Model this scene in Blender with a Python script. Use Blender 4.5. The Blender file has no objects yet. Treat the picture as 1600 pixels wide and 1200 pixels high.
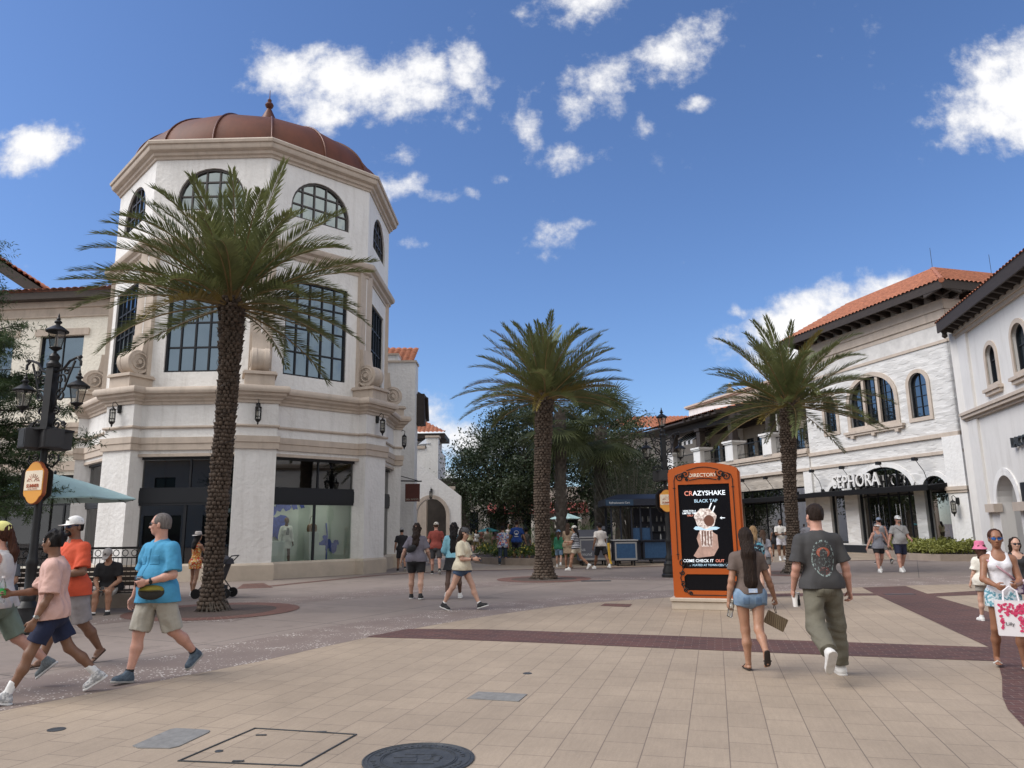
import bpy, bmesh, math, random
import numpy as np
from mathutils import Vector, Matrix, geometry
from math import sin, cos, pi, radians, atan2, sqrt, hypot
random.seed(7); RNG = np.random.default_rng(11)
SC = bpy.context.scene; COL = SC.collection
# ------------------------------------------------------------------ camera
CAM_H, FPX, PITCH, ROLL = 1.6, 1150.0, radians(11.1), 0.0135
_F = np.array([0, cos(PITCH), sin(PITCH)]); _U0 = np.array([0, -sin(PITCH), cos(PITCH)]); _R0 = np.array([1., 0, 0])
_R = _R0*cos(ROLL) - _U0*sin(ROLL); _U = _R0*sin(ROLL) + _U0*cos(ROLL)
cd = bpy.data.cameras.new('camera'); cam = bpy.data.objects.new('camera', cd); COL.objects.link(cam)
cd.sensor_width = 36; cd.lens = FPX/1600*36; cd.clip_end = 3000; cd.clip_start = .05
M = Matrix(((_R[0], _U[0], -_F[0], 0), (_R[1], _U[1], -_F[1], 0), (_R[2], _U[2], -_F[2], CAM_H), (0, 0, 0, 1)))
cam.matrix_world = M; SC.camera = cam
def ray(u, v): return _F*FPX + _R*(u-800) + _U*(600-v)
def G(u, v, z=0):                       # the ground point seen at a spot of the photograph (for measuring the place)
    d = ray(u, v); t = (z-CAM_H)/d[2]; return (d[0]*t, d[1]*t)
def AT(u, v, Y):
    d = ray(u, v)*(Y/ray(u, v)[1]); return (d[0], d[1], d[2]+CAM_H)
# ------------------------------------------------------------------ light
SUN_EL, SUN_AZ = radians(46), radians(-104)      # azimuth from +Y towards +X: the sun stands to the left, behind thin cloud
EXPOSURE = 0.48
SC.view_settings.view_transform = 'Standard'; SC.view_settings.look = 'None'; SC.view_settings.gamma = 1
SC.view_settings.exposure = EXPOSURE; SC.view_settings.use_curve_mapping = False
sd = bpy.data.lights.new('sun', 'SUN'); sun = bpy.data.objects.new('sun', sd); COL.objects.link(sun)
sd.energy = 2.4; sd.angle = radians(42); sd.color = (1, .96, .92)
sv = Vector((sin(SUN_AZ)*cos(SUN_EL), cos(SUN_AZ)*cos(SUN_EL), sin(SUN_EL)))
sun.rotation_euler = (-sv).to_track_quat('-Z', 'Y').to_euler(); sun.location = (0, 0, 60)
def build_world():
    w = bpy.data.worlds.new('World'); SC.world = w; w.use_nodes = True
    nt = w.node_tree; N = nt.nodes; L = nt.links; N.clear()
    out = N.new('ShaderNodeOutputWorld'); bg = N.new('ShaderNodeBackground')
    sky = N.new('ShaderNodeTexSky'); sky.sky_type = 'NISHITA'; sky.sun_disc = False
    sky.sun_elevation = SUN_EL; sky.sun_rotation = SUN_AZ; sky.air_density = 1.0; sky.dust_density = .6; sky.ozone_density = 2.2
    def val(x): n = N.new('ShaderNodeValue'); n.outputs[0].default_value = x; return n.outputs[0]
    def m(op, a, b=0.0, c=0.0):
        n = N.new('ShaderNodeMath'); n.operation = op
        for i, x in enumerate((a, b, c)):
            if isinstance(x, (int, float)): n.inputs[i].default_value = x
            else: L.new(x, n.inputs[i])
        return n.outputs[0]
    tc = N.new('ShaderNodeTexCoord'); sp = N.new('ShaderNodeSeparateXYZ'); L.new(tc.outputs['Generated'], sp.inputs[0])
    x, y, z = sp.outputs
    ay = m('MAXIMUM', m('ABSOLUTE', y), .15)
    cb = N.new('ShaderNodeCombineXYZ'); L.new(m('DIVIDE', x, ay), cb.inputs[0]); L.new(m('DIVIDE', z, ay), cb.inputs[1])
    L.new(m('MULTIPLY', m('LESS_THAN', y, 0.0), 7.0), cb.inputs[2])     # other clouds behind the viewer
    P = cb.outputs[0]
    wn = N.new('ShaderNodeTexNoise'); wn.inputs['Scale'].default_value = 5; wn.inputs['Detail'].default_value = 4; L.new(P, wn.inputs['Vector'])
    def vm(op, a, b, s=None):
        n = N.new('ShaderNodeVectorMath'); n.operation = op
        for i, q in enumerate((a, b)):
            if isinstance(q, tuple): n.inputs[i].default_value = q
            elif q is not None: L.new(q, n.inputs[i])
        if s is not None: n.inputs['Scale'].default_value = s
        return n.outputs[0]
    warp = vm('SCALE', vm('SUBTRACT', wn.outputs['Color'], (.5, .5, .5)), None, .13)
    PW = vm('ADD', P, warp)
    # cloud masses: where each stands in the sky, its half sizes (radians) and tilt
    blobs = [(560,118,150,62,8,1.15),(470,105,95,45,25,1.0),(640,95,90,50,-8,.95),(735,100,48,42,30,1.0),(515,175,50,32,20,.8),(420,95,40,50,0,.5),
             (925,5,95,42,-25,1.0),(1060,70,85,50,-40,.95),(925,140,75,45,-20,1.0),(835,195,55,38,40,.75),(890,238,60,30,-15,.85),(1110,35,45,40,0,.6),
             (1000,185,30,22,0,.55),(1110,148,38,14,10,.6),(1170,85,24,18,0,.5),(1245,72,18,12,0,.5),
             (630,285,52,28,5,.9),(690,318,50,18,10,.6),(635,230,50,24,-10,.6),(735,320,32,16,0,.65),(780,296,26,14,-20,.6),(715,180,22,20,0,.4),
             (862,368,52,34,-20,.85),(905,342,32,18,0,.7),(850,400,32,20,0,.6),(958,352,18,8,0,.4),
             (48,235,58,30,-5,.95),(8,212,20,10,0,.6),(1570,170,95,62,-15,1.3),(1580,110,70,45,-20,1.0),(1590,215,60,40,0,1.0),(1640,150,90,90,0,1.3),
             (1290,500,135,55,-14,1.3),(1370,470,60,38,-10,1.1),(1230,515,60,52,0,1.2),(1330,560,180,60,0,1.3),(1152,482,20,14,0,.7),
             (640,385,26,11,0,.55),(720,690,120,34,0,1.15),(790,660,60,14,0,.4),(650,660,60,40,0,.9),(930,550,60,6,-8,.25),(1000,605,60,5,-5,.25),(620,780,200,60,0,.9)]
    tot = None
    for (u, v, ru, rv, ang, st) in blobs:
        d = ray(u, v); X0, Z0 = d[0]/d[1], d[2]/d[1]
        k = 1/(d[1]/np.linalg.norm(d))/FPX*1.04
        mp = N.new('ShaderNodeMapping'); mp.vector_type = 'TEXTURE'; L.new(PW, mp.inputs[0])
        mp.inputs['Location'].default_value = (X0, Z0, 0); mp.inputs['Rotation'].default_value = (0, 0, radians(-ang)); mp.inputs['Scale'].default_value = (ru*k*1.5, rv*k*1.5, 1)
        ln = N.new('ShaderNodeVectorMath'); ln.operation = 'LENGTH'; L.new(mp.outputs[0], ln.inputs[0])
        mr = N.new('ShaderNodeMapRange'); mr.interpolation_type = 'SMOOTHSTEP'; L.new(ln.outputs['Value'], mr.inputs[0])
        mr.inputs[1].default_value = 0; mr.inputs[2].default_value = 1; mr.inputs[3].default_value = st; mr.inputs[4].default_value = 0
        tot = mr.outputs[0] if tot is None else m('SMOOTH_MAX', tot, mr.outputs[0], .15)
    back = m('MULTIPLY', m('LESS_THAN', y, 0.0), 1.15); tot = m('MAXIMUM', tot, back)  # unseen cloud behind the viewer, thickened to give white fill light
    n1 = N.new('ShaderNodeTexNoise'); n1.inputs['Scale'].default_value = 6; n1.inputs['Detail'].default_value = 14; n1.inputs['Roughness'].default_value = .68; L.new(P, n1.inputs['Vector'])
    n2 = N.new('ShaderNodeTexNoise'); n2.inputs['Scale'].default_value = 26; n2.inputs['Detail'].default_value = 8; n2.inputs['Roughness'].default_value = .6; L.new(P, n2.inputs['Vector'])
    dens = m('ADD', m('ADD', tot, m('MULTIPLY', m('SUBTRACT', n1.outputs['Fac'], .5), 2.5)), m('MULTIPLY', m('SUBTRACT', n2.outputs['Fac'], .5), 1.3))
    dens = m('MULTIPLY', dens, m('MINIMUM', m('MULTIPLY', tot, 6.0), 1.0))
    mr = N.new('ShaderNodeMapRange'); mr.interpolation_type = 'SMOOTHSTEP'; L.new(dens, mr.inputs[0]); mr.inputs[1].default_value = .30; mr.inputs[2].default_value = 1.12
    fac = mr.outputs[0]
    # brightness of the cloud body: thinner and lower parts greyer
    sh = N.new('ShaderNodeMapRange'); L.new(dens, sh.inputs[0]); sh.inputs[1].default_value = .5; sh.inputs[2].default_value = 1.6; sh.inputs[3].default_value = .72; sh.inputs[4].default_value = .98
    cc = N.new('ShaderNodeMix'); cc.data_type = 'RGBA'; cc.inputs[0].default_value = 1; cc.blend_type = 'MULTIPLY'
    cc.inputs[6].default_value = (1.0, 1.0, 1.02, 1)
    cbr = N.new('ShaderNodeCombineColor'); [L.new(sh.outputs[0], cbr.inputs[i]) for i in range(3)]; L.new(cbr.outputs[0], cc.inputs[7])
    st = N.new('ShaderNodeMix'); st.data_type = 'RGBA'; st.blend_type = 'MULTIPLY'; st.inputs[0].default_value = 1
    L.new(sky.outputs[0], st.inputs[6]); st.inputs[7].default_value = SKY_TINT
    mx = N.new('ShaderNodeMix'); mx.data_type = 'RGBA'; L.new(fac, mx.inputs[0]); L.new(st.outputs[2], mx.inputs[6])
    cm = N.new('ShaderNodeMix'); cm.data_type = 'RGBA'; cm.blend_type = 'MULTIPLY'; cm.inputs[0].default_value = 1; L.new(cc.outputs[2], cm.inputs[6]); k = CLOUD/SKY; cm.inputs[7].default_value = (k, k, k, 1)
    L.new(cm.outputs[2], mx.inputs[7]); L.new(mx.outputs[2], bg.inputs['Color']); bg.inputs['Strength'].default_value = SKY
    L.new(bg.outputs[0], out.inputs[0])
SKY = .105; CLOUD = .84; SKY_TINT = (.72, .86, 1.10, 1)
build_world()
SC.cycles.max_bounces = 6; SC.cycles.transparent_max_bounces = 12; SC.cycles.caustics_reflective = False; SC.cycles.caustics_refractive = False
# ------------------------------------------------------------------ materials
def mat(name, col, rough=.7, metal=0, var=.0, vscale=3, bump=0, bscale=40, bdist=.01, spec=.5, col2=None, emis=0, coord='Object', stretch=None, detail=6, trans=0, alpha=1, fine=0, streak=0):
    m = bpy.data.materials.new(name); m.use_nodes = True; nt = m.node_tree; N = nt.nodes; L = nt.links
    b = N['Principled BSDF']; c = tuple(col)+(1,) if len(col) == 3 else col
    b.inputs['Base Color'].default_value = c; b.inputs['Roughness'].default_value = rough; b.inputs['Metallic'].default_value = metal
    b.inputs['Specular IOR Level'].default_value = spec
    if trans: b.inputs['Transmission Weight'].default_value = trans
    if alpha < 1: b.inputs['Alpha'].default_value = alpha
    if emis: b.inputs['Emission Color'].default_value = c; b.inputs['Emission Strength'].default_value = emis
    m['nodes'] = 1
    if var or bump or fine:
        tc = N.new('ShaderNodeTexCoord'); vec = tc.outputs[coord]
        if stretch:
            mp = N.new('ShaderNodeMapping'); mp.inputs['Scale'].default_value = stretch; L.new(vec, mp.inputs[0]); vec = mp.outputs[0]
    if var:
        n = N.new('ShaderNodeTexNoise'); n.inputs['Scale'].default_value = vscale; n.inputs['Detail'].default_value = detail; n.inputs['Roughness'].default_value = .65; L.new(vec, n.inputs['Vector'])
        mr = N.new('ShaderNodeMapRange'); L.new(n.outputs['Fac'], mr.inputs[0]); mr.inputs[1].default_value = .3; mr.inputs[2].default_value = .7
        mx = N.new('ShaderNodeMix'); mx.data_type = 'RGBA'; L.new(mr.outputs[0], mx.inputs[0])
        c2 = tuple(col2)+(1,) if col2 else tuple(min(1, x*(1+var)) for x in c[:3])+(1,)
        c1 = c if col2 else tuple(x*(1-var) for x in c[:3])+(1,)
        mx.inputs[6].default_value = c1; mx.inputs[7].default_value = c2; L.new(mx.outputs[2], b.inputs['Base Color'])
        if emis: L.new(mx.outputs[2], b.inputs['Emission Color'])
    if streak:
        tc2 = N.new('ShaderNodeTexCoord'); mp2 = N.new('ShaderNodeMapping'); mp2.inputs['Scale'].default_value = (2.2, 2.2, .22); L.new(tc2.outputs['Object'], mp2.inputs[0])
        n = N.new('ShaderNodeTexNoise'); n.inputs['Scale'].default_value = 1.5; n.inputs['Detail'].default_value = 9; n.inputs['Roughness'].default_value = .7; L.new(mp2.outputs[0], n.inputs['Vector'])
        mr = N.new('ShaderNodeMapRange'); L.new(n.outputs['Fac'], mr.inputs[0]); mr.inputs[1].default_value = .50; mr.inputs[2].default_value = .74; mr.inputs[3].default_value = 0; mr.inputs[4].default_value = streak
        mx = N.new('ShaderNodeMix'); mx.data_type = 'RGBA'; mx.blend_type = 'MULTIPLY'; L.new(mr.outputs[0], mx.inputs[0]); src = b.inputs['Base Color']
        if src.links: L.new(src.links[0].from_socket, mx.inputs[6])
        else: mx.inputs[6].default_value = c
        mx.inputs[7].default_value = (.62, .60, .57, 1); L.new(mx.outputs[2], b.inputs['Base Color'])
    if bump:
        n = N.new('ShaderNodeTexNoise'); n.inputs['Scale'].default_value = bscale; n.inputs['Detail'].default_value = 5; L.new(vec, n.inputs['Vector'])
        bp = N.new('ShaderNodeBump'); bp.inputs['Strength'].default_value = bump; bp.inputs['Distance'].default_value = bdist; L.new(n.outputs['Fac'], bp.inputs['Height']); L.new(bp.outputs[0], b.inputs['Normal'])
    return m
def wires(m): return m.node_tree, m.node_tree.nodes, m.node_tree.links, m.node_tree.nodes['Principled BSDF']
def brick_mat(name, c1, c2, mortar, w, h, rot=0, off=.5, msize=.006, rough=.75, bump=.3, var=.25, squash=1, wear=None):
    m = mat(name, c1, rough); nt, N, L, b = wires(m)
    tc = N.new('ShaderNodeTexCoord'); mp = N.new('ShaderNodeMapping'); L.new(tc.outputs['Object'], mp.inputs[0]); mp.inputs['Rotation'].default_value = (0, 0, rot)
    br = N.new('ShaderNodeTexBrick'); L.new(mp.outputs[0], br.inputs['Vector']); br.offset = off
    br.inputs['Color1'].default_value = tuple(c1)+(1,); br.inputs['Color2'].default_value = tuple(c2)+(1,); br.inputs['Mortar'].default_value = tuple(mortar)+(1,)
    br.inputs['Scale'].default_value = 1; br.inputs['Brick Width'].default_value = w; br.inputs['Row Height'].default_value = h; br.inputs['Mortar Size'].default_value = msize; br.inputs['Mortar Smooth'].default_value = .2
    def nz(s, d=8, v=None):
        n = N.new('ShaderNodeTexNoise'); n.inputs['Scale'].default_value = s; n.inputs['Detail'].default_value = d; n.inputs['Roughness'].default_value = .7; L.new(v or mp.outputs[0], n.inputs['Vector']); return n.outputs['Fac']
    def mulby(colsock, fac, lo, hi, a=.3, z=.7):
        mr = N.new('ShaderNodeMapRange'); L.new(fac, mr.inputs[0]); mr.inputs[1].default_value = a; mr.inputs[2].default_value = z; mr.inputs[3].default_value = lo; mr.inputs[4].default_value = hi
        mx = N.new('ShaderNodeMix'); mx.data_type = 'RGBA'; mx.blend_type = 'MULTIPLY'; mx.inputs[0].default_value = 1; L.new(colsock, mx.inputs[6])
        cc = N.new('ShaderNodeCombineColor'); [L.new(mr.outputs[0], cc.inputs[i]) for i in range(3)]; L.new(cc.outputs[0], mx.inputs[7]); return mx.outputs[2]
    col = mulby(br.outputs['Color'], nz(.45), 1-var, 1+var*.5)
    mp2 = N.new('ShaderNodeMapping'); mp2.inputs['Scale'].default_value = (3, 30, 1); L.new(mp.outputs[0], mp2.inputs[0])
    col = mulby(col, nz(1.2, 6, mp2.outputs[0]), 1-var*.35, 1+var*.3)
    col = mulby(col, nz(90, 3), 1-var*.5, 1+var*.4)
    if wear: col = mulby(col, nz(wear, 10), .72, 1.0, .34, .42)
    L.new(col, b.inputs['Base Color'])
    bp = N.new('ShaderNodeBump'); bp.inputs['Strength'].default_value = bump; bp.inputs['Distance'].default_value = .004; bp.invert = True
    L.new(br.outputs['Fac'], bp.inputs['Height']); L.new(bp.outputs[0], b.inputs['Normal'])
    return m
# ------------------------------------------------------------------ mesh builder
LOC = {}
class Fr:                               # a wall frame: s along, o outward, z up
    def __init__(s, O, D, z0=0, flip=False):
        s.O = np.array([O[0], O[1]], float); d = np.array([D[0], D[1]], float); s.L = np.linalg.norm(d-s.O); s.d = (d-s.O)/s.L
        s.n = np.array([s.d[1], -s.d[0]]) * (-1 if flip else 1); s.z0 = z0
    def __call__(s, a, o, z): p = s.O+s.d*a+s.n*o; return (p[0], p[1], z+s.z0)
class WF:
    def __call__(s, a, o, z): return (a, o, z)
W = WF()
class Tf:                               # local frame from a matrix
    def __init__(s, m): s.m = m
    def __call__(s, a, o, z): return tuple(s.m @ Vector((a, o, z)))
def TR(loc=(0, 0, 0), rz=0, rx=0, ry=0, sc=1):
    return Tf(Matrix.Translation(loc) @ Matrix.Rotation(rz, 4, 'Z') @ Matrix.Rotation(ry, 4, 'Y') @ Matrix.Rotation(rx, 4, 'X') @ Matrix.Scale(sc, 4))
class MB:
    def __init__(s, F=W): s.v = []; s.f = []; s.F = F
    def add(s, vs, fs, F=None):
        F = F or s.F; n = len(s.v); s.v += [F(*p) for p in vs]; s.f += [tuple(i+n for i in f) for f in fs]; return s
    def box(s, a0, a1, o0, o1, z0, z1, F=None, b=0):
        if b:
            q = []
            for (z, k) in ((z0, b), (z0+b, 0), (z1-b, 0), (z1, b)):
                q += [(a0+k, o0+k, z), (a1-k, o0+k, z), (a1-k, o1-k, z), (a0+k, o1-k, z)]
            fs = [(3, 2, 1, 0), (12, 13, 14, 15)]
            for r in range(3):
                for i in range(4): j = (i+1) % 4; fs.append((r*4+i, r*4+j, r*4+4+j, r*4+4+i))
            return s.add(q, fs, F)
        q = [(a0, o0, z0), (a1, o0, z0), (a1, o1, z0), (a0, o1, z0), (a0, o0, z1), (a1, o0, z1), (a1, o1, z1), (a0, o1, z1)]
        return s.add(q, [(3, 2, 1, 0), (4, 5, 6, 7), (0, 1, 5, 4), (1, 2, 6, 5), (2, 3, 7, 6), (3, 0, 4, 7)], F)
    def poly(s, pts, F=None): return s.add(pts, [tuple(range(len(pts)))], F)
    def prism(s, pts, z0, z1, F=None):      # pts in (a,o), extruded up
        n = len(pts); q = [(p[0], p[1], z0) for p in pts]+[(p[0], p[1], z1) for p in pts]
        return s.add(q, [tuple(range(n-1, -1, -1)), tuple(range(n, 2*n))]+[(i, (i+1) % n, n+(i+1) % n, n+i) for i in range(n)], F)
    def slab(s, pts, o0, o1, F=None):       # pts in (a,z), extruded in o
        n = len(pts); q = [(p[0], o0, p[1]) for p in pts]+[(p[0], o1, p[1]) for p in pts]
        return s.add(q, [tuple(range(n)), tuple(range(2*n-1, n-1, -1))]+[((i+1) % n, i, n+i, n+(i+1) % n) for i in range(n)], F)
    def panel(s, outer, holes, o0, o1, F=None):  # wall panel with openings; outer/holes in (a,z)
        rings = [outer]+holes; flat = [p for r in rings for p in r]; N = len(flat)
        tris = geometry.tessellate_polygon([[Vector((p[0], p[1], 0)) for p in r] for r in rings])
        q = [(p[0], o1, p[1]) for p in flat]+[(p[0], o0, p[1]) for p in flat]; fs = []
        for t in tris:
            fs.append(tuple(t)); fs.append(tuple(i+N for i in reversed(t)))
        k = 0
        for r in rings:
            n = len(r)
            for i in range(n): fs.append((k+i, k+(i+1) % n, N+k+(i+1) % n, N+k+i))
            k += n
        return s.add(q, fs, F)
    def loft(s, rings, close=True, cap=True, F=None):
        n = len(rings[0]); q = [p for r in rings for p in r]; fs = []
        for r in range(len(rings)-1):
            for i in range(n if close else n-1): j = (i+1) % n; fs.append((r*n+i, r*n+j, r*n+n+j, r*n+n+i))
        if cap and close: fs.append(tuple(range(n-1, -1, -1))); fs.append(tuple(range((len(rings)-1)*n, len(rings)*n)))
        return s.add(q, fs, F)
    def lathe(s, prof, c=(0, 0, 0), n=16, F=None, cap=True, sq=(1, 1), ph=0):   # prof [(r,z)]
        return s.loft([[(c[0]+r*sq[0]*cos(2*pi*i/n+ph), c[1]+r*sq[1]*sin(2*pi*i/n+ph), c[2]+z) for i in range(n)] for r, z in prof], cap=cap, F=F)
    def tube(s, pts, r, n=8, F=None, cap=True, flat=1):
        P = [np.array(p, float) for p in pts]; R = r if isinstance(r, (list, tuple)) else [r]*len(P); rings = []; up = None
        for i, p in enumerate(P):
            t = P[min(i+1, len(P)-1)]-P[max(i-1, 0)]; t = t/(np.linalg.norm(t)+1e-9)
            if up is None: up = np.array([0, 0, 1.]) if abs(t[2]) < .9 else np.array([1., 0, 0])
            a = np.cross(t, up); a /= np.linalg.norm(a)+1e-9; b2 = np.cross(a, t); up = b2
            rings.append([tuple(p+R[i]*(a*cos(2*pi*k/n)*flat+b2*sin(2*pi*k/n))) for k in range(n)])
        return s.loft(rings, cap=cap, F=F)
    def ball(s, c, r, n=12, m=8, F=None):
        r = (r, r, r) if isinstance(r, (int, float)) else r
        return s.loft([[(c[0]+r[0]*sin(t)*cos(2*pi*i/n), c[1]+r[1]*sin(t)*sin(2*pi*i/n), c[2]-r[2]*cos(t)) for i in range(n)] for t in [max(.03, min(pi-.03, pi*j/m)) for j in range(m+1)]], F=F)
    def build(s, name, m, parent=None, smooth=False, kind=None, label=None, loc=None, cat=None, group=None, world=True):
        me = bpy.data.meshes.new(name); v = np.array(s.v, float)
        base = LOC.get(parent.name, (0, 0, 0)) if (parent is not None and world) else (0, 0, 0)
        if loc is not None: base = loc
        v = v-np.array(base) if len(v) else v
        me.from_pydata(v.tolist(), [], s.f); me.update()
        if m is not None: me.materials.append(m)
        if smooth:
            me.shade_smooth()
            if smooth is not True: me.set_sharp_from_angle(angle=radians(smooth))
        o = bpy.data.objects.new(name, me); COL.objects.link(o)
        if parent is not None: o.parent = parent; LOC[o.name] = LOC.get(parent.name, (0, 0, 0))
        elif loc is not None: o.location = loc; LOC[o.name] = tuple(loc)
        if kind: o['kind'] = kind
        if label: o['label'] = label
        if cat: o['category'] = cat
        if group: o['group'] = group
        return o
def thing(name, label, cat, loc=(0, 0, 0), rz=0, group=None):
    o = bpy.data.objects.new(name, None); COL.objects.link(o); o.location = loc; o.rotation_euler = (0, 0, rz); o.empty_display_size = .2
    LOC[o.name] = tuple(loc) if not rz else (0, 0, 0); o['label'] = label; o['category'] = cat
    if group: o['group'] = group
    return o
def copy_tree(o, parent=None):
    c = o.copy(); COL.objects.link(c); c.parent = parent
    for ch in [x for x in ALLCH.get(o.name, [])]: copy_tree(ch, c)
    return c
ALLCH = {}
def kids(o):
    ALLCH.clear()
    for x in COL.objects:
        if x.parent: ALLCH.setdefault(x.parent.name, []).append(x)
def text_mesh(txt, size, depth, F, sx=1, align='CENTER', bold=0):   # F maps (a, o, z): letters stand in the a-z plane
    cu = bpy.data.curves.new('t', 'FONT'); cu.body = txt; cu.size = size; cu.extrude = depth; cu.align_x = align; cu.offset = bold; cu.resolution_u = 3
    o = bpy.data.objects.new('t', cu); COL.objects.link(o); dg = bpy.context.evaluated_depsgraph_get(); dg.update()
    me = bpy.data.meshes.new_from_object(o.evaluated_get(dg)); bpy.data.objects.remove(o); bpy.data.curves.remove(cu)
    mb = MB(); mb.add([(v.co.x*sx, v.co.z, v.co.y) for v in me.vertices], [tuple(p.vertices) for p in me.polygons], F); bpy.data.meshes.remove(me)
    return mb
def fast_mesh(name, V, Fc, m, parent=None, smooth=False, loc=None, **kw):   # V (n,3) array; Fc (k,c) array of equal-size faces
    me = bpy.data.meshes.new(name); V = np.asarray(V, np.float32); Fc = np.asarray(Fc, np.int32)
    base = LOC.get(parent.name, (0, 0, 0)) if parent is not None else (0, 0, 0)
    if loc is not None: base = loc
    V = V-np.array(base, np.float32)
    me.vertices.add(len(V)); me.vertices.foreach_set('co', V.ravel()); k = Fc.shape[1]
    me.loops.add(Fc.size); me.loops.foreach_set('vertex_index', Fc.ravel()); me.polygons.add(len(Fc))
    me.polygons.foreach_set('loop_start', np.arange(0, Fc.size, k, dtype=np.int32)); me.update(calc_edges=True)
    if m is not None: me.materials.append(m)
    if smooth: me.shade_smooth()
    o = bpy.data.objects.new(name, me); COL.objects.link(o)
    if parent is not None: o.parent = parent; LOC[o.name] = LOC.get(parent.name, (0, 0, 0))
    elif loc is not None: o.location = loc
    for a, b in kw.items(): o[a] = b
    return o
# ------------------------------------------------------------------ ground
TILE_ROT = radians(15)
CONC = brick_mat('plaza_concrete', (.255, .208, .18), (.236, .192, .167), (.10, .085, .075), 3.1, 2.6, radians(28), .0, .012, .8, .25, .22, wear=1.3)
TAN = brick_mat('tan_stone_tile', (.372, .292, .213), (.342, .268, .196), (.19, .145, .11), .305, .46, TILE_ROT, .5, .0045, .7, .25, .22)
# run the tile columns away from the viewer: swap axes
_nt, _N, _L, _b = wires(TAN); [n for n in _N if n.type == 'MAPPING'][0].inputs['Rotation'].default_value = (0, 0, TILE_ROT+pi/2)
_br = [n for n in _N if n.type == 'TEX_BRICK'][0]; _br.inputs['Brick Width'].default_value = .46; _br.inputs['Row Height'].default_value = .305; _br.offset = .37
BRK = brick_mat('red_brick_paving', (.12, .05, .04), (.078, .036, .032), (.21, .15, .125), .205, .102, TILE_ROT, .5, .004, .75, .5, .35)
BRK2 = brick_mat('radial_brick_paving', (.15, .062, .045), (.10, .048, .04), (.2, .14, .11), .2, .1, .4, .5, .005, .75, .5, .3)
PIT = mat('tree_pit_soil', (.085, .06, .05), .9, var=.3, vscale=20, bump=.6, bscale=60)
def speckle_mat():
    m = mat('seeded_shell_paving', (.2, .155, .135), .7); nt, N, L, b = wires(m)
    tc = N.new('ShaderNodeTexCoord'); vo = N.new('ShaderNodeTexVoronoi'); vo.inputs['Scale'].default_value = 26; L.new(tc.outputs['Object'], vo.inputs['Vector'])
    n = N.new('ShaderNodeTexNoise'); n.inputs['Scale'].default_value = 1.6; n.inputs['Detail'].default_value = 8; L.new(tc.outputs['Object'], n.inputs['Vector'])
    th = N.new('ShaderNodeMapRange'); L.new(n.outputs['Fac'], th.inputs[0]); th.inputs[1].default_value = .38; th.inputs[2].default_value = .62; th.inputs[3].default_value = .06; th.inputs[4].default_value = .36
    c = N.new('ShaderNodeMath'); c.operation = 'LESS_THAN'; L.new(vo.outputs['Distance'], c.inputs[0]); L.new(th.outputs[0], c.inputs[1])
    rnd = N.new('ShaderNodeSeparateColor'); L.new(vo.outputs['Color'], rnd.inputs[0]); g = N.new('ShaderNodeMath'); g.operation = 'GREATER_THAN'; L.new(rnd.outputs[0], g.inputs[0]); g.inputs[1].default_value = .45
    mu = N.new('ShaderNodeMath'); mu.operation = 'MULTIPLY'; L.new(c.outputs[0], mu.inputs[0]); L.new(g.outputs[0], mu.inputs[1])
    base = N.new('ShaderNodeMix'); base.data_type = 'RGBA'; L.new(n.outputs['Fac'], base.inputs[0]); base.inputs[6].default_value = (.165, .125, .108, 1); base.inputs[7].default_value = (.235, .185, .16, 1)
    mx = N.new('ShaderNodeMix'); mx.data_type = 'RGBA'; L.new(mu.outputs[0], mx.inputs[0]); L.new(base.outputs[2], mx.inputs[6]); mx.inputs[7].default_value = (.66, .62, .56, 1); L.new(mx.outputs[2], b.inputs['Base Color'])
    return m
SPK = speckle_mat()
def sheet(name, pts, z, m, **k):
    mb = MB(); mb.poly([(p[0], p[1], z) for p in pts]); return mb.build(name, m, kind='structure', **k)
MB().add([(-700, -60, 0), (700, -60, 0), (700, 1500, 0), (-700, 1500, 0)], [(0, 1, 2, 3)]).build('ground', CONC, kind='structure')
edge = [(-7.2, 3.0), (-6.0, 5.2), (-4.95, 6.9), (-4.61, 7.54), (-3.91, 8.6), (-3.20, 9.75), (-2.76, 10.7), (-2.2, 11.8), (-1.25, 13.3), (-.3, 14.55), (.75, 15.75), (1.75, 16.55), (2.79, 17.12), (4.0, 17.7), (5.5, 18.3), (7.0, 18.85), (8.84, 19.5), (10.5, 19.9), (12.5, 20.1), (15, 20.1)]
sheet('plaza_tiles', edge+[(15, -3), (-7.2, -3)], .004, TAN)
def strip(line, w0, w1):
    P = np.array(line); T = np.gradient(P, axis=0); T /= np.linalg.norm(T, axis=1)[:, None]; Nn = np.stack([-T[:, 1], T[:, 0]], 1)
    return [tuple(p) for p in P+Nn*w1]+[tuple(p) for p in (P+Nn*w0)[::-1]]
sheet('shell_paving', strip(edge[2:], .01, 1.5), .003, SPK)
sheet('shell_paving', strip([G(*p) for p in [(300, 972), (430, 940), (560, 930), (680, 918), (800, 911), (940, 903), (1100, 905)]], -.75, .75), .0035, SPK)
sheet('shell_paving', strip([G(*p) for p in [(1240, 905), (1330, 906), (1450, 905), (1540, 900), (1600, 895)]], -.5, .5), .0035, SPK)
sheet('shell_paving', strip([G(*p) for p in [(30, 990), (110, 975), (230, 965), (300, 972)]], -.5, .5), .0034, SPK)
bt = [(-2.26, 11.8), (-1.75, 12.62), (-.47, 12.42), (2.42, 11.4), (3.5, 10.98), (6.14, 10.04)]; bb = [(5.62, 9.06), (4.58, 9.38), (3.22, 9.86), (2.16, 10.25), (.58, 10.85), (-1.09, 11.42), (-2.26, 11.72)]
sheet('brick_band', bt+bb, .008, BRK)
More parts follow.
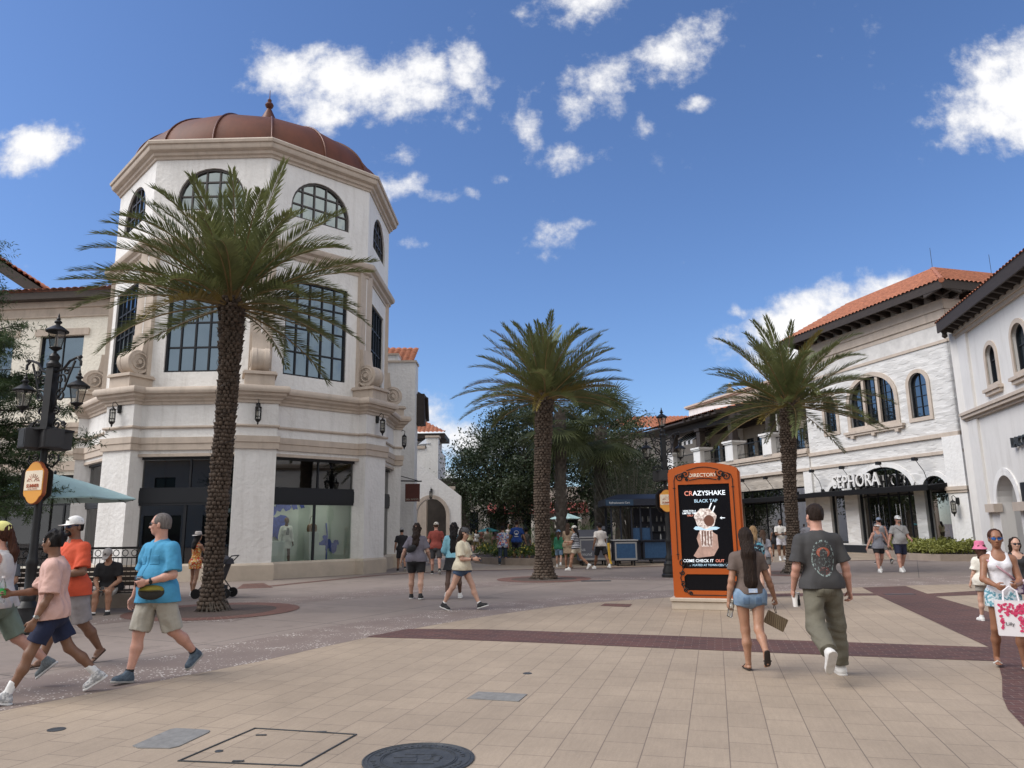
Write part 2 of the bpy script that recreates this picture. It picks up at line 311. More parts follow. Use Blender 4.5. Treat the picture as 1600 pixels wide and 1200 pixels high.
sheet('brick_band', [(6.14, 10.04), (8.18, 17.21), (8.84, 19.4), (10.1, 19.7), (9.27, 16.89), (8.6, 14.03), (8.0, 12.0), (7.5, 10.4), (7.3, 9.2), (8.8, 7.2), (15, 6.6), (15, 4), (3.6, 4), (3.78, 5.4), (4.02, 6.26), (4.25, 6.8), (4.51, 7.27), (5.06, 8.12), (5.62, 9.06)], .0083, BRK)
sheet('brick_band', [(9.2, 16.8), (9.45, 17.5), (11.3, 18.2), (15, 19.4), (15, 18.6), (11.3, 17.3)], .008, BRK)
sheet('brick_band', [(4.9, 17.35), (8.18, 17.25), (8.35, 17.75), (6.8, 18.05), (5.6, 18.0)], .008, BRK)
# small brick patches and thin brick lines of the farther paving
sheet('brick_inlay', [G(*p) for p in [(938, 947), (945, 943.5), (988, 944.5), (983, 949)]], .009, BRK2)
sheet('brick_inlay', [G(*p) for p in [(370, 920), (380, 912.5), (412, 911), (427, 918.5)]], .004, BRK2)
sheet('brick_line', strip([G(*p) for p in [(412, 917), (500, 908), (590, 899), (690, 893), (850, 889.5), (1050, 884.5), (1160, 880)]], -.16, .16), .006, BRK2)
sheet('brick_line', strip([G(*p) for p in [(1300, 877), (1370, 875.5), (1450, 877)]], -.12, .12), .006, BRK2)
TANF = TAN
far = [G(*p) for p in [(600, 899), (700, 893), (850, 889), (1050, 884), (1160, 880), (1300, 876.5), (1400, 874)]]
sheet('far_tiles', far+[(21.5, 44), (18.5, 52), (14, 62), (2, 62), (-2, 42), (-3.6, 36)], .004, TAN)
def ring(name, c, r0, r1, z, m, n=48):
    q = [(c[0]+r*cos(2*pi*i/n), c[1]+r*sin(2*pi*i/n), z) for r in (r0, r1) for i in range(n)]
    return MB().add(q, [(i, (i+1) % n, n+(i+1) % n, n+i) for i in range(n)]).build(name, m, kind='structure')
def disc(name, c, r, z, m, n=40):
    return MB().poly([(c[0]+r*cos(2*pi*i/n), c[1]+r*sin(2*pi*i/n), z) for i in range(n)]).build(name, m, kind='structure')
def radial_mat(name, c):
    m = mat(name, (.13, .06, .045), .75); nt, N, L, b = wires(m)
    tc = N.new('ShaderNodeTexCoord'); mp = N.new('ShaderNodeMapping'); mp.inputs['Location'].default_value = (-c[0], -c[1], 0); L.new(tc.outputs['Object'], mp.inputs[0])
    s = N.new('ShaderNodeSeparateXYZ'); L.new(mp.outputs[0], s.inputs[0]); a = N.new('ShaderNodeMath'); a.operation = 'ARCTAN2'; L.new(s.outputs[0], a.inputs[0]); L.new(s.outputs[1], a.inputs[1])
    k = N.new('ShaderNodeMath'); k.operation = 'MULTIPLY'; L.new(a.outputs[0], k.inputs[0]); k.inputs[1].default_value = 12; f = N.new('ShaderNodeMath'); f.operation = 'FRACT'; L.new(k.outputs[0], f.inputs[0])
    g = N.new('ShaderNodeMath'); g.operation = 'LESS_THAN'; L.new(f.outputs[0], g.inputs[0]); g.inputs[1].default_value = .09
    no = N.new('ShaderNodeTexNoise'); no.inputs['Scale'].default_value = 6; L.new(tc.outputs['Object'], no.inputs['Vector'])
    m0 = N.new('ShaderNodeMix'); m0.data_type = 'RGBA'; L.new(no.outputs['Fac'], m0.inputs[0]); m0.inputs[6].default_value = (.09, .045, .037, 1); m0.inputs[7].default_value = (.2, .085, .06, 1)
    mx = N.new('ShaderNodeMix'); mx.data_type = 'RGBA'; L.new(g.outputs[0], mx.inputs[0]); L.new(m0.outputs[2], mx.inputs[6]); mx.inputs[7].default_value = (.24, .17, .13, 1); L.new(mx.outputs[2], b.inputs['Base Color'])
    return m
PALMS = [(-6.25, 15.86), (.93, 24.19), (9.32, 25.4)]
for i, (x, y) in enumerate(PALMS):
    ro, ri = (1.72, 1.25) if i == 0 else (1.5, 1.05)
    ring('tree_pit_ring', (x, y), ri, ro, .009, radial_mat('tree_ring_brick', (x, y))); disc('tree_pit', (x, y), ri, .010, PIT)
# ------------------------------------------------------------------ buildings
STUC = mat('white_stucco', (.74, .73, .71), .85, var=.05, vscale=1.2, bump=.8, bscale=7, bdist=.03, streak=.45)
CREAM = mat('cream_stucco', (.80, .765, .67), .85, var=.05, vscale=1.5, bump=1, bscale=9, bdist=.05, streak=.2)
STONE = mat('cast_stone', (.50, .425, .355), .8, var=.10, vscale=2.5, bump=.25, bscale=30, bdist=.004, detail=10, streak=.5)
STONEL = mat('pale_limestone_block', (.50, .43, .35), .8, var=.13, vscale=1.6, bump=.2, bscale=24, bdist=.004, detail=12)
GREYW = mat('grey_white_stucco', (.66, .645, .62), .85, var=.04, vscale=1, bump=.3, bscale=7, bdist=.01, streak=.35)
COPPER = mat('copper_dome', (.105, .030, .012), .65, metal=.05, var=.28, vscale=1.1, stretch=(1, 1, .35), bump=.15, bscale=2, bdist=.03)
SEAM = mat('copper_seam', (.09, .028, .014), .45, metal=.3)
FRAME = mat('dark_window_frame', (.014, .016, .02), .5, spec=.3)
FRAMEB = mat('bronze_window_frame', (.05, .042, .038), .45)
BLACK = mat('black_metal', (.012, .012, .013), .45, var=.3, vscale=8, spec=.35)
WOOD = mat('dark_timber', (.035, .025, .02), .7, var=.3, vscale=4, stretch=(1, 1, 6))
WHITE = mat('white_paint', (.72, .71, .69), .6, var=.04, vscale=2)
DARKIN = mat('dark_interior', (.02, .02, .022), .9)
def tile_mat():
    m = mat('clay_roof_tile', (.36, .135, .075), .8, var=.4, vscale=5, bump=.3, bscale=30); return m
TILEM = tile_mat()
def glass_mat(name, tint, refl, dark=(.012, .016, .02), top=.8):
    m = bpy.data.materials.new(name); m.use_nodes = True; nt = m.node_tree; N = nt.nodes; L = nt.links; N.clear()
    out = N.new('ShaderNodeOutputMaterial'); d = N.new('ShaderNodeBsdfDiffuse'); d.inputs[0].default_value = dark+(1,)
    g = N.new('ShaderNodeBsdfGlossy'); g.inputs['Roughness'].default_value = .02; g.inputs[0].default_value = tint+(1,)
    lw = N.new('ShaderNodeLayerWeight'); lw.inputs[0].default_value = .35; mr = N.new('ShaderNodeMapRange'); L.new(lw.outputs['Fresnel'], mr.inputs[0]); mr.inputs[3].default_value = refl; mr.inputs[4].default_value = top
    no = N.new('ShaderNodeTexNoise'); no.inputs['Scale'].default_value = 1.1; bp = N.new('ShaderNodeBump'); bp.inputs['Strength'].default_value = .035; bp.inputs['Distance'].default_value = .05; L.new(no.outputs['Fac'], bp.inputs['Height']); L.new(bp.outputs[0], g.inputs['Normal'])
    mx = N.new('ShaderNodeMixShader'); L.new(mr.outputs[0], mx.inputs[0]); L.new(d.outputs[0], mx.inputs[1]); L.new(g.outputs[0], mx.inputs[2]); L.new(mx.outputs[0], out.inputs[0]); return m
def clear_glass(name, refl=.08, tint=(.8, .88, .86)):
    m = bpy.data.materials.new(name); m.use_nodes = True; nt = m.node_tree; N = nt.nodes; L = nt.links; N.clear()
    out = N.new('ShaderNodeOutputMaterial'); d = N.new('ShaderNodeBsdfTransparent'); d.inputs[0].default_value = tint+(1,)
    g = N.new('ShaderNodeBsdfGlossy'); g.inputs['Roughness'].default_value = .01
    lw = N.new('ShaderNodeLayerWeight'); lw.inputs[0].default_value = .3; mr = N.new('ShaderNodeMapRange'); L.new(lw.outputs['Fresnel'], mr.inputs[0]); mr.inputs[3].default_value = refl; mr.inputs[4].default_value = .9
    mx = N.new('ShaderNodeMixShader'); L.new(mr.outputs[0], mx.inputs[0]); L.new(d.outputs[0], mx.inputs[1]); L.new(g.outputs[0], mx.inputs[2]); L.new(mx.outputs[0], out.inputs[0]); return m
GL_BLUE = glass_mat('tinted_blue_glass', (.52, .68, .82), .24); GL_DARK = glass_mat('dark_shop_glass', (.8, .85, .85), .07)
GL_GREEN = glass_mat('pale_green_glass', (.66, .74, .72), .42); GL_MID = glass_mat('dark_blue_glass', (.50, .56, .62), .16, top=.30); GL_CLEAR = clear_glass('clear_shop_glass', .045); GL_SMOKE = clear_glass('smoked_shop_glass', .07, (.4, .42, .42))
def wave_stucco():
    m = mat('trowelled_wave_stucco', (.66, .65, .63), .85); nt, N, L, b = wires(m)
    tc = N.new('ShaderNodeTexCoord'); sp = N.new('ShaderNodeSeparateXYZ'); L.new(tc.outputs['Object'], sp.inputs[0])
    # distance along the wall whatever way it faces
    ad = N.new('ShaderNodeMath'); ad.operation = 'ADD'; L.new(sp.outputs[0], ad.inputs[0]); L.new(sp.outputs[1], ad.inputs[1])
    cb = N.new('ShaderNodeCombineXYZ'); L.new(ad.outputs[0], cb.inputs[0]); L.new(sp.outputs[2], cb.inputs[1])
    mp = N.new('ShaderNodeMapping'); mp.inputs['Scale'].default_value = (1.7, 3.3, 1); L.new(cb.outputs[0], mp.inputs[0])
    nz = N.new('ShaderNodeTexNoise'); nz.inputs['Scale'].default_value = .8; nz.inputs['Detail'].default_value = 2; L.new(mp.outputs[0], nz.inputs['Vector'])
    v = N.new('ShaderNodeVectorMath'); v.operation = 'MULTIPLY_ADD'; L.new(nz.outputs['Color'], v.inputs[0]); v.inputs[1].default_value = (.7, .9, 0); L.new(mp.outputs[0], v.inputs[2])
    vo = N.new('ShaderNodeTexVoronoi'); vo.feature = 'F1'; vo.inputs['Scale'].default_value = 1.25; L.new(v.outputs[0], vo.inputs['Vector'])
    s2 = N.new('ShaderNodeSeparateXYZ'); L.new(vo.outputs['Position'], s2.inputs[0]); s3 = N.new('ShaderNodeSeparateXYZ'); L.new(v.outputs[0], s3.inputs[0])
    k_ = N.new('ShaderNodeMath'); k_.operation = 'MULTIPLY'; L.new(s3.outputs[1], k_.inputs[0]); k_.inputs[1].default_value = 1.35
    fr = N.new('ShaderNodeMath'); fr.operation = 'FRACT'; L.new(k_.outputs[0], fr.inputs[0])          # lapped trowel strokes: a small step at each edge
    n3 = N.new('ShaderNodeTexNoise'); n3.inputs['Scale'].default_value = 1.0; n3.inputs['Detail'].default_value = 3; L.new(mp.outputs[0], n3.inputs['Vector'])
    mk = N.new('ShaderNodeMapRange'); L.new(n3.outputs['Fac'], mk.inputs[0]); mk.inputs[1].default_value = .40; mk.inputs[2].default_value = .56
    su = N.new('ShaderNodeMath'); su.operation = 'MULTIPLY'; L.new(fr.outputs[0], su.inputs[0]); L.new(mk.outputs[0], su.inputs[1])
    bp = N.new('ShaderNodeBump'); bp.inputs['Strength'].default_value = 1; bp.inputs['Distance'].default_value = .032; L.new(su.outputs[0], bp.inputs['Height']); L.new(bp.outputs[0], b.inputs['Normal'])
    return m
WAVE = wave_stucco()
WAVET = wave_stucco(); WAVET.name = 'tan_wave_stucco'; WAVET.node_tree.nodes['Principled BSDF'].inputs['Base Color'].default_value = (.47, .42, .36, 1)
def arch_pts(a0, a1, z0, zs, h, n=14):      # rectangle with an elliptical head: spring zs, rise h
    c, r = (a0+a1)/2, (a1-a0)/2
    return [(a0, z0), (a1, z0)]+[(c+r*cos(pi*i/n), zs+h*sin(pi*i/n)) for i in range(n+1)]
def arch_top(a0, a1, zs, h, a): c, r = (a0+a1)/2, (a1-a0)/2; return zs+h*sqrt(max(0, 1-((a-c)/r)**2))
def rect(a0, a1, z0, z1): return [(a0, z0), (a1, z0), (a1, z1), (a0, z1)]
def inset(pts, k):
    n = len(pts); out = []
    for i in range(n):
        p0, p, p1 = [np.array(pts[j % n], float) for j in (i-1, i, i+1)]
        e0 = p-p0; e1 = p1-p; l0, l1 = np.linalg.norm(e0), np.linalg.norm(e1)
        if l0 < 1e-6 or l1 < 1e-6: out.append(tuple(p)); continue
        n0 = np.array([-e0[1], e0[0]])/l0; n1 = np.array([-e1[1], e1[0]])/l1; b = n0+n1; b /= max(.3, (b@b)/2)
        out.append(tuple(p+b*k))
    return out
def window(F, pts, parent, o, cols, rows, fm, gm, fw=.07, bar=.045, arch=None, depth=.08, vcols=None, sub=None, name='window'):
    """frame following pts (counter-clockwise in a,z), muntins, pane; o = plane of the glass"""
    A = [p[0] for p in pts]; Z = [p[1] for p in pts]; a0, a1, z0, z1 = min(A), max(A), min(Z), max(Z)
    mb = MB(F); inner = inset(pts, fw)
    n = len(pts); q = []
    for ring, oo in ((pts, o+depth), (inner, o+depth), (inner, o-.01), (pts, o-.01)): q += [(p[0], oo, p[1]) for p in ring]
    fs = []
    for r in range(4):
        for i in range(n): j = (i+1) % n; fs.append((r*n+i, r*n+j, ((r+1) % 4)*n+j, ((r+1) % 4)*n+i))
    mb.add(q, fs)
    top = (lambda a: arch_top(a0, a1, arch[0], arch[1], a)) if arch else (lambda a: z1)
    for c in (vcols or [a0+(a1-a0)*i/cols for i in range(1, cols)]):
        mb.box(c-bar/2, c+bar/2, o, o+depth*.7, z0+fw*.6, top(c)-fw*.5)
    for r in (rows if isinstance(rows, list) else [z0+(z1-z0)*i/rows for i in range(1, rows)]):
        if arch and r > arch[0]:
            k = sqrt(max(0, 1-((r-arch[0])/arch[1])**2))*(a1-a0)/2; b0, b1 = (a0+a1)/2-k, (a0+a1)/2+k
        else: b0, b1 = a0, a1
        mb.box(b0+fw*.5, b1-fw*.5, o, o+depth*.62, r-bar/2, r+bar/2)
    w = mb.build(name, fm, parent)
    g = MB(F); g.add([(p[0], o+.012, p[1]) for p in inset(pts, fw*.5)], [tuple(range(n))]); g.build('pane', gm, w)
    return w
def surround(F, pts, k, o0, o1, parent, m=None, name='window_surround', openbottom=False):
    outer = inset(pts, -k); n = len(pts); q = []
    for ring, oo in ((outer, o1), (pts, o1), (pts, o0), (outer, o0)): q += [(p[0], oo, p[1]) for p in ring]
    fs = []
    for i in range(n):
        if openbottom and i == 0: continue
        j = (i+1) % n
        for r in range(3): fs.append((r*n+i, r*n+j, (r+1)*n+j, (r+1)*n+i))
        fs.append((3*n+i, 3*n+j, j, i))
    return MB(F).add(q, fs).build(name, m or STONE, parent)
def tiled_roof(parent, e0, e1, r0, r1, tw=.26, row=.42, name='roof', amp=.07):
    """clay barrel tiles between an eave e0-e1 and a ridge r0-r1 (points in the world)"""
    e0, e1, r0, r1 = [np.array(p, float) for p in (e0, e1, r0, r1)]; X = (e1-e0); Lx = np.linalg.norm(X); X /= Lx
    Nn = np.cross(X, r0-e0); Nn /= np.linalg.norm(Nn); Nn *= 1 if Nn[2] > 0 else -1
    Y = np.cross(Nn, X); Y *= 1 if Y[2] > 0 else -1; Ly = (r0-e0)@Y
    s0, s1 = (r0-e0)@X, (r1-e0)@X; nc = int(Lx/tw); sub = 6; nr = max(1, int(abs(Ly)/row))
    xs = np.arange(nc*sub+1)/(nc*sub)*Lx; V = []; idx = {}; Fs = []
    def prof(x): ph = (x/Lx*nc) % 1.0; return amp*abs(math.sin(pi*ph))**.8
    ys = []
    for r in range(nr): ys += [(r*Ly/nr, 0.045), ((r+1)*Ly/nr-.002, 0.0)]
    for (y, lift) in ys:
        V.append([e0+X*x+Y*y+Nn*(prof(x)+lift) for x in xs])
    V = np.array(V); nyy, nx = V.shape[:2]; Fs = []
    def ok(j, i):
        y = (ys[j][0]+ys[min(j+1, nyy-1)][0])/2; x = (xs[i]+xs[i+1])/2; t = y/Ly
        return s0*t-.05 <= x <= Lx+(s1-Lx)*t+.05
    for j in range(nyy-1):
        for i in range(nx-1):
            if ok(j, i): Fs.append((j*nx+i, j*nx+i+1, (j+1)*nx+i+1, (j+1)*nx+i))
    return fast_mesh(name, V.reshape(-1, 3), Fs, TILEM, parent)
def strap_lantern(F, a, o, z, h=.95, label='', group=None, arm=True):
    """wall lantern: o = wall plane, hangs from a curved bracket"""
    p = F(a, o, z); t = thing('wall_lantern', label, 'lantern', p, 0, group); d = .34*h
    def L(da, do, dz): return F(a+da, o+do, z+dz)
    class Q:
        def __call__(s, x, y, q): return L(x, y, q)
    Q = Q(); m = MB(Q); m.lathe([(.0, 0), (.07*h, 0), (.09*h, .05*h), (.09*h, .28*h), (.07*h, .33*h), (0, .33*h)], (0, .03*h, -.1*h), 10); m.build('backplate', BLACK, t)
    m = MB(Q); m.tube([(0, .04, .0), (0, .12*h, .22*h), (0, .26*h, .34*h), (0, d+.02, .28*h), (0, d+.02, .14*h)], .017*h, 6); m.tube([(0, .04, -.02), (0, .17*h, .05*h), (0, .12*h, .16*h)], .012*h, 5); m.build('bracket', BLACK, t)
    m = MB(Q); m.lathe([(.002, .16*h), (.02*h, .13*h), (.035*h, .09*h), (.10*h, .04*h), (.135*h, .0), (.12*h, -.02*h)], (0, d, 0), 8)
    m.lathe([(.12*h, -.50*h), (.09*h, -.56*h), (.03*h, -.62*h), (.04*h, -.65*h), (.004, -.72*h)], (0, d, 0), 8)
    for i in range(8):
        an = 2*pi*i/8; m.tube([(.118*h*cos(an), d+.118*h*sin(an), -.02*h), (.112*h*cos(an), d+.112*h*sin(an), -.5*h)], .011*h, 4)
    for zz in (-.02, -.14, -.38, -.5): m.lathe([(.12*h, 0), (.128*h, .01*h), (.12*h, .02*h)], (0, d, zz*h), 8)
    m.build('cage', BLACK, t)
    MB(Q).lathe([(.10*h, -.49*h), (.105*h, -.03*h)], (0, d, 0), 8).build('glass', GL_LAMP, t)
    MB(Q).lathe([(.025*h, -.4*h), (.03*h, -.25*h), (.01*h, -.15*h)], (0, d, 0), 6).build('candle', WHITE, t)
    return t
GL_LAMP = clear_glass('lantern_glass', .12, (.75, .74, .7))
# ================= the octagonal corner tower
TC = np.array([-11.18, 31.27]); TH = .372
class PF:                                # corner frame k: t tangential, r radial distance from the tower's axis
    def __init__(s, k): a = TH+(k-2)*pi/4; s.r = np.array([sin(a), -cos(a)]); s.t = np.array([cos(a), sin(a)])
    def __call__(s, t, r, z): p = TC+s.r*r+s.t*t; return (p[0], p[1], z)
def vtx(k, R): a = TH+(k-2)*pi/4; return TC+R*np.array([sin(a), -cos(a)])
def outline(a, rp, hw, off=0):           # 32 points around: walls at apothem a, corner piers of half width hw at radius rp
    a += off; rp += off; hw += off; P = []
    for k in range(8):
        f = PF(k); ri = (a-hw*sin(pi/8))/cos(pi/8)
        for (t, r) in ((-hw, ri), (-hw, rp), (hw, rp), (hw, ri)): q = f(t, r, 0); P.append((q[0], q[1]))
    return P
def sweep(prof, a, rp, hw):              # moulding: [(offset, z)] all the way round, closed back into the wall
    mb = MB(); mb.loft([[(p[0], p[1], z) for p in outline(a, rp, hw, off)] for off, z in prof], cap=False); return mb
TW = thing('tower_building', 'white octagonal corner tower with a rust-brown copper dome and black-framed arched windows', 'building', (TC[0], TC[1], 0))
A1, RP1, HW1 = 6.3*cos(pi/8), 6.36, .68; A2 = 5.75*cos(pi/8); S1, S2 = 2*6.3*sin(pi/8), 2*5.75*sin(pi/8)
wall = MB(); panes = []
for k in range(8):
    F = Fr(vtx(k, 6.3), vtx(k+1, 6.3)); F2 = Fr(vtx(k, 5.75), vtx(k+1, 5.75))
    shop = k in (0, 1, 2, 3, 4)
    pw0, pw1 = .70, 4.12
    wall.panel(rect(-.0, S1, 0, 6.62), [rect(pw0, pw1, .33, 4.2)] if shop else [], -.35, 0, F)
    w2 = rect(.89, 3.51, 7.3, 11.05); w3 = arch_pts(.92, 3.48, 13.55, 14.0, 1.25)
    wall.panel(rect(0, S2, 6.6, 16.2), [w2, w3] if shop else [], -.35, 0, F2)
    if shop:
        lo = window(F, rect(pw0, pw1, .33, 2.62), TW, -.22, 2, 1, FRAME, GL_CLEAR if k == 2 else GL_SMOKE, .09, .09, name='shop_window', vcols=[2.42])
        up = window(F, rect(pw0, pw1, 3.05, 4.2), TW, -.22, 2, 1, FRAME, GL_SMOKE, .09, .06, name='transom_window', vcols=[2.52])
        MB(F).box(pw0, pw1, -.25, -.12, 2.62, 3.05).build('transom_band', FRAME, TW)
        MB(F).box(pw0-.02, pw1+.02, -.2, .06, .27, .33).build('sill', STONE, TW)
        surround(F, rect(pw0, pw1, .33, 4.2), .10, -.02, .035, TW, STONE, 'opening_trim', True)
        rws = [7.3+3.75*i/4 for i in range(1, 4)]
        window(F2, w2, TW, -.16, 5, rws, FRAME, GL_BLUE, .07, .06, depth=.09)
        window(F2, w3, TW, -.16, 5, [14.15, 14.72], FRAMEB, GL_GREEN, .08, .06, arch=(14.0, 1.25), depth=.09, name='arched_window')
wall.build('wall', STUC, TW)
# piers at the eight corners of the ground storey and the stone strips above them
for k in range(8):
    f = PF(k); ri = 5.95; pier = MB(); strip2 = MB()
    pier.prism([(-HW1, ri-.2), (HW1, ri-.2), (HW1, RP1), (-HW1, RP1)], .56, 6.2, f)
    r2 = 5.72; strip2.prism([(-.40, 5.3), (.40, 5.3), (.40, r2+.02), (-.40, r2+.02)], 7.1, 12.1, f)
    pier.build('corner_pier', STUC, TW); strip2.build('corner_strip', STONE, TW)
sweep([(-.3, 0), (.09, 0), (.09, .5), (.05, .57), (-.3, .57)], A1, RP1, HW1).build('plinth', STONEL, TW)
# cut the plinth look under the shop windows by their sills; belts and cornices
sweep([(-.2, 4.42), (.07, 4.42), (.07, 4.63), (.10, 4.65), (.10, 4.86), (-.2, 4.86)], A1, RP1, HW1).build('stone_belt', STONE, TW)
sweep([(-.2, 5.17), (.05, 5.17), (.075, 5.21), (.06, 5.26), (-.2, 5.27)], A1, RP1, HW1).build('thin_belt', STONE, TW)
CORN = [(-.25, 6.02), (.05, 6.02), (.06, 6.1), (.11, 6.14), (.13, 6.2), (.24, 6.28), (.26, 6.36), (.33, 6.38), (.36, 6.44), (.36, 6.52), (.32, 6.6), (.2, 6.63), (-.9, 6.66)]
sweep(CORN, A1, RP1, HW1).build('main_cornice', STONE, TW, smooth=30)
def ring8(prof, a):
    mb = MB(); mb.loft([[tuple(vtx(k, (a+off)/cos(pi/8)))+(z,) for k in range(8)] for off, z in prof], cap=False); return mb
ring8([(-.2, 11.78), (.04, 11.78), (.05, 11.88), (.14, 11.95), (.16, 12.05), (.28, 12.12), (.32, 12.2), (.32, 12.3), (.24, 12.36), (.1, 12.42), (-.2, 12.44)], A2).build('upper_belt', STONE, TW, smooth=30)
ring8([(-.2, 15.62), (.06, 15.62), (.08, 15.7), (.16, 15.74), (.18, 15.84), (.32, 15.90), (.36, 15.98), (.36, 16.08), (.42, 16.10), (.44, 16.2), (.40, 16.26), (-.6, 16.30)], A2).build('top_cornice', STONE, TW, smooth=30)
# dome: sixteen curved copper sheets
DR, DZ, DH = 5.5, 16.25, 2.95
def domep(t): return (DR*cos(t)**.95 if t < pi/2-.01 else 0.05, DZ+DH*sin(t))
prof = [domep(pi/2*i/18) for i in range(19)]
dome = MB(); dome.loft([[(TC[0]+r*sin(TH+pi/8*k), TC[1]-r*cos(TH+pi/8*k), z) for k in range(16)] for r, z in prof], cap=True)
dm = dome.build('dome', COPPER, TW, smooth=50)
rib = MB()
for k in range(16): rib.tube([(TC[0]+(r+.02)*sin(TH+pi/8*k), TC[1]-(r+.02)*cos(TH+pi/8*k), z+.01) for r, z in prof[:-1]], .035, 6)
rib.build('dome_ribs', SEAM, dm, smooth=40)
MB().loft([[(TC[0]+(5.1+o)*sin(2*pi*i/32), TC[1]-(5.1+o)*cos(2*pi*i/32), z) for i in range(32)] for o, z in ((.3, 16.2), (.36, 16.3), (.3, 16.38))], cap=False).build('dome_kerb', STONE, dm)
fin = MB(); fin.lathe([(.5, -1.2), (.42, -.25), (.5, .0), (.34, .05), (.46, .45), (.40, .55), (.30, .8), (.14, 1.15), (.09, 1.25), (.16, 1.33), (.2, 1.43), (.15, 1.53), (.07, 1.58), (.10, 1.68), (.06, 1.74), (.02, 1.78), (.012, 2.2)], (TC[0], TC[1], 19.75), 14)
for i in range(14): an = 2*pi*i/14; fin.tube([(TC[0]+.36*cos(an), TC[1]+.36*sin(an), 19.8), (TC[0]+.48*cos(an), TC[1]+.48*sin(an), 20.22)], .03, 4)
fin.build('finial', SEAM, dm, smooth=40)
# volutes on the corners
def volute(k):
    f = PF(k); c = (6.02, 7.62); R = .44; hw = .31
    b = MB(f); b.box(-.50, .50, 5.55, 6.5, 6.64, 7.02); b.box(-.58, .58, 5.5, 6.58, 7.02, 7.09); b.box(-.54, .54, 5.5, 6.54, 7.09, 7.14); b.build('volute_pedestal', STONE, TW)
    v = MB(f); n = 26
    pts = [(c[0]+R*cos(2*pi*i/n), c[1]+R*sin(2*pi*i/n)) for i in range(n)]
    rr = [[(t, p[0]*s+c[0]*(1-s), p[1]*s+c[1]*(1-s)) for p in pts] for t, s in ((-hw, .96), (-hw+.02, 1), (-hw*.45, 1), (-hw*.4, .95), (hw*.4, .95), (hw*.45, 1), (hw-.02, 1), (hw, .96))]
    v.loft(rr)
    # the curved tail up into the strip
    T = []
    for i in range(9):
        u = i/8; T.append((5.78-.02*u, 7.35+1.35*u, .30*(1-u)**2+.10))
    v.loft([[(-hw, 5.5, z), (hw, 5.5, z), (hw, r+w, z), (-hw, r+w, z)] for (r, z, w) in T])
    for side in (-1, 1):
        sp = []
        for i in range(44):
            a = -pi*.5-i*.33; r = R*.93*(1-i/47); sp.append((side*(hw+.005), c[0]+r*cos(a), c[1]+r*sin(a)))
        v.tube(sp, [.045*(1-i/70) for i in range(44)], 5)
        v.tube([(side*hw, c[0], c[1]), (side*(hw+.05), c[0], c[1])], .08, 10)
    v.build('volute', STONE, TW, smooth=40)
for k in range(6): volute(k)
# interior of the display window (face 2) and dark rooms behind the other panes
IN = mat('display_backdrop', (.42, .47, .43), .8, var=.05, vscale=1); fl = MB()
F = Fr(vtx(2, 6.3), vtx(3, 6.3))
MB(F).box(.3, 4.9, -1.7, -1.62, .3, 2.8).box(.3, 4.9, -1.62, -.36, .26, .32).box(.28, .34, -1.62, -.36, .32, 2.8).box(4.84, 4.9, -1.62, -.36, .32, 2.8).box(.3, 4.9, -1.62, -.36, 2.75, 2.8).build('display_box', IN, TW)
LMP = mat('display_lamp_glow', (1, .95, .85), .5, emis=30)
for a in (1.2, 2.4, 3.6): MB(F).box(a-.09, a+.09, -1.0, -.82, 2.72, 2.745).build('display_lamp', LMP, TW)
core = MB(); core.prism([tuple(vtx(k, 4.3)) for k in range(8)], .05, 4.4); core.prism([tuple(vtx(k, 5.3)) for k in range(8)], 4.45, 6.2)
core.build('inner_core', DARKIN, TW)
# blue flower decoration painted on the backdrop, built as flat shapes
flw = MB(F); rs = random.Random(3)
def blob(a, z, r, n=9, o=-1.60, ph=0): flw.add([(a+r*(1+.35*math.cos(i*5.1+ph))*cos(2*pi*i/n), o, z+r*(1+.3*math.sin(i*3.7+ph))*sin(2*pi*i/n)) for i in range(n)], [tuple(range(n))])
for (a, z, r) in [(1.05, 1.75, .34), (1.25, 1.95, .22), (.9, 1.95, .2), (.75, 1.45, .14), (.8, 2.35, .16), (1.1, 2.5, .14), (1.4, 2.5, .13), (1.7, 2.52, .11), (2.0, 2.55, .09), (.72, .95, .12), (3.15, 1.0, .16), (3.35, 1.1, .2), (3.6, .95, .17), (3.0, .8, .12), (3.25, 1.35, .09), (3.75, 1.15, .1)]:
    blob(a+(.68 if a < 2.5 else .45), z, r*1.15, ph=rs.random()*6, o=-1.6+rs.random()*.02)
flw.tube([(3.75, -1.55, .35), (3.77, -1.55, 1.4), (3.70, -1.55, 1.9)], .025, 5); flw.build('painted_flowers', mat('cobalt_paint', (.06, .09, .34), .6, var=.4, vscale=9), TW)
ped = mat('white_pedestal', (.62, .66, .62), .5)
def prop(nm, lab, cat, a, o, z): return thing(nm, lab, cat, F(a, o, z))
for (a, o, w, h, lab) in ((1.28, -.85, .26, .95, 'tall white display plinth beside the mannequin in the shop window'), (2.72, -.85, .2, 1.25, 'white display plinth carrying the tan handbag in the shop window'), (3.02, -.9, .2, .75, 'low white display plinth in front of the blue flowers in the shop window')):
    MB(F).box(a-w, a+w, o-w, o+w, .32, .32+h, b=.01).build('display_plinth', ped, loc=F(a, o, .32), label=lab, cat='plinth')
t = prop('handbag', 'tan leather handbag on a white plinth in the shop window', 'handbag', 2.72, -.85, 1.57); m = MB(F)
m.loft([[(2.72+w*cos(2*pi*i/12), -.85+w*.45*sin(2*pi*i/12), z) for i in range(12)] for w, z in ((.19, 1.575), (.22, 1.65), (.2, 1.8), (.13, 1.87))]); m.build('bag_body', mat('tan_leather', (.17, .10, .05), .5), t, smooth=50)
MB(F).tube([(2.72+.1*cos(pi*i/10), -.85, 1.86+.3*sin(pi*i/10)) for i in range(11)], .012, 5).build('handle', mat('tan_leather_handle', (.12, .07, .04), .5), t)
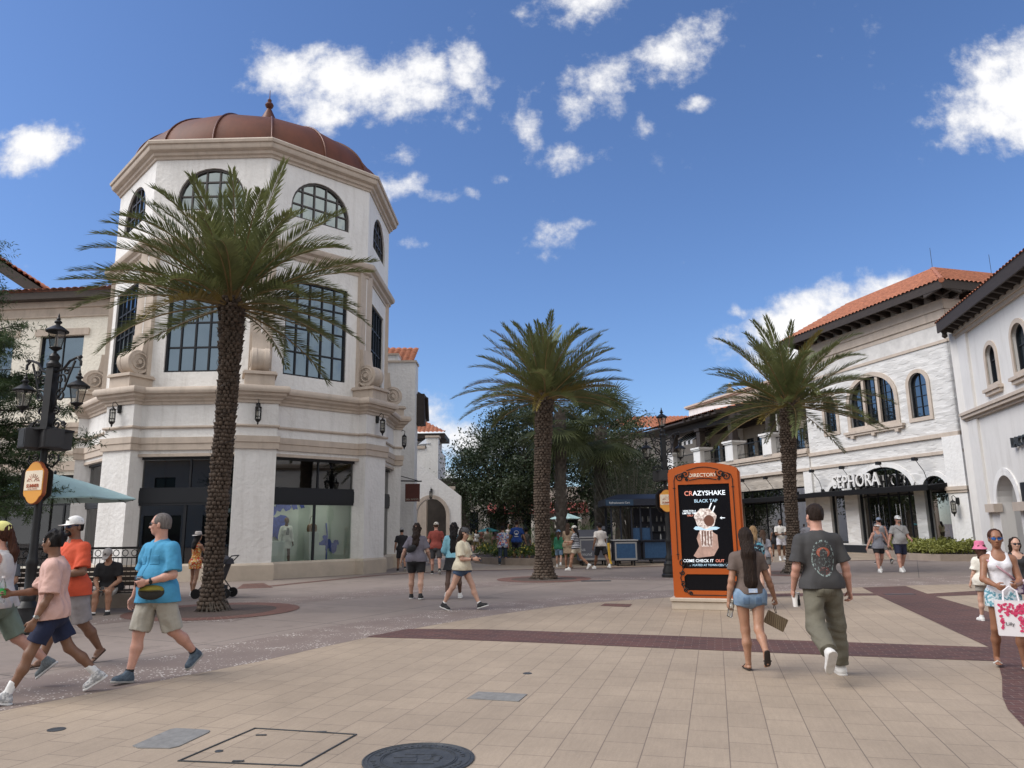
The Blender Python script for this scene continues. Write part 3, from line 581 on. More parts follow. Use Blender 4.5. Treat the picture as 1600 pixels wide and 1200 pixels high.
# lanterns on piers
for k, lab in ((1, 'black wall lantern on the left pier of the tower, nearest the street lamp'), (2, 'black wall lantern on the tower pier beside the palm trunk'), (3, 'black wall lantern on the right corner pier of the tower'), (4, 'black wall lantern on the farthest tower pier, at the alley corner')):
    f = PF(k); FF = Fr(f(-1, RP1, 0)[:2], f(1, RP1, 0)[:2]); strap_lantern(FF, 1.0, 0, 5.82, .85, lab, 'lanterns on the tower piers')
# ================= left wing behind the tower
LWY = 32.6
LW = thing('shop_building', 'cream stucco wing with a clay tile roof left of the tower', 'building', (-20, LWY, 0))
FL = Fr((-30, LWY+1.2), (-14.6, LWY-.15)); b = MB(FL)
def lwa(u, v): # along-wall and height for a spot on this wall
    d = ray(u, v); n = FL.n; t = ((FL.O[0]*n[0]+FL.O[1]*n[1]))/(d[0]*n[0]+d[1]*n[1]); p = d*t; return ((p[0]-FL.O[0])*FL.d[0]+(p[1]-FL.O[1])*FL.d[1], p[2]+1.6)
e = lwa(150, 470)[1]; wz0, wz1 = lwa(110, 592)[1], lwa(112, 524)[1]; wa0, wa1 = lwa(60, 560)[0], lwa(128, 560)[0]
sh = lwa(60, 735)[1]
holes = [rect(wa0, wa1, wz0-.9, wz1), rect(wa0-3.6, wa0-1.3, wz0-.9, wz1), rect(3.2, 14.2, .25, 4.2)]
b.panel(rect(0, FL.L, 0, e), holes, -.4, 0).build('wall', CREAM, LW)
for i, h in enumerate(holes[:2]):
    window(FL, h, LW, -.2, 2, 2, FRAME, GL_BLUE, .06, .04); a0, a1 = h[0][0], h[1][0]
    MB(FL).box(a0-.25, a1+.25, -.02, .08, h[2][1], h[2][1]+.32).build('lintel', STONE, LW)
window(FL, holes[2], LW, -.2, 8, [2.9], FRAME, GL_SMOKE, .1, .07, name='shop_window')
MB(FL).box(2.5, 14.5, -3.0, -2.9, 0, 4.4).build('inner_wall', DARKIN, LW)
MB(FL).box(0, FL.L, 0, .1, e-.75, e-.68).box(0, FL.L, 0, .06, e-.68, e-.3).box(0, FL.L, 0, .16, e-.3, e).build('cornice', STONE, LW)
MB(FL).box(0, FL.L, -.0, .30, 6.1, 6.3).box(0, FL.L, 0, .38, 6.3, 6.5).box(0, FL.L, 0, .14, 5.1, 5.25).box(0, FL.L, 0, .12, 4.4, 4.8).build('belt_course', STONE, LW)
MB(FL).box(0, FL.L, -.1, .62, e, e+.10).box(0, FL.L, .55, .62, e+.1, e+.32).build('eave_board', WOOD, LW)
p0, p1 = FL(0, .72, e+.36), FL(FL.L, .72, e+.36); q0, q1 = FL(0, -5, e+2.0), FL(FL.L, -5, e+2.0); tiled_roof(LW, p0, p1, q0, q1, .34)
p0, p1 = FL(-2, .5, e+2.9), FL(8.35, .5, e+.3); 
# higher hipped roof at the far left
HR = thing('tiled_roof_pavilion', 'taller clay tile hip roof at the left edge above the cream wing', 'roof', FL(2, 0, 0))
p0, p1 = AT(62, 447, 33.8), AT(-70, 360, 33.8); q0, q1 = AT(62, 446, 39), AT(-70, 356, 45)
tiled_roof(HR, p1, p0, (p1[0], 42, p1[2]-.6), (p0[0], 42, p0[2]-.2), .34, amp=.10)
MB().add([(p1[0], 33.9, p1[2]-.05), (p0[0], 33.9, p0[2]-.05), (p0[0]-.4, 33.9, p0[2]-.35), (p1[0], 33.9, p1[2]-.6), (p1[0], 42, p1[2]-.7), (p0[0], 42, p0[2]-.3), (p0[0]-.4, 42, p0[2]-.7), (p1[0], 42, p1[2]-1.3)], [(0, 1, 2, 3), (4, 7, 6, 5), (0, 4, 5, 1), (3, 2, 6, 7), (1, 5, 6, 2), (0, 3, 7, 4)]).build('eave_board', WOOD, HR)
MB().box(p1[0], p0[0]-1.2, 35.5, 41, 10, p0[2]-.1).build('wall', CREAM, HR)
# ================= right building with the arched upper windows
SF = thing('corner_shop_building', 'two-storey white wavy-stucco shop with arched windows, tile roof and long black awning', 'building', (21.47, 35.2, 0))
FS = Fr((21.47, 35.2), (18.527, 45.4), flip=True)       # outward = towards the plaza
FX = Fr((21.47, 35.2), (21.47+9.6*1, 35.2+2.77), flip=False)   # side wall
if FX.n[1] > 0: FX.n = -FX.n
WL = 10.95
aw = [rect(8.28, 9.25, 6.98, 8.62), rect(3.72, 7.1, 6.98, 8.4), rect(1.55, 2.68, 6.98, 8.6)]
A_w1 = arch_pts(8.28, 9.25, 6.98, 8.60, .52); A_w2 = arch_pts(3.72, 7.1, 6.98, 8.35, 1.3); A_w3 = arch_pts(1.55, 2.68, 6.90, 8.62, .58)
G1 = arch_pts(8.3, 9.55, .5, 3.3, .55); G2 = arch_pts(3.2, 7.25, .45, 3.3, 1.3); G3 = arch_pts(1.1, 2.55, .5, 3.3, .6)
b = MB(FS); b.panel(rect(0, WL, 0, 12.6), [A_w1, A_w2, A_w3, G1, G2, G3], -.4, 0)
b.panel(rect(0, 12, 0, 12.6), [], -.4, -.003, F=FX); b.box(0, WL, -.5, .004, 12.6, 12.84); b.box(.004, 12, -.5, .004, 12.601, 12.84, F=FX); b.box(WL-.4, WL, -8, -.4, 5.9, 12.6)
b.build('wall', WAVE, SF)
for pts, cols, rw, ar, nm in ((A_w1, 2, [7.5, 8.0, 8.55], (8.6, .52), 'arched_window'), (A_w3, 2, [7.45, 8.0, 8.55], (8.62, .58), 'arched_window')):
    window(FS, pts, SF, -.18, cols, rw, FRAME, GL_MID, .06, .035, arch=ar, name=nm); surround(FS, pts, .2, -.03, .06, SF, STONE)
window(FS, A_w2, SF, -.2, 6, [7.35, 7.75, 8.15, 8.6, 9.05], FRAME, GL_MID, .07, .03, arch=(8.35, 1.3), name='arched_window', vcols=[4.1, 4.5, 5.25, 5.6, 6.35, 6.75])
surround(FS, A_w2, .24, -.03, .07, SF, STONE)
MB(FS).box(4.82, 5.0, -.12, .02, 6.98, 9.55).box(5.88, 6.06, -.12, .02, 6.98, 9.55).build('mullion', STONE, SF)
m = MB(FS); m.box(3.2, 7.6, .02, .22, 6.62, 6.76).box(3.28, 7.52, .02, .16, 6.5, 6.62)
for a in (3.7, 5.4, 7.0): m.box(a-.12, a+.12, .02, .16, 6.36, 6.5)
m.build('window_sill', STONE, SF)
for (z0, z1, o) in ((5.72, 5.92, .12), (4.9, 5.06, .09), (10.35, 10.5, .06)): MB(FS).box(-.12, WL, 0, o, z0, z1).box(-.12, 12, 0, o, z0, z1, F=FX).build('belt_course', STONE, SF)
MB(FS).box(-.1, WL, .0, .05, 11.3, 11.55).box(-.12, WL, 0, .12, 11.55, 12.0).box(-.16, WL, 0, .18, 12.0, 12.5).box(-.15, 12, 0, .18, 12.0, 12.5, F=FX).box(-.1, 12, 0, .12, 11.55, 12.0, F=FX).build('cornice', STONE, SF)
MB(FS).box(-.04, WL, 0, .03, 10.5, 11.55).box(-.04, 12, 0, .03, 10.5, 11.55, F=FX).build('marble_frieze', mat('painted_frieze', (.62, .60, .57), .6, var=.15, vscale=2.2, detail=12), SF)
# ground floor: corner pier, plinth, arches
MB(FS).box(-.12, .95, -.5, .14, .55, 5.72).box(-.2, 1.03, -.5, .2, 0, .55, b=.01).build('corner_pier', STUC, SF)
MB(FS).box(-.18, .99, -.3, .2, 3.0, 3.12).box(-.22, 1.03, -.3, .25, 3.12, 3.3).build('pier_capital', STONE, SF)
for pts, k in ((G1, .22), (G2, .26), (G3, .22)): surround(FS, [(p[0], max(p[1], 3.35)) if i > 1 else (p[0], 3.35) for i, p in enumerate(pts)], k, -.03, .06, SF, STUC, 'arch_trim', True)
for pts, cols, rw, ar in ((G1, 1, [3.25], (3.3, .55)), (G3, 1, [3.25], (3.3, .6))):
    window(FS, pts, SF, -.25, cols, rw, FRAME, GL_SMOKE, .07, .06, arch=ar, name='shop_window')
w = window(FS, G2, SF, -.25, 6, [3.25, 3.05], FRAME, GL_SMOKE, .08, .05, arch=(3.3, 1.3), name='shop_entrance', vcols=[3.75, 4.45, 5.2, 5.95, 6.7])
m = MB(FS)
for a in (4.32, 4.58, 5.82, 6.08): m.tube([(a, -.1, 1.0), (a, -.1, 2.6)], .025, 6)
m.build('door_handle', mat('steel', (.5, .5, .5), .25, metal=1), w)
MB(FS).box(0, WL, -.02, .03, .02, .42).build('base_board', FRAME, SF)
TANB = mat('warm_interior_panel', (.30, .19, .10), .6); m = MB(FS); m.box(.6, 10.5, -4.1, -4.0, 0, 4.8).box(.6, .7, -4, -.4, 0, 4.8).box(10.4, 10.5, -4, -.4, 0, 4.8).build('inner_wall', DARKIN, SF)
MB(FS).box(1, 10.3, -3.9, -3.8, 2.5, 3.0).build('inner_fascia', TANB, SF)
m = MB(FS)
for i in range(7): m.box(8.3, 9.6, -1.2, -1.15, .5+.4*i, .7+.4*i)
m.build('striped_panel', mat('pale_panel', (.35, .33, .3), .6), SF)
m = MB(FS); rs = random.Random(5)
for i in range(60):
    a = rs.uniform(3.2, 7.2); z = rs.choice([.6, 1.0, 1.4, 1.8]); m.box(a, a+rs.uniform(.05, .16), -3.0, -2.9, z, z+rs.uniform(.1, .28))
m.build('shelf_goods', mat('shelf_goods', (.30, .22, .17), .5, var=.8, vscale=2), SF)
MB(FS).box(1.2, 2.0, -.8, -.75, .5, 3.0).build('window_banner', mat('blue_banner', (.05, .10, .22), .6, var=.3, vscale=2), SF)
AWM = mat('black_awning', (.01, .01, .011), .75, spec=.15)
def awning(a0, a1, z, out=1.5, parent=None):
    m = MB(FS); m.add([(a0, 0, z+.1), (a1, 0, z+.1), (a1, out, z-.06), (a0, out, z-.06), (a0, 0, z-.14), (a1, 0, z-.14), (a1, out, z-.24), (a0, out, z-.24)], [(0, 1, 2, 3), (7, 6, 5, 4), (3, 2, 6, 7), (0, 3, 7, 4), (1, 5, 6, 2)]).box(a0, a1, out, out+.06, z-.28, z-.02); return m.build('awning', AWM, parent)
awning(.95, WL+.1, 3.42, 1.3, SF)
def spot(a, z, parent, h=.95):
    m = MB(FS); m.tube([(a, .12, z-h), (a, .3, z-h*.5), (a, .75, z)], .018, 5); m.box(a-.1, a+.1, .66, .9, z-.06, z+.12, b=.02).box(a-.05, a+.05, .05, .2, z-h-.08, z-h+.1); m.build('spotlight', BLACK, parent)
for a in (2.1, 4.55, 7.35, 9.95): spot(a, 4.72, SF, 1.15)
LET = mat('raised_white_letters', (.75, .74, .72), .4); LETD = mat('letter_returns', (.03, .03, .03), .5)
def lett(txt, a, z, size, o, F, parent, m1=None, m2=None, sx=1, depth=.05):
    def ff(x, y, q): return F(a-x, o+y, z+q)     # facade s runs right to left on screen
    class Q:
        def __call__(s, x, y, q): return ff(x, y, q)
    text_mesh(txt, size, depth, Q(), sx, bold=.004).build('lettering', m1 or LET, parent)
    class Q2:
        def __call__(s, x, y, q): return ff(x-.015, y-depth*2, q-.03)
    text_mesh(txt, size, depth, Q2(), sx, bold=.008).build('lettering_shadow_plate', m2 or LETD, parent)
lett('SEPHORA', 6.25, 3.60, 1.0, .9, FS, SF, sx=.84)
# eave and roof
def eave(F, a0, a1, z, parent, out=1.15, step=.75, skip0=0):
    m = MB(F); m.box(a0, a1, -.3, out, z+.22, z+.30).box(a0, a1, out-.05, out+.02, z+.05, z+.52).build('eave_board', WOOD, parent)
    n = int((a1-a0)/step)
    for i in range(n+1):
        a = a0+skip0+i*step
        if a < a1-.1: MB(F).add([(a, 0, z-.12), (a+.14, 0, z-.12), (a+.14, out-.12, z+.1), (a, out-.12, z+.1), (a, 0, z+.22), (a+.14, 0, z+.22), (a+.14, out-.12, z+.22), (a, out-.12, z+.22)], [(3, 2, 1, 0), (4, 5, 6, 7), (0, 1, 5, 4), (2, 3, 7, 6), (1, 2, 6, 5), (3, 0, 4, 7)]).build('rafter_tail', WOOD, parent)
eave(FS, -1.15, WL+.4, 12.6, SF); eave(FX, -1.15, 12, 12.6, SF)
ez = 13.02; c0 = FS(-1.2, 1.2, ez); c1 = FS(WL+.5, 1.2, ez); c2 = FX(12, 1.2, ez)
def mid(F, a, o, z): return F(a, o, z)
ap0 = FS(4.6, -4.6, ez+3.1); ap1 = FS(WL+.5, -4.6, ez+3.1)
tiled_roof(SF, c0, c1, ap0, ap1, .27); tiled_roof(SF, c0, c2, ap0, FX(12, -4.6, ez+3.1), .27)
m = MB(); m.tube([c0, tuple(np.array(c0)*.02+np.array(ap0)*.98)], .13, 8); m.tube([ap0, FX(12, -4.6, ez+3.1)], .13, 8); m.build('ridge_tiles', TILEM, SF)
m = MB(); [m.tube([(p[0], p[1], p[2]), (p[0], p[1], p[2]+1.3)], .015, 4) for p in (ap0, FX(9, -4.6, ez+3.1))]; m.build('lightning_rods', FRAME, SF)
strap_lantern(FS, .45, .14, 2.55, .95, 'black scrolled wall lantern on the white corner pier right of the shop window', 'lanterns on the right-hand shops')
# ================= lower wing with the roof terrace
WG = thing('terrace_building', 'long white two-storey wing with a dark timber pergola terrace and black railings', 'building', (17, 55, 0))
WE = 31.0
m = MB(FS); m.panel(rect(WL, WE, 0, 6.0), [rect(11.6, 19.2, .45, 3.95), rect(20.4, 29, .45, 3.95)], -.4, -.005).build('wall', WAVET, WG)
MB(FS).box(WL+.01, WE, -.3, .10, 5.0, 5.9).build('upper_band', WAVE, WG)
MB(FS).box(WL-.1, WL+.65, -.2, .12, 0, 5.0).build('pilaster', STUC, WG); MB(FS).box(19.35, 20.2, -.2, .12, 0, 5.0).build('pilaster', STUC, WG)
MB(FS).box(WL+.01, WE, 0, .17, 4.86, 5.04).box(WL+.01, WE, 0, .2, 5.8, 5.95).box(WL+.01, WE, -3.8, .28, 5.95, 6.1).box(WL+.01, WE, -.1, .2, 6.1, 6.25).build('belt_course', STONE, WG)
for (a0, a1) in ((11.6, 19.2), (20.4, 29)): window(FS, rect(a0, a1, .45, 3.95), WG, -.25, 5, [3.2], FRAME, GL_SMOKE, .08, .06, name='shop_window')
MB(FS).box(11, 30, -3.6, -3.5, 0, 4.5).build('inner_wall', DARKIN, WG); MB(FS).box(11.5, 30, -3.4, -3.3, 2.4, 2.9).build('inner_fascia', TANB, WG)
m = MB(FS); rs = random.Random(9)
for i in range(90):
    a = rs.uniform(11.6, 29); z = rs.choice([.6, 1.0, 1.4, 1.8]); m.box(a, a+rs.uniform(.1, .4), -2.6, -2.5, z, z+rs.uniform(.1, .3))
m.build('shelf_goods', mat('shelf_goods_dim', (.16, .14, .13), .5, var=.8, vscale=2), WG)
MB(FS).box(WL, WE, -.02, .03, .02, .42).build('base_board', FRAME, WG)
awning(11.0, 30, 3.35, 1.2, WG)
for a in (12.3, 14.6, 17.3, 20.2, 24): spot(a, 4.62, WG, 1.1)
PA = [15.0, 19.6, 24.2, 28.6]
for a in PA:
    MB(FS).box(a-.5, a+.5, -.75, .2, 6.1, 7.45).box(a-.6, a+.6, -.85, .3, 7.45, 7.55).box(a-.66, a+.66, -.9, .36, 7.55, 7.68).build('terrace_pier', STUC, WG)
    MB(FS).box(a-.26, a+.26, -.5, -.02, 7.68, 9.2).box(a-.34, a+.34, -.58, .06, 7.68, 7.85).box(a-.36, a+.36, -.6, .1, 9.0, 9.22).build('pergola_post', WOOD, WG)
MB(FS).box(WL, WE, -.5, -.2, 9.22, 9.75).box(WL, WE, -3.6, -3.3, 9.22, 9.6).build('pergola_beam', WOOD, WG)
m = MB(FS)
a = WL+.4
while a < 25: MB(FS).add([(a, -3.7, 9.75), (a+.16, -3.7, 9.75), (a+.16, .9, 9.85), (a, .9, 9.85), (a, -3.7, 10.05), (a+.16, -3.7, 10.05), (a+.16, 1.0, 10.05), (a, 1.0, 10.05)], [(3, 2, 1, 0), (4, 5, 6, 7), (0, 1, 5, 4), (2, 3, 7, 6), (1, 2, 6, 5), (3, 0, 4, 7)]).build('pergola_rafter', WOOD, WG); a += .95
tiled_roof(WG, FS(20.0, .8, 10.05), FS(WE+4, .8, 10.05), FS(20.0, -4, 11.2), FS(WE+4, -4, 11.2), .3)
MB(FS).box(20, WE+4, -3.9, .75, 9.82, 9.95).build('eave_soffit', WOOD, WG)
# terrace back wall with windows, white columns and railing
BW = -3.75
m = MB(FS); hs = []
for a in (12.2, 16.2, 17.6, 20.8, 22.2, 25.8, 27.2): hs.append(rect(a, a+1.0, 6.5, 8.35))
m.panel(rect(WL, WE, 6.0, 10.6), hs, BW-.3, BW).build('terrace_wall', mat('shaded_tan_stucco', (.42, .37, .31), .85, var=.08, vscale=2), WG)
for h in hs: window(FS, h, WG, BW-.15, 2, 4, FRAME, GL_MID, .06, .035)
MB(FS).box(13.2, 14.0, BW, BW+.5, 6.1, 9.7).box(18.4, 19.2, BW, BW+.5, 6.1, 9.7).box(23.6, 24.3, BW, BW+.5, 6.1, 9.7).box(28.8, 29.5, BW, BW+.5, 6.1, 9.7).build('terrace_column', STUC, WG)
m = MB(FS)
segs = [(WL, PA[0]-.5)]+[(PA[i]+.5, PA[i+1]-.5) for i in range(3)]+[(PA[3]+.5, WE)]
for (a0, a1) in segs:
    m.box(a0, a1, -.25, -.2, 7.3, 7.36).box(a0, a1, -.25, -.2, 6.35, 6.39)
    n = int((a1-a0)/.16)
    for i in range(n+1): x = a0+(a1-a0)*i/max(1, n); m.tube([(x, -.225, 6.2), (x, -.225, 7.3)], .014, 4)
    for i in range(n): x = a0+(a1-a0)*(i+.5)/max(1, n); m.tube([(x+.05*cos(t), -.225, 6.6+.05*sin(t)) for t in np.linspace(0, 2*pi, 7)], .01, 4)
m.build('railing', BLACK, WG)
# parapet volume with a moulded panel set back behind the pergola
m = MB(FS); m.box(17.5, WE+2, -7.5, BW-.6, 9.8, 12.3).build('parapet_block', STUC, WG)
MB(FS).box(17.3, WE+2.2, -7.7, BW-.42, 12.3, 12.42).box(17.2, WE+2.3, -7.8, BW-.3, 12.42, 12.58).build('parapet_coping', STONE, WG)
MB(FS).box(18.6, 25.8, BW-.6, BW-.52, 10.4, 12.2).build('parapet_panel', STONE, WG)
MB(FS).box(18.9, 21.9, BW-.52, BW-.46, 10.6, 12.0).box(22.3, 25.5, BW-.52, BW-.46, 10.6, 12.0).build('panel_moulding', STONEL, WG)
m = MB(FS); m.box(25.9, 26.3, BW-.9, BW-.5, 12.58, 13.0).lathe([(.25, 0), (.12, .1), (.2, .3), (.05, .5)], (26.1, BW-.7, 13.0), 8); m.build('parapet_finial', STONE, WG)
# striped awning at the far end of the terrace
sa = MB(FS); sb = MB(FS)
for i in range(10):
    a = 26.4+.36*i; (sa if i % 2 else sb).add([(a, -2.4, 9.6), (a+.36, -2.4, 9.6), (a+.36, -.75, 8.6), (a, -.75, 8.6), (a, -.75, 8.3), (a+.36, -.75, 8.3)], [(0, 1, 2, 3), (3, 2, 5, 4)])
so = sa.build('striped_awning', mat('awning_black_stripe', (.02, .02, .02), .7), WG); sb.build('white_stripes', mat('awning_white_stripe', (.75, .75, .75), .7), so)
# potted shrubs on the terrace
def leafblob(name, c, r, n, m, parent=None, size=.08, seed=0, **k):
    g = np.random.default_rng(seed); d = g.normal(size=(n, 3)); d /= np.linalg.norm(d, axis=1)[:, None]
    P = np.array(c)+d*np.array(r)*(g.random((n, 1))**.4); return leaf_cards(name, P, size, m, g, parent, **k)
def leaf_cards(name, P, size, m, g, parent=None, aspect=.5, up=None, **k):
    n = len(P); a = g.normal(size=(n, 3))
    if up is not None: a = a*.7+np.array(up)
    a /= np.linalg.norm(a, axis=1)[:, None]; b = np.cross(a, g.normal(size=(n, 3))); b /= np.linalg.norm(b, axis=1)[:, None]
    s = size*(.6+.8*g.random((n, 1))); w = s*aspect
    V = np.stack([P-a*s*.5, P+b*w*.5, P+a*s*.6, P-b*w*.5], 1).reshape(-1, 3); return fast_mesh(name, V, np.arange(4*n).reshape(-1, 4), m, parent, **k)
DKLEAF = mat('dark_shrub_leaf', (.018, .03, .014), .6, var=.5, vscale=6)
for i, a in enumerate((12.3, 16.9, 21.0, 25.2)):
    p = FS(a, -1.3, 6.1); t = thing('potted_shrub', ['tall dark potted shrub on the terrace, right beside the tall arched-window wall', 'dark conical potted shrub on the terrace between the two nearest pergola posts', 'dark potted shrub on the terrace between the middle pergola posts', 'dark potted shrub at the far end of the terrace by the striped awning'][i], 'plant', p, 0, 'potted shrubs on the terrace')
    MB().lathe([(.2, 0), (.28, .4), (.3, .42), (.24, .43)], p, 12).build('pot', BLACK, t)
    leafblob('foliage', (p[0], p[1], p[2]+1.3), (.5, .5, .95), 1500, DKLEAF, t, .11, i)
# ================= pale building on the right edge
LC = thing('pale_shop_building', 'smooth pale grey shop with round-arched windows at the right edge', 'building', (19.44, 31.0, 0))
_d = np.array([18.2206-19.4416, 25.8-31.0]); _d /= np.linalg.norm(_d); FLc = Fr((19.4416, 31.0), tuple(np.array([19.4416, 31.0])+_d*16))
if FLc.n[0] > 0: FLc.n = -FLc.n
wA = arch_pts(2.5, 3.42, 6.9, 8.0, .42); wB = arch_pts(5.0, 6.1, 6.9, 8.1, .5); wC = arch_pts(7.8, 8.9, 6.9, 8.1, .5)
gA = arch_pts(1.75, 3.6, 0, 2.35, 1.0)
m = MB(FLc); m.panel(rect(0, 16, 0, 9.75), [wA, wB, wC, gA], -.5, 0); FLs = Fr((19.4416, 31.0), (31.4416, 31.0-(-_d[0])*0+2.8)); m.box(0, 12, -.5, -.003, 0, 9.75, F=FLs) if False else m.prism([(19.44, 31.0), (31, 33.7), (31, 34.2), (19.3, 31.5)], 0, 9.75, F=W); m.build('wall', GREYW, LC)
for pts, ar in ((wA, (8.0, .42)), (wB, (8.1, .5)), (wC, (8.1, .5))):
    window(FLc, pts, LC, -.2, 2, [7.85], FRAME, GL_MID, .07, .05, arch=ar, name='arched_window'); surround(FLc, pts, .17, -.03, .05, LC, STONE)
    a0, a1 = pts[0][0], pts[1][0]; MB(FLc).box(a0-.32, a1+.32, 0, .2, 6.62, 6.74).box(a0-.24, a1+.24, 0, .13, 6.48, 6.62).build('window_sill', STONE, LC)
MB(FLc).box(-.1, .9, 0, .1, 0, 5.8).box(-.1, .9, 0, .1, 6.15, 9.75).build('corner_pilaster', GREYW, LC)
MB(FLc).box(-.25, 16, 0, .14, 5.82, 5.92).box(-.3, 16, 0, .26, 5.92, 6.05).box(-.34, 16, 0, .32, 6.05, 6.17).build('belt_course', STONE, LC)
MB(FLc).box(-.2, 16, 0, .12, 9.45, 9.6).box(-.25, 16, 0, .2, 9.6, 9.78).build('cornice', STONE, LC)
surround(FLc, [(p[0], max(p[1], 2.3)) for p in gA], .28, -.03, .06, LC, STUC, 'arch_trim', True)
MB(FLc).box(.9, 1.8, -.1, .22, 1.98, 2.3).build('impost', STONE, LC); MB(FLc).box(3.55, 4.6, -.1, .22, 1.98, 2.3).build('impost', STONE, LC)
MB(FLc).box(1.2, 6, -2.5, -2.4, 0, 4).build('inner_wall', mat('arcade_interior', (.36, .34, .31), .8), LC)
MB(FLc).box(3.9, 8, -.2, .01, 0, 3.0).build('shop_door', FRAME, LC)
lm = MB()
def _q(x, y, z): return FLc(4.02+x, .12+y, 4.28+z)
class LQ:
    def __call__(s, x, y, z): return _q(x, y, z)
text_mesh('LACOSTE', .50, .05, LQ(), 1.0, 'LEFT', .01).build('lettering', mat('dark_letters', (.03, .035, .04), .4), LC)
eave(FLc, -.35, 16, 9.75, LC, .72, .62, .2)
p0 = FLc(-.4, .76, 10.2); p1 = FLc(16, .76, 10.2); tiled_roof(LC, p0, p1, FLc(-.4, -4, 12.2), FLc(16, -4, 12.2), .27)
MB(FLc).box(-.4, -.3, -.5, .7, 9.85, 10.15).lathe([(.0, -.35), (.12, -.25), (.1, -.1), (.16, 0)], (-.2, .5, 9.85), 8).build('corner_bracket', WOOD, LC)
# sprinkler head on the wall, hydrant-like standpipe by the pier
p = AT(1554, 846, 33.5); t = thing('standpipe', 'small black capped standpipe beside the white pier, behind the pink hat', 'standpipe', (p[0], p[1], 0))
MB().lathe([(.14, 0), (.14, .05), (.07, .08), (.07, .6), (.12, .64), (.12, .72), (.09, .8), (.03, .9), (0, .92)], (p[0], p[1], 0), 10).build('pipe', BLACK, t, smooth=40); MB().tube([(p[0]-.17, p[1], .55), (p[0]+.17, p[1], .55)], .05, 8).build('outlet', BLACK, t)
# ================= alley right of the tower: side wall, arch wall, far white block
AL = thing('alley_wall_building', 'plain white stucco wall block with a stepped top and red tiles right of the tower', 'building', (-6.3, 39, 0)); Y = 39.0
x1 = AT(649, 600, Y)[0]; zt = AT(640, 563, Y)[2]; zt2 = AT(617, 555, Y)[2]
MB().box(-9.5, x1, Y, Y+1.1, 0, zt-.12).box(-9.5, x1-.95, Y+.01, Y+1.09, zt-.12, zt2).build('wall', STUC, AL)
MB().box(-9.5, x1+.05, Y-.05, Y+1.15, zt-.12, zt).box(-9.5, x1-.93, Y-.04, Y+1.14, zt2, zt2+.1).build('coping', STONE, AL)
zt3 = AT(620, 536, Y+2)[2]; tiled_roof(AL, (-9.5, Y+.6, zt2-.3), (x1-.25, Y+.6, zt-.1), (-9.5, Y+3, zt3), (x1-.25, Y+3, zt3), .33)
MB().tube([(x1, Y+1, 9.0), (x1+.5, Y+1, 8.7), (x1+.5, Y+1.5, 7.5)], .1, 5).box(x1, x1+.42, Y+.6, Y+1.4, 7.2, 8.9).build('side_bracket', WOOD, AL)
AR = thing('arch_wall', 'white stucco wall with a stone-trimmed archway and sloping top', 'wall', (-4.5, 47, 0)); Y = 47.0
xa, xb = AT(648, 800, Y)[0], AT(720, 800, Y)[0]; q = [AT(648, 721, Y), AT(686, 749, Y), AT(719.5, 775, Y)]
a0, a1 = AT(649.5, 830, Y)[0], AT(697, 830, Y)[0]; zs, zt = AT(673, 805, Y)[2], AT(673, 779, Y)[2]
FA = Fr((0, Y), (1, Y)); op = arch_pts(a0, a1, 0, zs, zt-zs)
MB(FA).panel([(xa-1.5, 0), (xb, 0), (xb, q[2][2]), (q[1][0], q[1][2]), (q[0][0], q[0][2]), (xa-1.5, q[0][2]+1)], [op], -.8, 0).build('wall', STUC, AR)
surround(FA, op, .22, -.02, .05, AR, STONE, 'arch_trim', True)
m = MB(); m.box(AT(655, 0, 47)[0]-.3, AT(655, 0, 47)[0]+.5, 50, 50.7, 0, 4.5).box(-4.6, -4.0, 51, 51.6, 0, 4.5).build('arcade_pillar', STONE, AR); MB().box(-8.2, -3.2, 54, 54.3, 0, 5.2).build('arcade_shade_backing', mat('shaded_arcade', (.04, .033, .028), .9, var=.4, vscale=1.2), AR)  # dark sheet added behind the arch; the arcade's shade is in its colour
p = AT(674, 768, Y); FFa = Fr((p[0]-1, Y), (p[0]+1, Y)); strap_lantern(FFa, 1, 0, AT(674, 768, Y)[2], .8, 'small black wall lantern above the alley archway')
# hanging shop sign
p = AT(646, 771, 37.5); t = thing('hanging_sign', 'brown hanging shop sign on an iron bracket beside the alley', 'sign', (p[0], 37.5, p[2]))
s0, s1 = AT(633, 784, 37.5), AT(656, 752, 37.5)
MB().box(s0[0], s1[0], 37.45, 37.55, s0[2], s1[2]-.12, b=.01).build('board', mat('brown_signboard', (.10, .028, .02), .6, var=.2), t); MB().tube([(s0[0]-.7, 37.5, s1[2]+.05), (s1[0]+.1, 37.5, s1[2])], .035, 5).tube([(s0[0]-.5, 37.5, s1[2]+.35), (s1[0], 37.5, s1[2])], .02, 5).build('bracket', BLACK, t)
class SQ:
    def __call__(s, x, y, z): return ((s0[0]+s1[0])/2+x, 37.44-y, s0[2]+.07+z)
text_mesh('SAN ANGEL', .13, .004, SQ()).build('lettering', mat('sign_letters_pale', (.5, .45, .38), .6), t)
FB = thing('far_white_building', 'white block with an open roof terrace and a clay tile roof beyond the alley arch', 'building', (-6.5, 56, 0)); Y = 56.0
xr = AT(684.5, 740, Y)[0]; z1 = AT(670, 699, Y)[2]; zr = AT(672, 672, Y+1)[2]
MB().box(-11, xr, Y, Y+6, 0, z1-.1).box(xr-.9, xr, Y+.003, Y+1, z1-.1, z1+.75).box(-11, xr-.3, Y+4, Y+6, z1, zr).build('wall', STUC, FB)
MB().box(-11, xr-1, Y-.1, Y+.3, z1-.1, z1+.12).box(xr-1, xr+.08, Y-.08, Y+1.1, z1+.75, z1+.9).build('coping', STONE, FB)
zz = AT(692, 669, Y-.5)[2]; xe = AT(692, 670, Y)[0]
MB().box(-11, xe, Y+1.6, Y+6, zz-.45, zz-.1).build('eave_board', WOOD, FB)
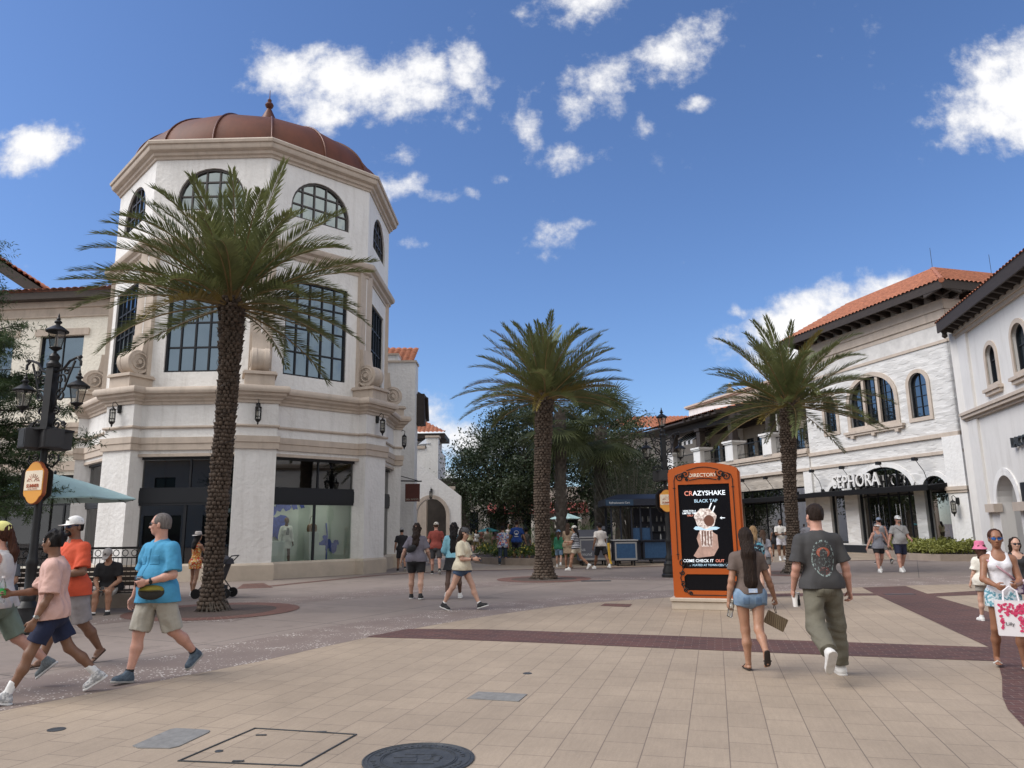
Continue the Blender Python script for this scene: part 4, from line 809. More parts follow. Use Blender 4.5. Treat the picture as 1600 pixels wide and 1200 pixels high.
tiled_roof(FB, (-11, Y+1.4, zz-.1), (xe+.1, Y+1.4, zz-.1), (-11, Y+4.5, zz+1.25), (xe-2.0, Y+4.5, zz+1.25), .33)
p = AT(671, 690, Y+.8); t = thing('terrace_parasol', 'grey striped parasol on the far roof terrace', 'parasol', (p[0], p[1], z1))
MB().lathe([(.9, 0), (.86, .03), (.5, .32), (.48, .30), (.3, .48), (.02, .62)], (p[0], p[1], p[2]-.25), 8).build('canopy', mat('grey_canopy', (.35, .37, .4), .8), t); MB().tube([(p[0], p[1], z1), (p[0], p[1], p[2]+.5)], .03, 6).build('pole', BLACK, t)
# ================= far storefronts beyond the trees and the far tiled roof
SX = thing('far_storefront', 'pale arcade with a red awning beyond the oak trees', 'building', (0, 72, 0)); F7 = Fr((-9, 72), (22, 72))
hs = [rect(3.5+i*3.2, 5.6+i*3.2, .1, 3.2) for i in range(8)]
MB(F7).panel(rect(0, 31, 0, 5.5), hs, -.5, 0).build('wall', mat('far_cream_wall', (.34, .31, .27), .8, var=.2, vscale=.6), SX)
for h in hs: window(F7, h, SX, -.3, 2, 2, FRAME, GL_DARK, .08, .06, name='shop_window')
m = MB(F7)
for i in range(10): m.lathe([(.2, 0), (.26, .1), (.2, .3), (.17, 3.0), (.28, 3.2), (.28, 3.4)], (4.2+i*2.2, 1.6, 0), 10)
m.build('column', mat('far_column', (.55, .52, .47), .7), SX)
MB(F7).add([(6.5, 0, 4.0), (16, 0, 4.0), (16, 2.0, 3.2), (6.5, 2.0, 3.2), (16, 2, 2.95), (6.5, 2, 2.95)], [(0, 1, 2, 3), (3, 2, 4, 5)]).build('awning', mat('faded_red_awning', (.28, .07, .06), .8), SX)
FT = thing('far_tiled_building', 'low building with a long orange clay tile roof between the trees and the pergola', 'building', (13, 74, 0))
e0, e1 = AT(960, 672, 74), AT(1110, 662, 70); r0, r1 = AT(975, 652, 79), AT(1110, 648, 78)
MB().box(e0[0], e1[0]+6, 75, 84, 0, e0[2]-.1).build('wall', mat('far_wall', (.45, .42, .38), .8), FT)
tiled_roof(FT, (e0[0]-1, 73, e0[2]), (e1[0]+8, 73, e0[2]), (e0[0]+1.5, 79, r0[2]), (e1[0]+8, 79, r0[2]), .42, .6, amp=.1)
# closes the view behind the left wing and the right shops
BK = thing('background_block', 'plain pale block closing the gap behind the archway', 'building', (-14, 66, 0)); MB().box(-26, -6.5, 64, 70, 0, 6.5).build('wall', STUC, BK)
MB().box(-26.1, -6.4, 63.9, 70, 6.5, 6.7).build('coping', STONE, BK)

# unseen building added behind the viewer to keep bright sky out of shop-window reflections
BH = thing('unseen_opposite_building', 'pale two-storey building added unseen behind the viewer, for window reflections', 'building', (0, -34, 0)); FO = Fr((40, -34), (-50, -34))
hs = [rect(4+i*7, 8.5+i*7, .3, 3.6) for i in range(12)]+[rect(5+i*7, 7.5+i*7, 5.5, 8) for i in range(12)]
MB(FO).panel(rect(0, 90, 0, 10), hs, -.4, 0).build('wall', CREAM, BH)
for h in hs: window(FO, h, BH, -.2, 2, 1, FRAME, GL_DARK, .1, .08)
tiled_roof(BH, (-50, -33, 10), (40, -33, 10), (-50, -40, 12.5), (40, -40, 12.5), .5, .8)
# ------------------------------------------------------------------ vegetation
def leaf_mat(name, c, c2, vs=3, rough=.55, transl=.25):
    m = mat(name, c, rough, var=.4, vscale=vs, col2=c2); nt, N, L, b = wires(m)
    t = N.new('ShaderNodeBsdfTranslucent'); src = b.inputs['Base Color'].links[0].from_socket; L.new(src, t.inputs[0])
    mx = N.new('ShaderNodeMixShader'); mx.inputs[0].default_value = transl; out = [n for n in N if n.type == 'OUTPUT_MATERIAL'][0]
    L.new(b.outputs[0], mx.inputs[1]); L.new(t.outputs[0], mx.inputs[2]); L.new(mx.outputs[0], out.inputs[0]); return m
PALM = leaf_mat('date_palm_leaflet', (.095, .12, .05), (.22, .24, .09), 1.3); PALMY = leaf_mat('yellowing_palm_leaflet', (.17, .13, .03), (.24, .19, .05), 2)
RACH = mat('palm_leaf_stalk', (.20, .14, .055), .6, var=.3, vscale=4)
BARK = mat('palm_trunk_boots', (.085, .062, .046), .9, var=.5, vscale=7, bump=.6, bscale=40, bdist=.01); BARK2 = mat('palm_trunk_core', (.035, .026, .02), .95)
BARKG = mat('grey_bark', (.11, .095, .08), .9, var=.3, vscale=5, bump=.5, bscale=25)
def frond(V, Fc, g, base, az, el, Lf, droop, side=0, width=.42, n=64, twist=0):
    """one feather leaf: stalk curve and leaflets -> quads"""
    d = np.array([sin(az), cos(az), 0]); pts = []; p = np.array(base, float); e = el; K = 26; tan = []
    sd = np.array([cos(az), -sin(az), 0.])*side
    for i in range(K+1):
        u = i/K; t = d*cos(e)+np.array([0, 0, sin(e)])+sd*u*.5; t /= np.linalg.norm(t); pts.append(p.copy()); tan.append(t); p = p+t*Lf/K; e -= droop/K*(.35+1.5*u)
    pts = np.array(pts); tan = np.array(tan); R = []
    us = np.linspace(.10, .985, n)
    for s in (-1, 1):
        for u in us:
            x = u*K; i = min(int(x), K-1); f = x-i; q = pts[i]*(1-f)+pts[i+1]*f; t = tan[i]
            lat = np.cross(t, [0, 0, 1]); ln = np.linalg.norm(lat); lat = lat/ln if ln > .05 else np.array([1., 0, 0]); upv = np.cross(lat, t)
            lat = lat*s; L = width*(min(1, .35+u*3.2) if u < .25 else (1-.62*((u-.25)/.75)**1.7))*(.85+.3*g.random())
            k = .22+.45*g.random()
            dr = lat*cos(k)*(.80-.35*u)+upv*sin(k)*.75+t*(.55+.55*u)+g.normal(size=3)*.05; dr /= np.linalg.norm(dr)
            w = .0125*(1.0+.3*g.random())*Lf/3.2+.003; wd = np.cross(dr, upv); wd /= np.linalg.norm(wd)+1e-9
            mid_ = q+dr*L*.45+wd*0; tip = q+dr*L+np.array([0, 0, -.06*L])
            b = len(V); V += [q-wd*w*.4, mid_-wd*w, tip, mid_+wd*w]; Fc.append((b, b+1, b+2, b+3))
    return pts
def date_palm(loc, hgt, label, r_top=.30, r_base=.42, r_mid=.19, fl=3.1, nf=62, seed=1, lean=(0, 0), group='date palms in round brick pits', low=-.55, zs=.95):
    g = np.random.default_rng(seed); t = thing('date_palm', label, 'palm tree', (loc[0], loc[1], 0), 0, group)
    x0, y0 = loc
    def ax(z): u = z/hgt; return (x0+lean[0]*u+.05*sin(u*5+seed), y0+lean[1]*u)
    def rad(z):
        u = z/hgt; r = r_top+.0
        r = r_mid+(.012*sin(u*9+seed)) + (r_base-r_mid)*math.exp(-z/.30) + (r_top-r_mid)*max(0, (u-.55)/.45)**1.3
        return r*(1 if u < .97 else 1-(u-.97)*6)
    core = MB(); core.loft([[(ax(z)[0]+rad(z)*.93*cos(2*pi*i/14), ax(z)[1]+rad(z)*.93*sin(2*pi*i/14), z) for i in range(14)] for z in np.linspace(0, hgt, 30)])
    tr = core.build('trunk', BARK2, t)
    V = []; Fc = []; row = .085; nr = int(hgt/row); per = 14
    for j in range(nr):
        z = .05+j*row
        for i in range(per):
            a = 2*pi*(i+.5*(j % 2))/per+g.normal()*.04; cx, cy = ax(z); r = rad(z); er = np.array([cos(a), sin(a), 0]); et = np.array([-sin(a), cos(a), 0]); ez = np.array([0, 0, 1.])
            c = np.array([cx, cy, z]); w = r*.24*(.8+.4*g.random()); h = row*(.8+.4*g.random()); dp = (.022+.04*g.random())*(1+1.6*max(0, z/hgt-.55))*(0 if g.random() < .12 else 1); tipup = .02+.10*max(0, z/hgt-.55)*g.random()
            P = [c+er*r*.93-et*w*1.02, c+er*r*.93+et*w*1.02, c+er*(r+dp*.5)-et*w*.8+ez*h*.1-ez*h*.35, c+er*(r+dp*.5)+et*w*.8-ez*h*.25, c+er*(r+dp)+et*w*.45+ez*(h*.45+tipup), c+er*(r+dp)-et*w*.45+ez*(h*.45+tipup), c+er*r*.93+et*w*.8+ez*h*.9, c+er*r*.93-et*w*.8+ez*h*.9]
            b = len(V); V += P; Fc += [(b+0, b+1, b+3, b+2), (b+2, b+3, b+4, b+5), (b+5, b+4, b+6, b+7), (b+0, b+2, b+5, b+7), (b+1, b+6, b+4, b+3)]
    fast_mesh('leaf_boots', np.array(V), Fc, BARK, tr)
    # wispy fibres at the foot
    fb = MB()
    for i in range(70): a = g.random()*2*pi; z = .02+.28*g.random(); r = rad(z); fb.tube([(x0+r*cos(a), y0+r*sin(a), z), (x0+(r+.08)*cos(a+.1), y0+(r+.08)*sin(a+.1), z*.5), (x0+(r+.12)*cos(a+.2), y0+(r+.12)*sin(a+.2), .01)], .006, 3)
    fb.build('root_fibres', BARKG, tr)
    V = []; Fc = []; V2 = []; F2 = []; stalk = MB(); cx, cy = ax(hgt)
    for i in range(nf):
        u = (i+.5)/nf; az = i*2.39996+g.normal()*.12; el = 1.42-(1.42-low)*u**zs+g.normal()*.07; Lf = fl*(.80+.25*g.random())*(.82 if u < .12 else 1)*(.9 if u > .9 else 1)
        rb = .10+.18*u; base = (cx+rb*sin(az), cy+rb*cos(az), hgt+.02-.30*u+.05)
        drp = (.3+.85*g.random())*(1 if el > .2 else .75)
        yel = g.random() < .05
        pts = frond(V2 if yel else V, F2 if yel else Fc, g, base, az, el, Lf, drp, g.normal()*.25, fl*.165, 78)
        stalk.tube([tuple(p) for p in pts[::3]], [.026*(1-k/10) for k in range(len(pts[::3]))], 4)
    cr = fast_mesh('crown', np.array(V)*np.array([1, 1, 1]), Fc, PALM, t)
    if F2: fast_mesh('yellow_leaves', np.array(V2), F2, PALMY, cr)
    stalk.build('leaf_stalks', RACH, cr)
    wire = MB(); wire.tube([(ax(z)[0]+(rad(z)+.07)*cos(a), ax(z)[1]+(rad(z)+.07)*sin(a), z) for a, z in zip(np.linspace(0, 18*pi, 150), np.linspace(.3, hgt*.92, 150))], .004, 3)
    wire.build('light_string', BLACK, t)
    return t
date_palm((-6.25, 15.86), 6.75, 'largest date palm, in front of the white corner tower', .25, .30, .175, fl=3.35, nf=64, seed=4, lean=(-.05, 0), low=-.22)
date_palm(PALMS[1], 6.0, 'date palm in the middle, in front of the dark oaks', .27, .40, .225, fl=3.0, nf=66, seed=9, lean=(.10, 0), low=-.12, zs=1.3)
date_palm(PALMS[2], 5.85, 'date palm on the right, in front of the pergola terrace', .28, .32, .19, fl=3.3, nf=60, seed=14, lean=(.35, 0), low=-.3, zs=1.1)
SAB = leaf_mat('fan_palm_leaf', (.06, .085, .035), (.16, .18, .07), 2, .6, .25)
def sabal(loc, hgt, label, seed, R=1.35, n=46, rt=.2, lean=0):
    g = np.random.default_rng(seed); t = thing('cabbage_palm', label, 'palm tree', (loc[0], loc[1], 0), 0, 'fan palms behind the middle date palm')
    m = MB(); m.loft([[(loc[0]+lean*z/hgt+(rt+.03*sin(z*6+i*2))*cos(2*pi*i/12), loc[1]+(rt+.03*sin(z*6+i))*sin(2*pi*i/12), z) for i in range(12)] for z in np.linspace(0, hgt, 26)])
    tr = m.build('trunk', BARKG, t); V = []; Fc = []
    for j in range(int(hgt/.2)):
        for i in range(6):
            a = 2*pi*(i+.5*(j % 2))/6+g.normal()*.1; z = .3+j*.2; er = np.array([cos(a), sin(a), 0]); et = np.array([-sin(a), cos(a), 0]); c = np.array([loc[0]+lean*z/hgt, loc[1], z]); b = len(V)
            V += [c+er*rt-et*.09, c+er*rt+et*.09, c+er*(rt+.12)+et*.03+[0, 0, .28], c+er*(rt+.12)-et*.03+[0, 0, .28]]; Fc.append((b, b+1, b+2, b+3))
    fast_mesh('leaf_boots', V, Fc, BARKG, tr); V = []; Fc = []
    c0 = np.array([loc[0]+lean, loc[1], hgt])
    for i in range(n):
        u = (i+.5)/n; az = i*2.39996; el = 1.3-2.6*u**.9+g.normal()*.1; d = np.array([sin(az)*cos(el), cos(az)*cos(el), sin(el)]); hub = c0+d*R*(.75+.25*g.random()); side = np.cross(d, [0, 0, 1]); side /= np.linalg.norm(side)+1e-6; up = np.cross(side, d)
        for k in range(30):
            a = (k/29-.5)*4.0; q = d*cos(a)+side*sin(a)+up*.25*cos(a); q /= np.linalg.norm(q); L = R*(.62+.25*cos(a*.5))*(.9+.2*g.random()); p1 = hub+q*L*.55; p2 = hub+q*L*.85+np.array([0, 0, -.20*L*(.4+.6*g.random())]); w = np.cross(q, up); w /= np.linalg.norm(w)+1e-6; b = len(V)
            V += [hub-w*.008, p1-w*.028, p1+w*.028, hub+w*.008, p2, p2+w*.004]; Fc += [(b, b+1, b+2, b+3), (b+1, b+4, b+5, b+2)]
    fast_mesh('crown', V, Fc, SAB, t)
sabal((2.15, 34.5), 6.9, 'fan palm with a shaggy crown directly behind the middle date palm', 3, 1.7, 50, .24, .1)
sabal((4.25, 37.5), 6.6, 'fan palm with drooping leaves left of the blue kiosk', 5, 1.8, 46, .28, .25)
OAKL = leaf_mat('oak_leaf', (.012, .024, .009), (.042, .064, .022), .8, .5, .15); OLIV = leaf_mat('olive_leaf', (.06, .075, .045), (.13, .14, .09), 3); CYP = leaf_mat('feathery_leaf', (.03, .055, .022), (.085, .13, .045), 2.2, .6, .3)
def limbs(base, hgt, spread, g, n=7, r=.22, t=None, m=None, z0=.35, name='trunk'):
    mb = MB(); b = np.array(base, float); top = b+np.array([g.normal()*.1, 0, hgt*z0]); mb.tube([tuple(b), tuple(b*.5+top*.5+[.05, 0, 0]), tuple(top)], [r*1.25, r, r*.9], 9); ends = []
    for i in range(n):
        a = 2*pi*i/n+g.normal()*.3; e = .55+.7*g.random(); L = spread*(.6+.5*g.random()); d = np.array([cos(a)*cos(e), sin(a)*cos(e), sin(e)*hgt/spread*.55]); p1 = top+d*L*.45+[0, 0, .2]; p2 = top+d*L+g.normal(size=3)*.2
        mb.tube([tuple(top), tuple(p1), tuple(p2)], [r*.6, r*.38, r*.14], 6); ends += [p1, p2]
        for q in range(3):
            p3 = p1+(d+g.normal(size=3)*.5)*L*.4; mb.tube([tuple(p1), tuple(p3)], [r*.25, r*.07], 5); ends.append(p3)
    mb.build(name, m or BARKG, t); return ends
def clump_tree(name, label, base, ctr, rad, nclump, per, leaf, m, seed, size, cr=.9, group=None, cat='tree', tr=.25, z0=.35, flat=.7, keep=None, bark=None):
    g = np.random.default_rng(seed); t = thing(name, label, cat, tuple(base), 0, group)
    limbs(base, (ctr[2]+rad[2])-base[2], max(rad[0], rad[1])*.8, g, 7, tr, t, bark or BARKG, z0)
    C = []
    while len(C) < nclump:
        d = g.normal(size=3); d /= np.linalg.norm(d); c = np.array(ctr)+d*np.array(rad)*(.35+.65*g.random()**.5)*(.8+.3*g.random())
        C.append(c)
    C = np.array(C); s = cr*(.5+.8*g.random((nclump, 1))); P = (C[:, None, :]+g.normal(size=(nclump, per, 3))*s[:, None, :]*np.array([.5, .5, .5*flat])).reshape(-1, 3)
    if keep is not None: P = P[keep(P)]
    leaf_cards('crown', P, size, m, g, t); return t
clump_tree('oak_tree', 'dark dense oak left of the middle date palm, beside the archway', (-1.0, 53, 0), (-1.1, 53, 5.4), (3.7, 3.4, 4.0), 125, 260, None, OAKL, 21, .17, 1.15, 'dark oaks at the end of the plaza', tr=.3)
clump_tree('oak_tree', 'tall dark oak standing directly behind the middle palm trunks', (1.8, 50, 0), (1.2, 50, 6.9), (3.4, 3.2, 4.4), 115, 260, None, OAKL, 22, .17, 1.15, 'dark oaks at the end of the plaza', tr=.3)
clump_tree('oak_tree', 'dark oak with a ragged top behind the blue kiosk', (7.0, 50, 0), (5.8, 50, 6.3), (4.0, 3.4, 4.3), 115, 250, None, OAKL, 23, .17, 1.15, 'dark oaks at the end of the plaza', tr=.28)
clump_tree('oak_tree', 'farthest oak, right of the kiosk below the orange roof', (11.5, 58, 0), (11.0, 58, 3.9), (3.4, 3.0, 2.9), 90, 220, None, OAKL, 25, .18, 1.1, 'dark oaks at the end of the plaza', tr=.25)
# airy grey-green tree with bare stems over the kiosk
g = np.random.default_rng(31); t = thing('olive_tree', 'airy grey-green tree with many bare stems above the blue kiosk', 'tree', (5.6, 36.5, 0)); mb = MB(); E = []
for i in range(46):
    a = g.random()*2*pi; sp = 1.9*g.random()**.6; h = 3.0+2.1*g.random()-.25*sp; p = [(5.6, 36.5, .6), (5.6+.35*sp*cos(a), 36.5+.35*sp*sin(a), 1.8), (5.6+.75*sp*cos(a), 36.5+.7*sp*sin(a), h*.75), (5.6+sp*cos(a), 36.5+sp*sin(a), h)]
    mb.tube(p, [.045, .03, .018, .008], 5); E += [p[2], p[3], p[3], tuple((np.array(p[2])+np.array(p[3]))/2)]
mb.tube([(5.6, 36.5, 0), (5.6, 36.5, .7)], [.16, .12], 8); mb.build('stems', mat('pale_bark', (.20, .18, .15), .85), t); E = np.array(E)
P = (E[:, None, :]+g.normal(size=(len(E), 46, 3))*.24).reshape(-1, 3); leaf_cards('crown', P, .085, OLIV, g, t, .3)
# feathery tree at the left edge, close to the viewer
g = np.random.default_rng(41); bx, by = -12.35, 15.5
t = thing('bald_cypress_tree', 'feathery dark green tree cut off by the left edge of the picture', 'tree', (bx, by, 0)); mb = MB(); mb.tube([(bx, by, 0), (bx+.05, by, 4), (bx, by, 8.7)], [.24, .17, .05], 9); tw = []
for i in range(104):
    z = 1.9+6.5*(i/104)**1.15; a = i*2.4+g.normal()*.3; L = (2.3 if z < 3.2 else 2.6 if z < 4.8 else 2.7-(z-4.8)*.85 if z < 7 else .8)*(.65+.5*g.random()); d = np.array([cos(a), sin(a), .18+.1*g.normal()]); p0 = np.array([bx, by, z]); K = 9
    pts = [p0+d*L*k/K+np.array([0, 0, -.28*(k/K)**2+.05*sin(k)]) for k in range(K+1)]; mb.tube([tuple(p) for p in pts], [.035*(1-k/12) for k in range(K+1)], 4)
    for k in range(2, K+1):
        for q in range(10 if z < 5.5 else 4): e = pts[k]+(g.normal(size=3)*[.30, .30, .14]); tw.append((pts[k], e))
mb.build('trunk', BARKG, t); V = []; Fc = []
for (p, e) in tw:
    n = 13; dd = e-p
    for k in range(n):
        q = p+dd*(k+1)/n
        for s in (-1, 1):
            l = np.cross(dd, g.normal(size=3)); l /= np.linalg.norm(l)+1e-6; l = l*s*.8+dd/np.linalg.norm(dd)*.5; L = .09+.06*g.random(); w = np.cross(l, g.normal(size=3)); w = w/np.linalg.norm(w)*.009; b = len(V)
            V += [q, q+l*L*.5+w, q+l*L+[0, 0, -.01], q+l*L*.5-w]; Fc.append((b, b+1, b+2, b+3))
fast_mesh('crown', V, Fc, CYP, t)
# planting beds
KERB = mat('stone_kerb', (.30, .245, .20), .8, var=.15, vscale=3, bump=.3, bscale=20); YG = leaf_mat('variegated_leaf', (.10, .12, .022), (.34, .34, .08), 14, .5); LG = leaf_mat('light_green_leaf', (.05, .09, .02), (.12, .16, .035), 5); PINKF = mat('small_pink_flowers', (.5, .12, .2), .6)
def bed(name, label, pts, h, kh, m, n, size, seed, flowers=None, cat='flower bed'):
    c = np.mean(pts, axis=0); t = thing(name, label, cat, (c[0], c[1], 0)); P = np.array(pts, float); out = P; inn = c+(P-c)*(1-.22/np.linalg.norm(P-c, axis=1)[:, None])
    mb = MB(); k = len(P); q = [(p[0], p[1], 0) for p in out]+[(p[0], p[1], kh) for p in out]+[(p[0], p[1], kh) for p in inn]+[(p[0], p[1], kh-.08) for p in inn]
    mb.add(q, [(i+r*k, (i+1) % k+r*k, (i+1) % k+(r+1)*k, i+(r+1)*k) for r in range(3) for i in range(k)]); mb.build('kerb', KERB, t)
    MB().poly([(p[0], p[1], kh-.06) for p in inn]).build('soil', PIT, t)
    g = np.random.default_rng(seed); A = []
    lo, hi = inn.min(0), inn.max(0)
    def inside(x, y):
        c_ = False; j = k-1
        for i in range(k):
            if (inn[i][1] > y) != (inn[j][1] > y) and x < (inn[j][0]-inn[i][0])*(y-inn[i][1])/(inn[j][1]-inn[i][1])+inn[i][0]: c_ = not c_
            j = i
        return c_
    while len(A) < n//12:
        x, y = lo+(hi-lo)*g.random(2)
        if inside(x, y): A.append((x, y, kh+h*(.25+.6*g.random()*(.6+.4*sin(x*3)))))
    A = np.array(A); Q = (A[:, None]+g.normal(size=(len(A), 12, 3))*[.10, .10, .07]).reshape(-1, 3); Q[:, 2] = np.maximum(Q[:, 2], kh)
    leaf_cards('foliage', Q, size, m, g, t, .6)
    if flowers: leaf_cards('blossom', Q[g.random(len(Q)) < .12]+[0, 0, .05], size*.8, flowers, g, t, .9)
    return t
def arcpts(P): return [tuple(p) for p in P]
bed('flower_bed', 'curved planting bed with yellow and green foliage behind the middle palm', [G(742, 880), G(790, 883), G(860, 884), G(905, 882), (4.6, 38), (4.0, 42), (0.5, 44), (-1.6, 42), (-2.3, 39.5)], .55, .3, LG, 9000, .11, 51, mat('yellow_blossom', (.5, .42, .08), .6))
bed('flower_bed', 'low yellow-green hedge bed with a stone kerb in front of the arched shop', [G(1392, 869), G(1420, 874.5), G(1470, 877), G(1530, 877), G(1560, 872), (22.2, 34.0), (20.9, 35.2), (20.2, 38.3), (18.9, 40.5)], .62, .28, YG, 13000, .11, 52)
t = thing('saw_palmetto', 'clump of upright green fronds behind the child in the green shirt', 'plant', (1.9, 38.6, 0)); V = []; Fc = []; g = np.random.default_rng(61)
for i in range(30): frond(V, Fc, g, (1.9+g.normal()*.6, 38.6+g.normal()*.4, .4), g.random()*6.28, 1.1+.2*g.normal(), 1.7, .8, 0, .3, 26)
fast_mesh('fronds', V, Fc, LG, t)
t = thing('saw_palmetto', 'clump of upright green fronds behind the man in the blue T-shirt', 'plant', (-.3, 39.2, 0)); V = []; Fc = []
for i in range(24): frond(V, Fc, g, (-.3+g.normal()*.6, 39.2+g.normal()*.4, .4), g.random()*6.28, 1.1+.2*g.normal(), 1.5, .8, 0, .3, 26)
fast_mesh('fronds', V, Fc, LG, t)
t = thing('saw_palmetto', 'bright yellow-green clump of fronds between the striped-top woman and the grey cart', 'plant', (3.4, 38.2, 0)); V = []; Fc = []
for i in range(34): frond(V, Fc, g, (3.4+g.normal()*.7, 38.2+g.normal()*.4, .4), g.random()*6.28, 1.1+.2*g.normal(), 1.9, .8, 0, .35, 26)
fast_mesh('fronds', V, Fc, LG, t)
# ------------------------------------------------------------------ street furniture
def spiral(c, r0, turns, a0, dirn=1, n=22, k=.12): return [(c[0]+r0*(1-(1-k)*i/n)*cos(a0+dirn*2*pi*turns*i/n), 0, c[1]+r0*(1-(1-k)*i/n)*sin(a0+dirn*2*pi*turns*i/n)) for i in range(n+1)]
def lamp_head(t, c, h, name='lantern'):
    """six-sided street lantern; c = underside of the glass"""
    F = TR(c); s = h; m = MB(F)
    m.lathe([(.20*s, .46*s), (.30*s, .47*s), (.31*s, .50*s), (.24*s, .56*s), (.13*s, .64*s), (.06*s, .68*s), (.06*s, .72*s), (.10*s, .75*s), (.10*s, .78*s), (.045*s, .83*s), (.06*s, .86*s), (.02*s, .93*s), (.03*s, .95*s), (.004, 1.03*s)], n=12)
    m.lathe([(.03*s, -.18*s), (.05*s, -.12*s), (.04*s, -.1*s), (.13*s, -.03*s), (.17*s, 0), (.16*s, .02*s)], n=12)
    for i in range(6): a = 2*pi*i/6+.3; m.tube([(.155*s*cos(a), .155*s*sin(a), .01*s), (.245*s*cos(a), .245*s*sin(a), .48*s)], .014*s, 4)
    b = m.build(name, BLACK, t, smooth=40, world=False)
    MB(F).lathe([(.145*s, .01*s), (.235*s, .47*s)], n=6, ph=.3, cap=False).build('glass', GL_LAMP, b, world=False)
    MB(F).lathe([(.05*s, .02*s), (.05*s, .12*s), (.035*s, .13*s), (.035*s, .36*s), (.01*s, .4*s)], n=8).build('bulb', WHITE, b, world=False)
    return b
def make_lamp(label, loc, rz):
    t = thing('street_lamp', label, 'street lamp', (loc[0], loc[1], 0), rz, 'three-headed cast iron street lamps')
    m = MB(); m.lathe([(.26, 0), (.26, .08), (.22, .12), (.23, .2), (.17, .34), (.18, .42), (.11, .52), (.12, .62), (.075, .72), (.085, 1.1), (.10, 1.14), (.08, 1.2), (.065, 1.3), (.055, 3.1)], n=16); m.box(-.075, .075, -.075, .075, 3.1, 4.5, b=.01); m.lathe([(.11, 4.5), (.12, 4.56), (.07, 4.62), (.09, 4.7), (.05, 4.76)], n=12)
    m.build('post', BLACK, t, smooth=40, world=False)
    lamp_head(t, (0, 0, 4.86), .62, 'top_lantern')
    for s in (-1, 1):
        m = MB(TR(rz=0 if s > 0 else pi)); r = .019
        def T(p, rr=r): m.tube(p, rr, 5)
        T([(.07, 0, 4.42), (.22, 0, 4.46), (.34, 0, 4.60), (.50, 0, 4.66), (.58, 0, 4.58), (.58, 0, 4.5)], .024)
        T([(.07, 0, 3.7), (.14, 0, 3.95), (.28, 0, 4.1), (.36, 0, 4.35), (.46, 0, 4.6)], .02)
        T(spiral((.18, 4.28), .11, 1.3, -.5)); T(spiral((.22, 4.0), .12, 1.4, 1.2)); T(spiral((.15, 3.72), .08, 1.2, 2.2, -1)); T(spiral((.30, 4.43), .07, 1.2, .5, -1)); T(spiral((.2, 3.48), .09, 1.3, 1.5)); T(spiral((.34, 3.5), .05, 1.2, 0, -1))
        T([(.07, 0, 3.45), (.2, 0, 3.58), (.34, 0, 3.5), (.38, 0, 3.42)])
        m.ball((.56, 0, 4.66), .035, 8, 6); m.build('bracket', BLACK, t, smooth=50, world=False)
        lamp_head(t, (s*.58, 0, 3.83), .60, 'side_lantern')
        m = MB(TR(rz=0 if s > 0 else pi)); m.tube([(.06, 0, 2.8), (.2, 0, 2.74), (.32, 0, 2.85), (.3, 0, 2.95)], .018, 5).tube(spiral((.16, 2.9), .07, 1.2, 0), .014, 5).build('scroll', BLACK, t, world=False)
    SPK_ = mat('speaker_box_black', (.02, .02, .022), .55, bump=.2, bscale=200) if 'speaker_box_black' not in bpy.data.materials else bpy.data.materials['speaker_box_black']
    for k in range(4):
        a = pi/4+.35+k*pi/2; m = MB(TR((0, 0, 3.05), a)); m.box(-.16, .16, .11, .37, 0, .34, b=.012).box(-.13, .13, .37, .378, .03, .31); m.build('speaker_box', SPK_, t, world=False)
    MB().box(-.3, .3, -.3, .3, 3.36, 3.40).build('bracket_plate', BLACK, t, world=False)
    return t
def banner(loc, z0, z1, label, yaw):
    """scalloped seasonal sign with a rising sun"""
    t = thing('summer_sign', label, 'sign', loc, yaw, 'scalloped summer signs on the street lamps'); h = z1-z0; w = h*.31
    def outl(k=1.0, n=48):
        P = []
        for i in range(n):
            a = 2*pi*i/n; r = 1+.05*abs(sin(a*4)); x = w*sin(a)*r*(1.0 if abs(cos(a)) < .55 else .93); z = h/2*cos(a)*1.0; x = max(-w*1.04, min(w*1.04, x*1.28))*(1-.12*(abs(cos(a)) > .62)); P.append((x*k, h/2+z*k))
        return P
    MB().slab(outl(1.0), -.04, .04).build('panel', mat('orange_sign_face', (.72, .33, .05), .5) if 'orange_sign_face' not in bpy.data.materials else bpy.data.materials['orange_sign_face'], t, world=False)
    MB().slab(outl(1.04), -.03, .03).build('rim', mat('rust_rim', (.30, .08, .03), .5) if 'rust_rim' not in bpy.data.materials else bpy.data.materials['rust_rim'], t, world=False)
    MB(TR((-.17, .14, 0), radians(40))).slab(outl(1.05), -.02, .02).build('back_panel', BLACK, t, world=False)
    cream = bpy.data.materials.get('cream_sign_face') or mat('cream_sign_face', (.80, .70, .55), .5); q = [p for p in outl(.95) if .3*h < p[1] < .80*h]
    q = sorted([p for p in q if p[0] < 0], key=lambda p: -p[1])+sorted([p for p in q if p[0] >= 0], key=lambda p: p[1])
    MB().slab(q, -.046, -.04).build('cream_field', cream, t, world=False)
    red = bpy.data.materials.get('brick_red_print') or mat('brick_red_print', (.38, .09, .03), .5); m = text_mesh('SUMMER', h*.115, .002, Tf(Matrix.Translation((0, -.05, h*.385))), 1.0, bold=.002)
    for i in range(9): a = pi*(i+.5)/9; m.tube([(.26*w*1.4*cos(a), -.05, h*.52+.26*w*1.2*sin(a)), (.5*w*1.4*cos(a), -.05, h*.52+.5*w*1.25*sin(a))], .004, 4)
    for s in (-.4, .4): m.tube([(w*(s+.3*cos(a)), -.05, h*.51+.26*w*sin(a)) for a in np.linspace(.2, pi-.2, 6)], .004, 4)
    m.build('lettering', red, t, world=False)
    text_mesh('DISNEY SPRINGS', h*.035, .001, Tf(Matrix.Translation((0, -.05, h*.335))), 1.3).build('small_lettering', red, t, world=False)
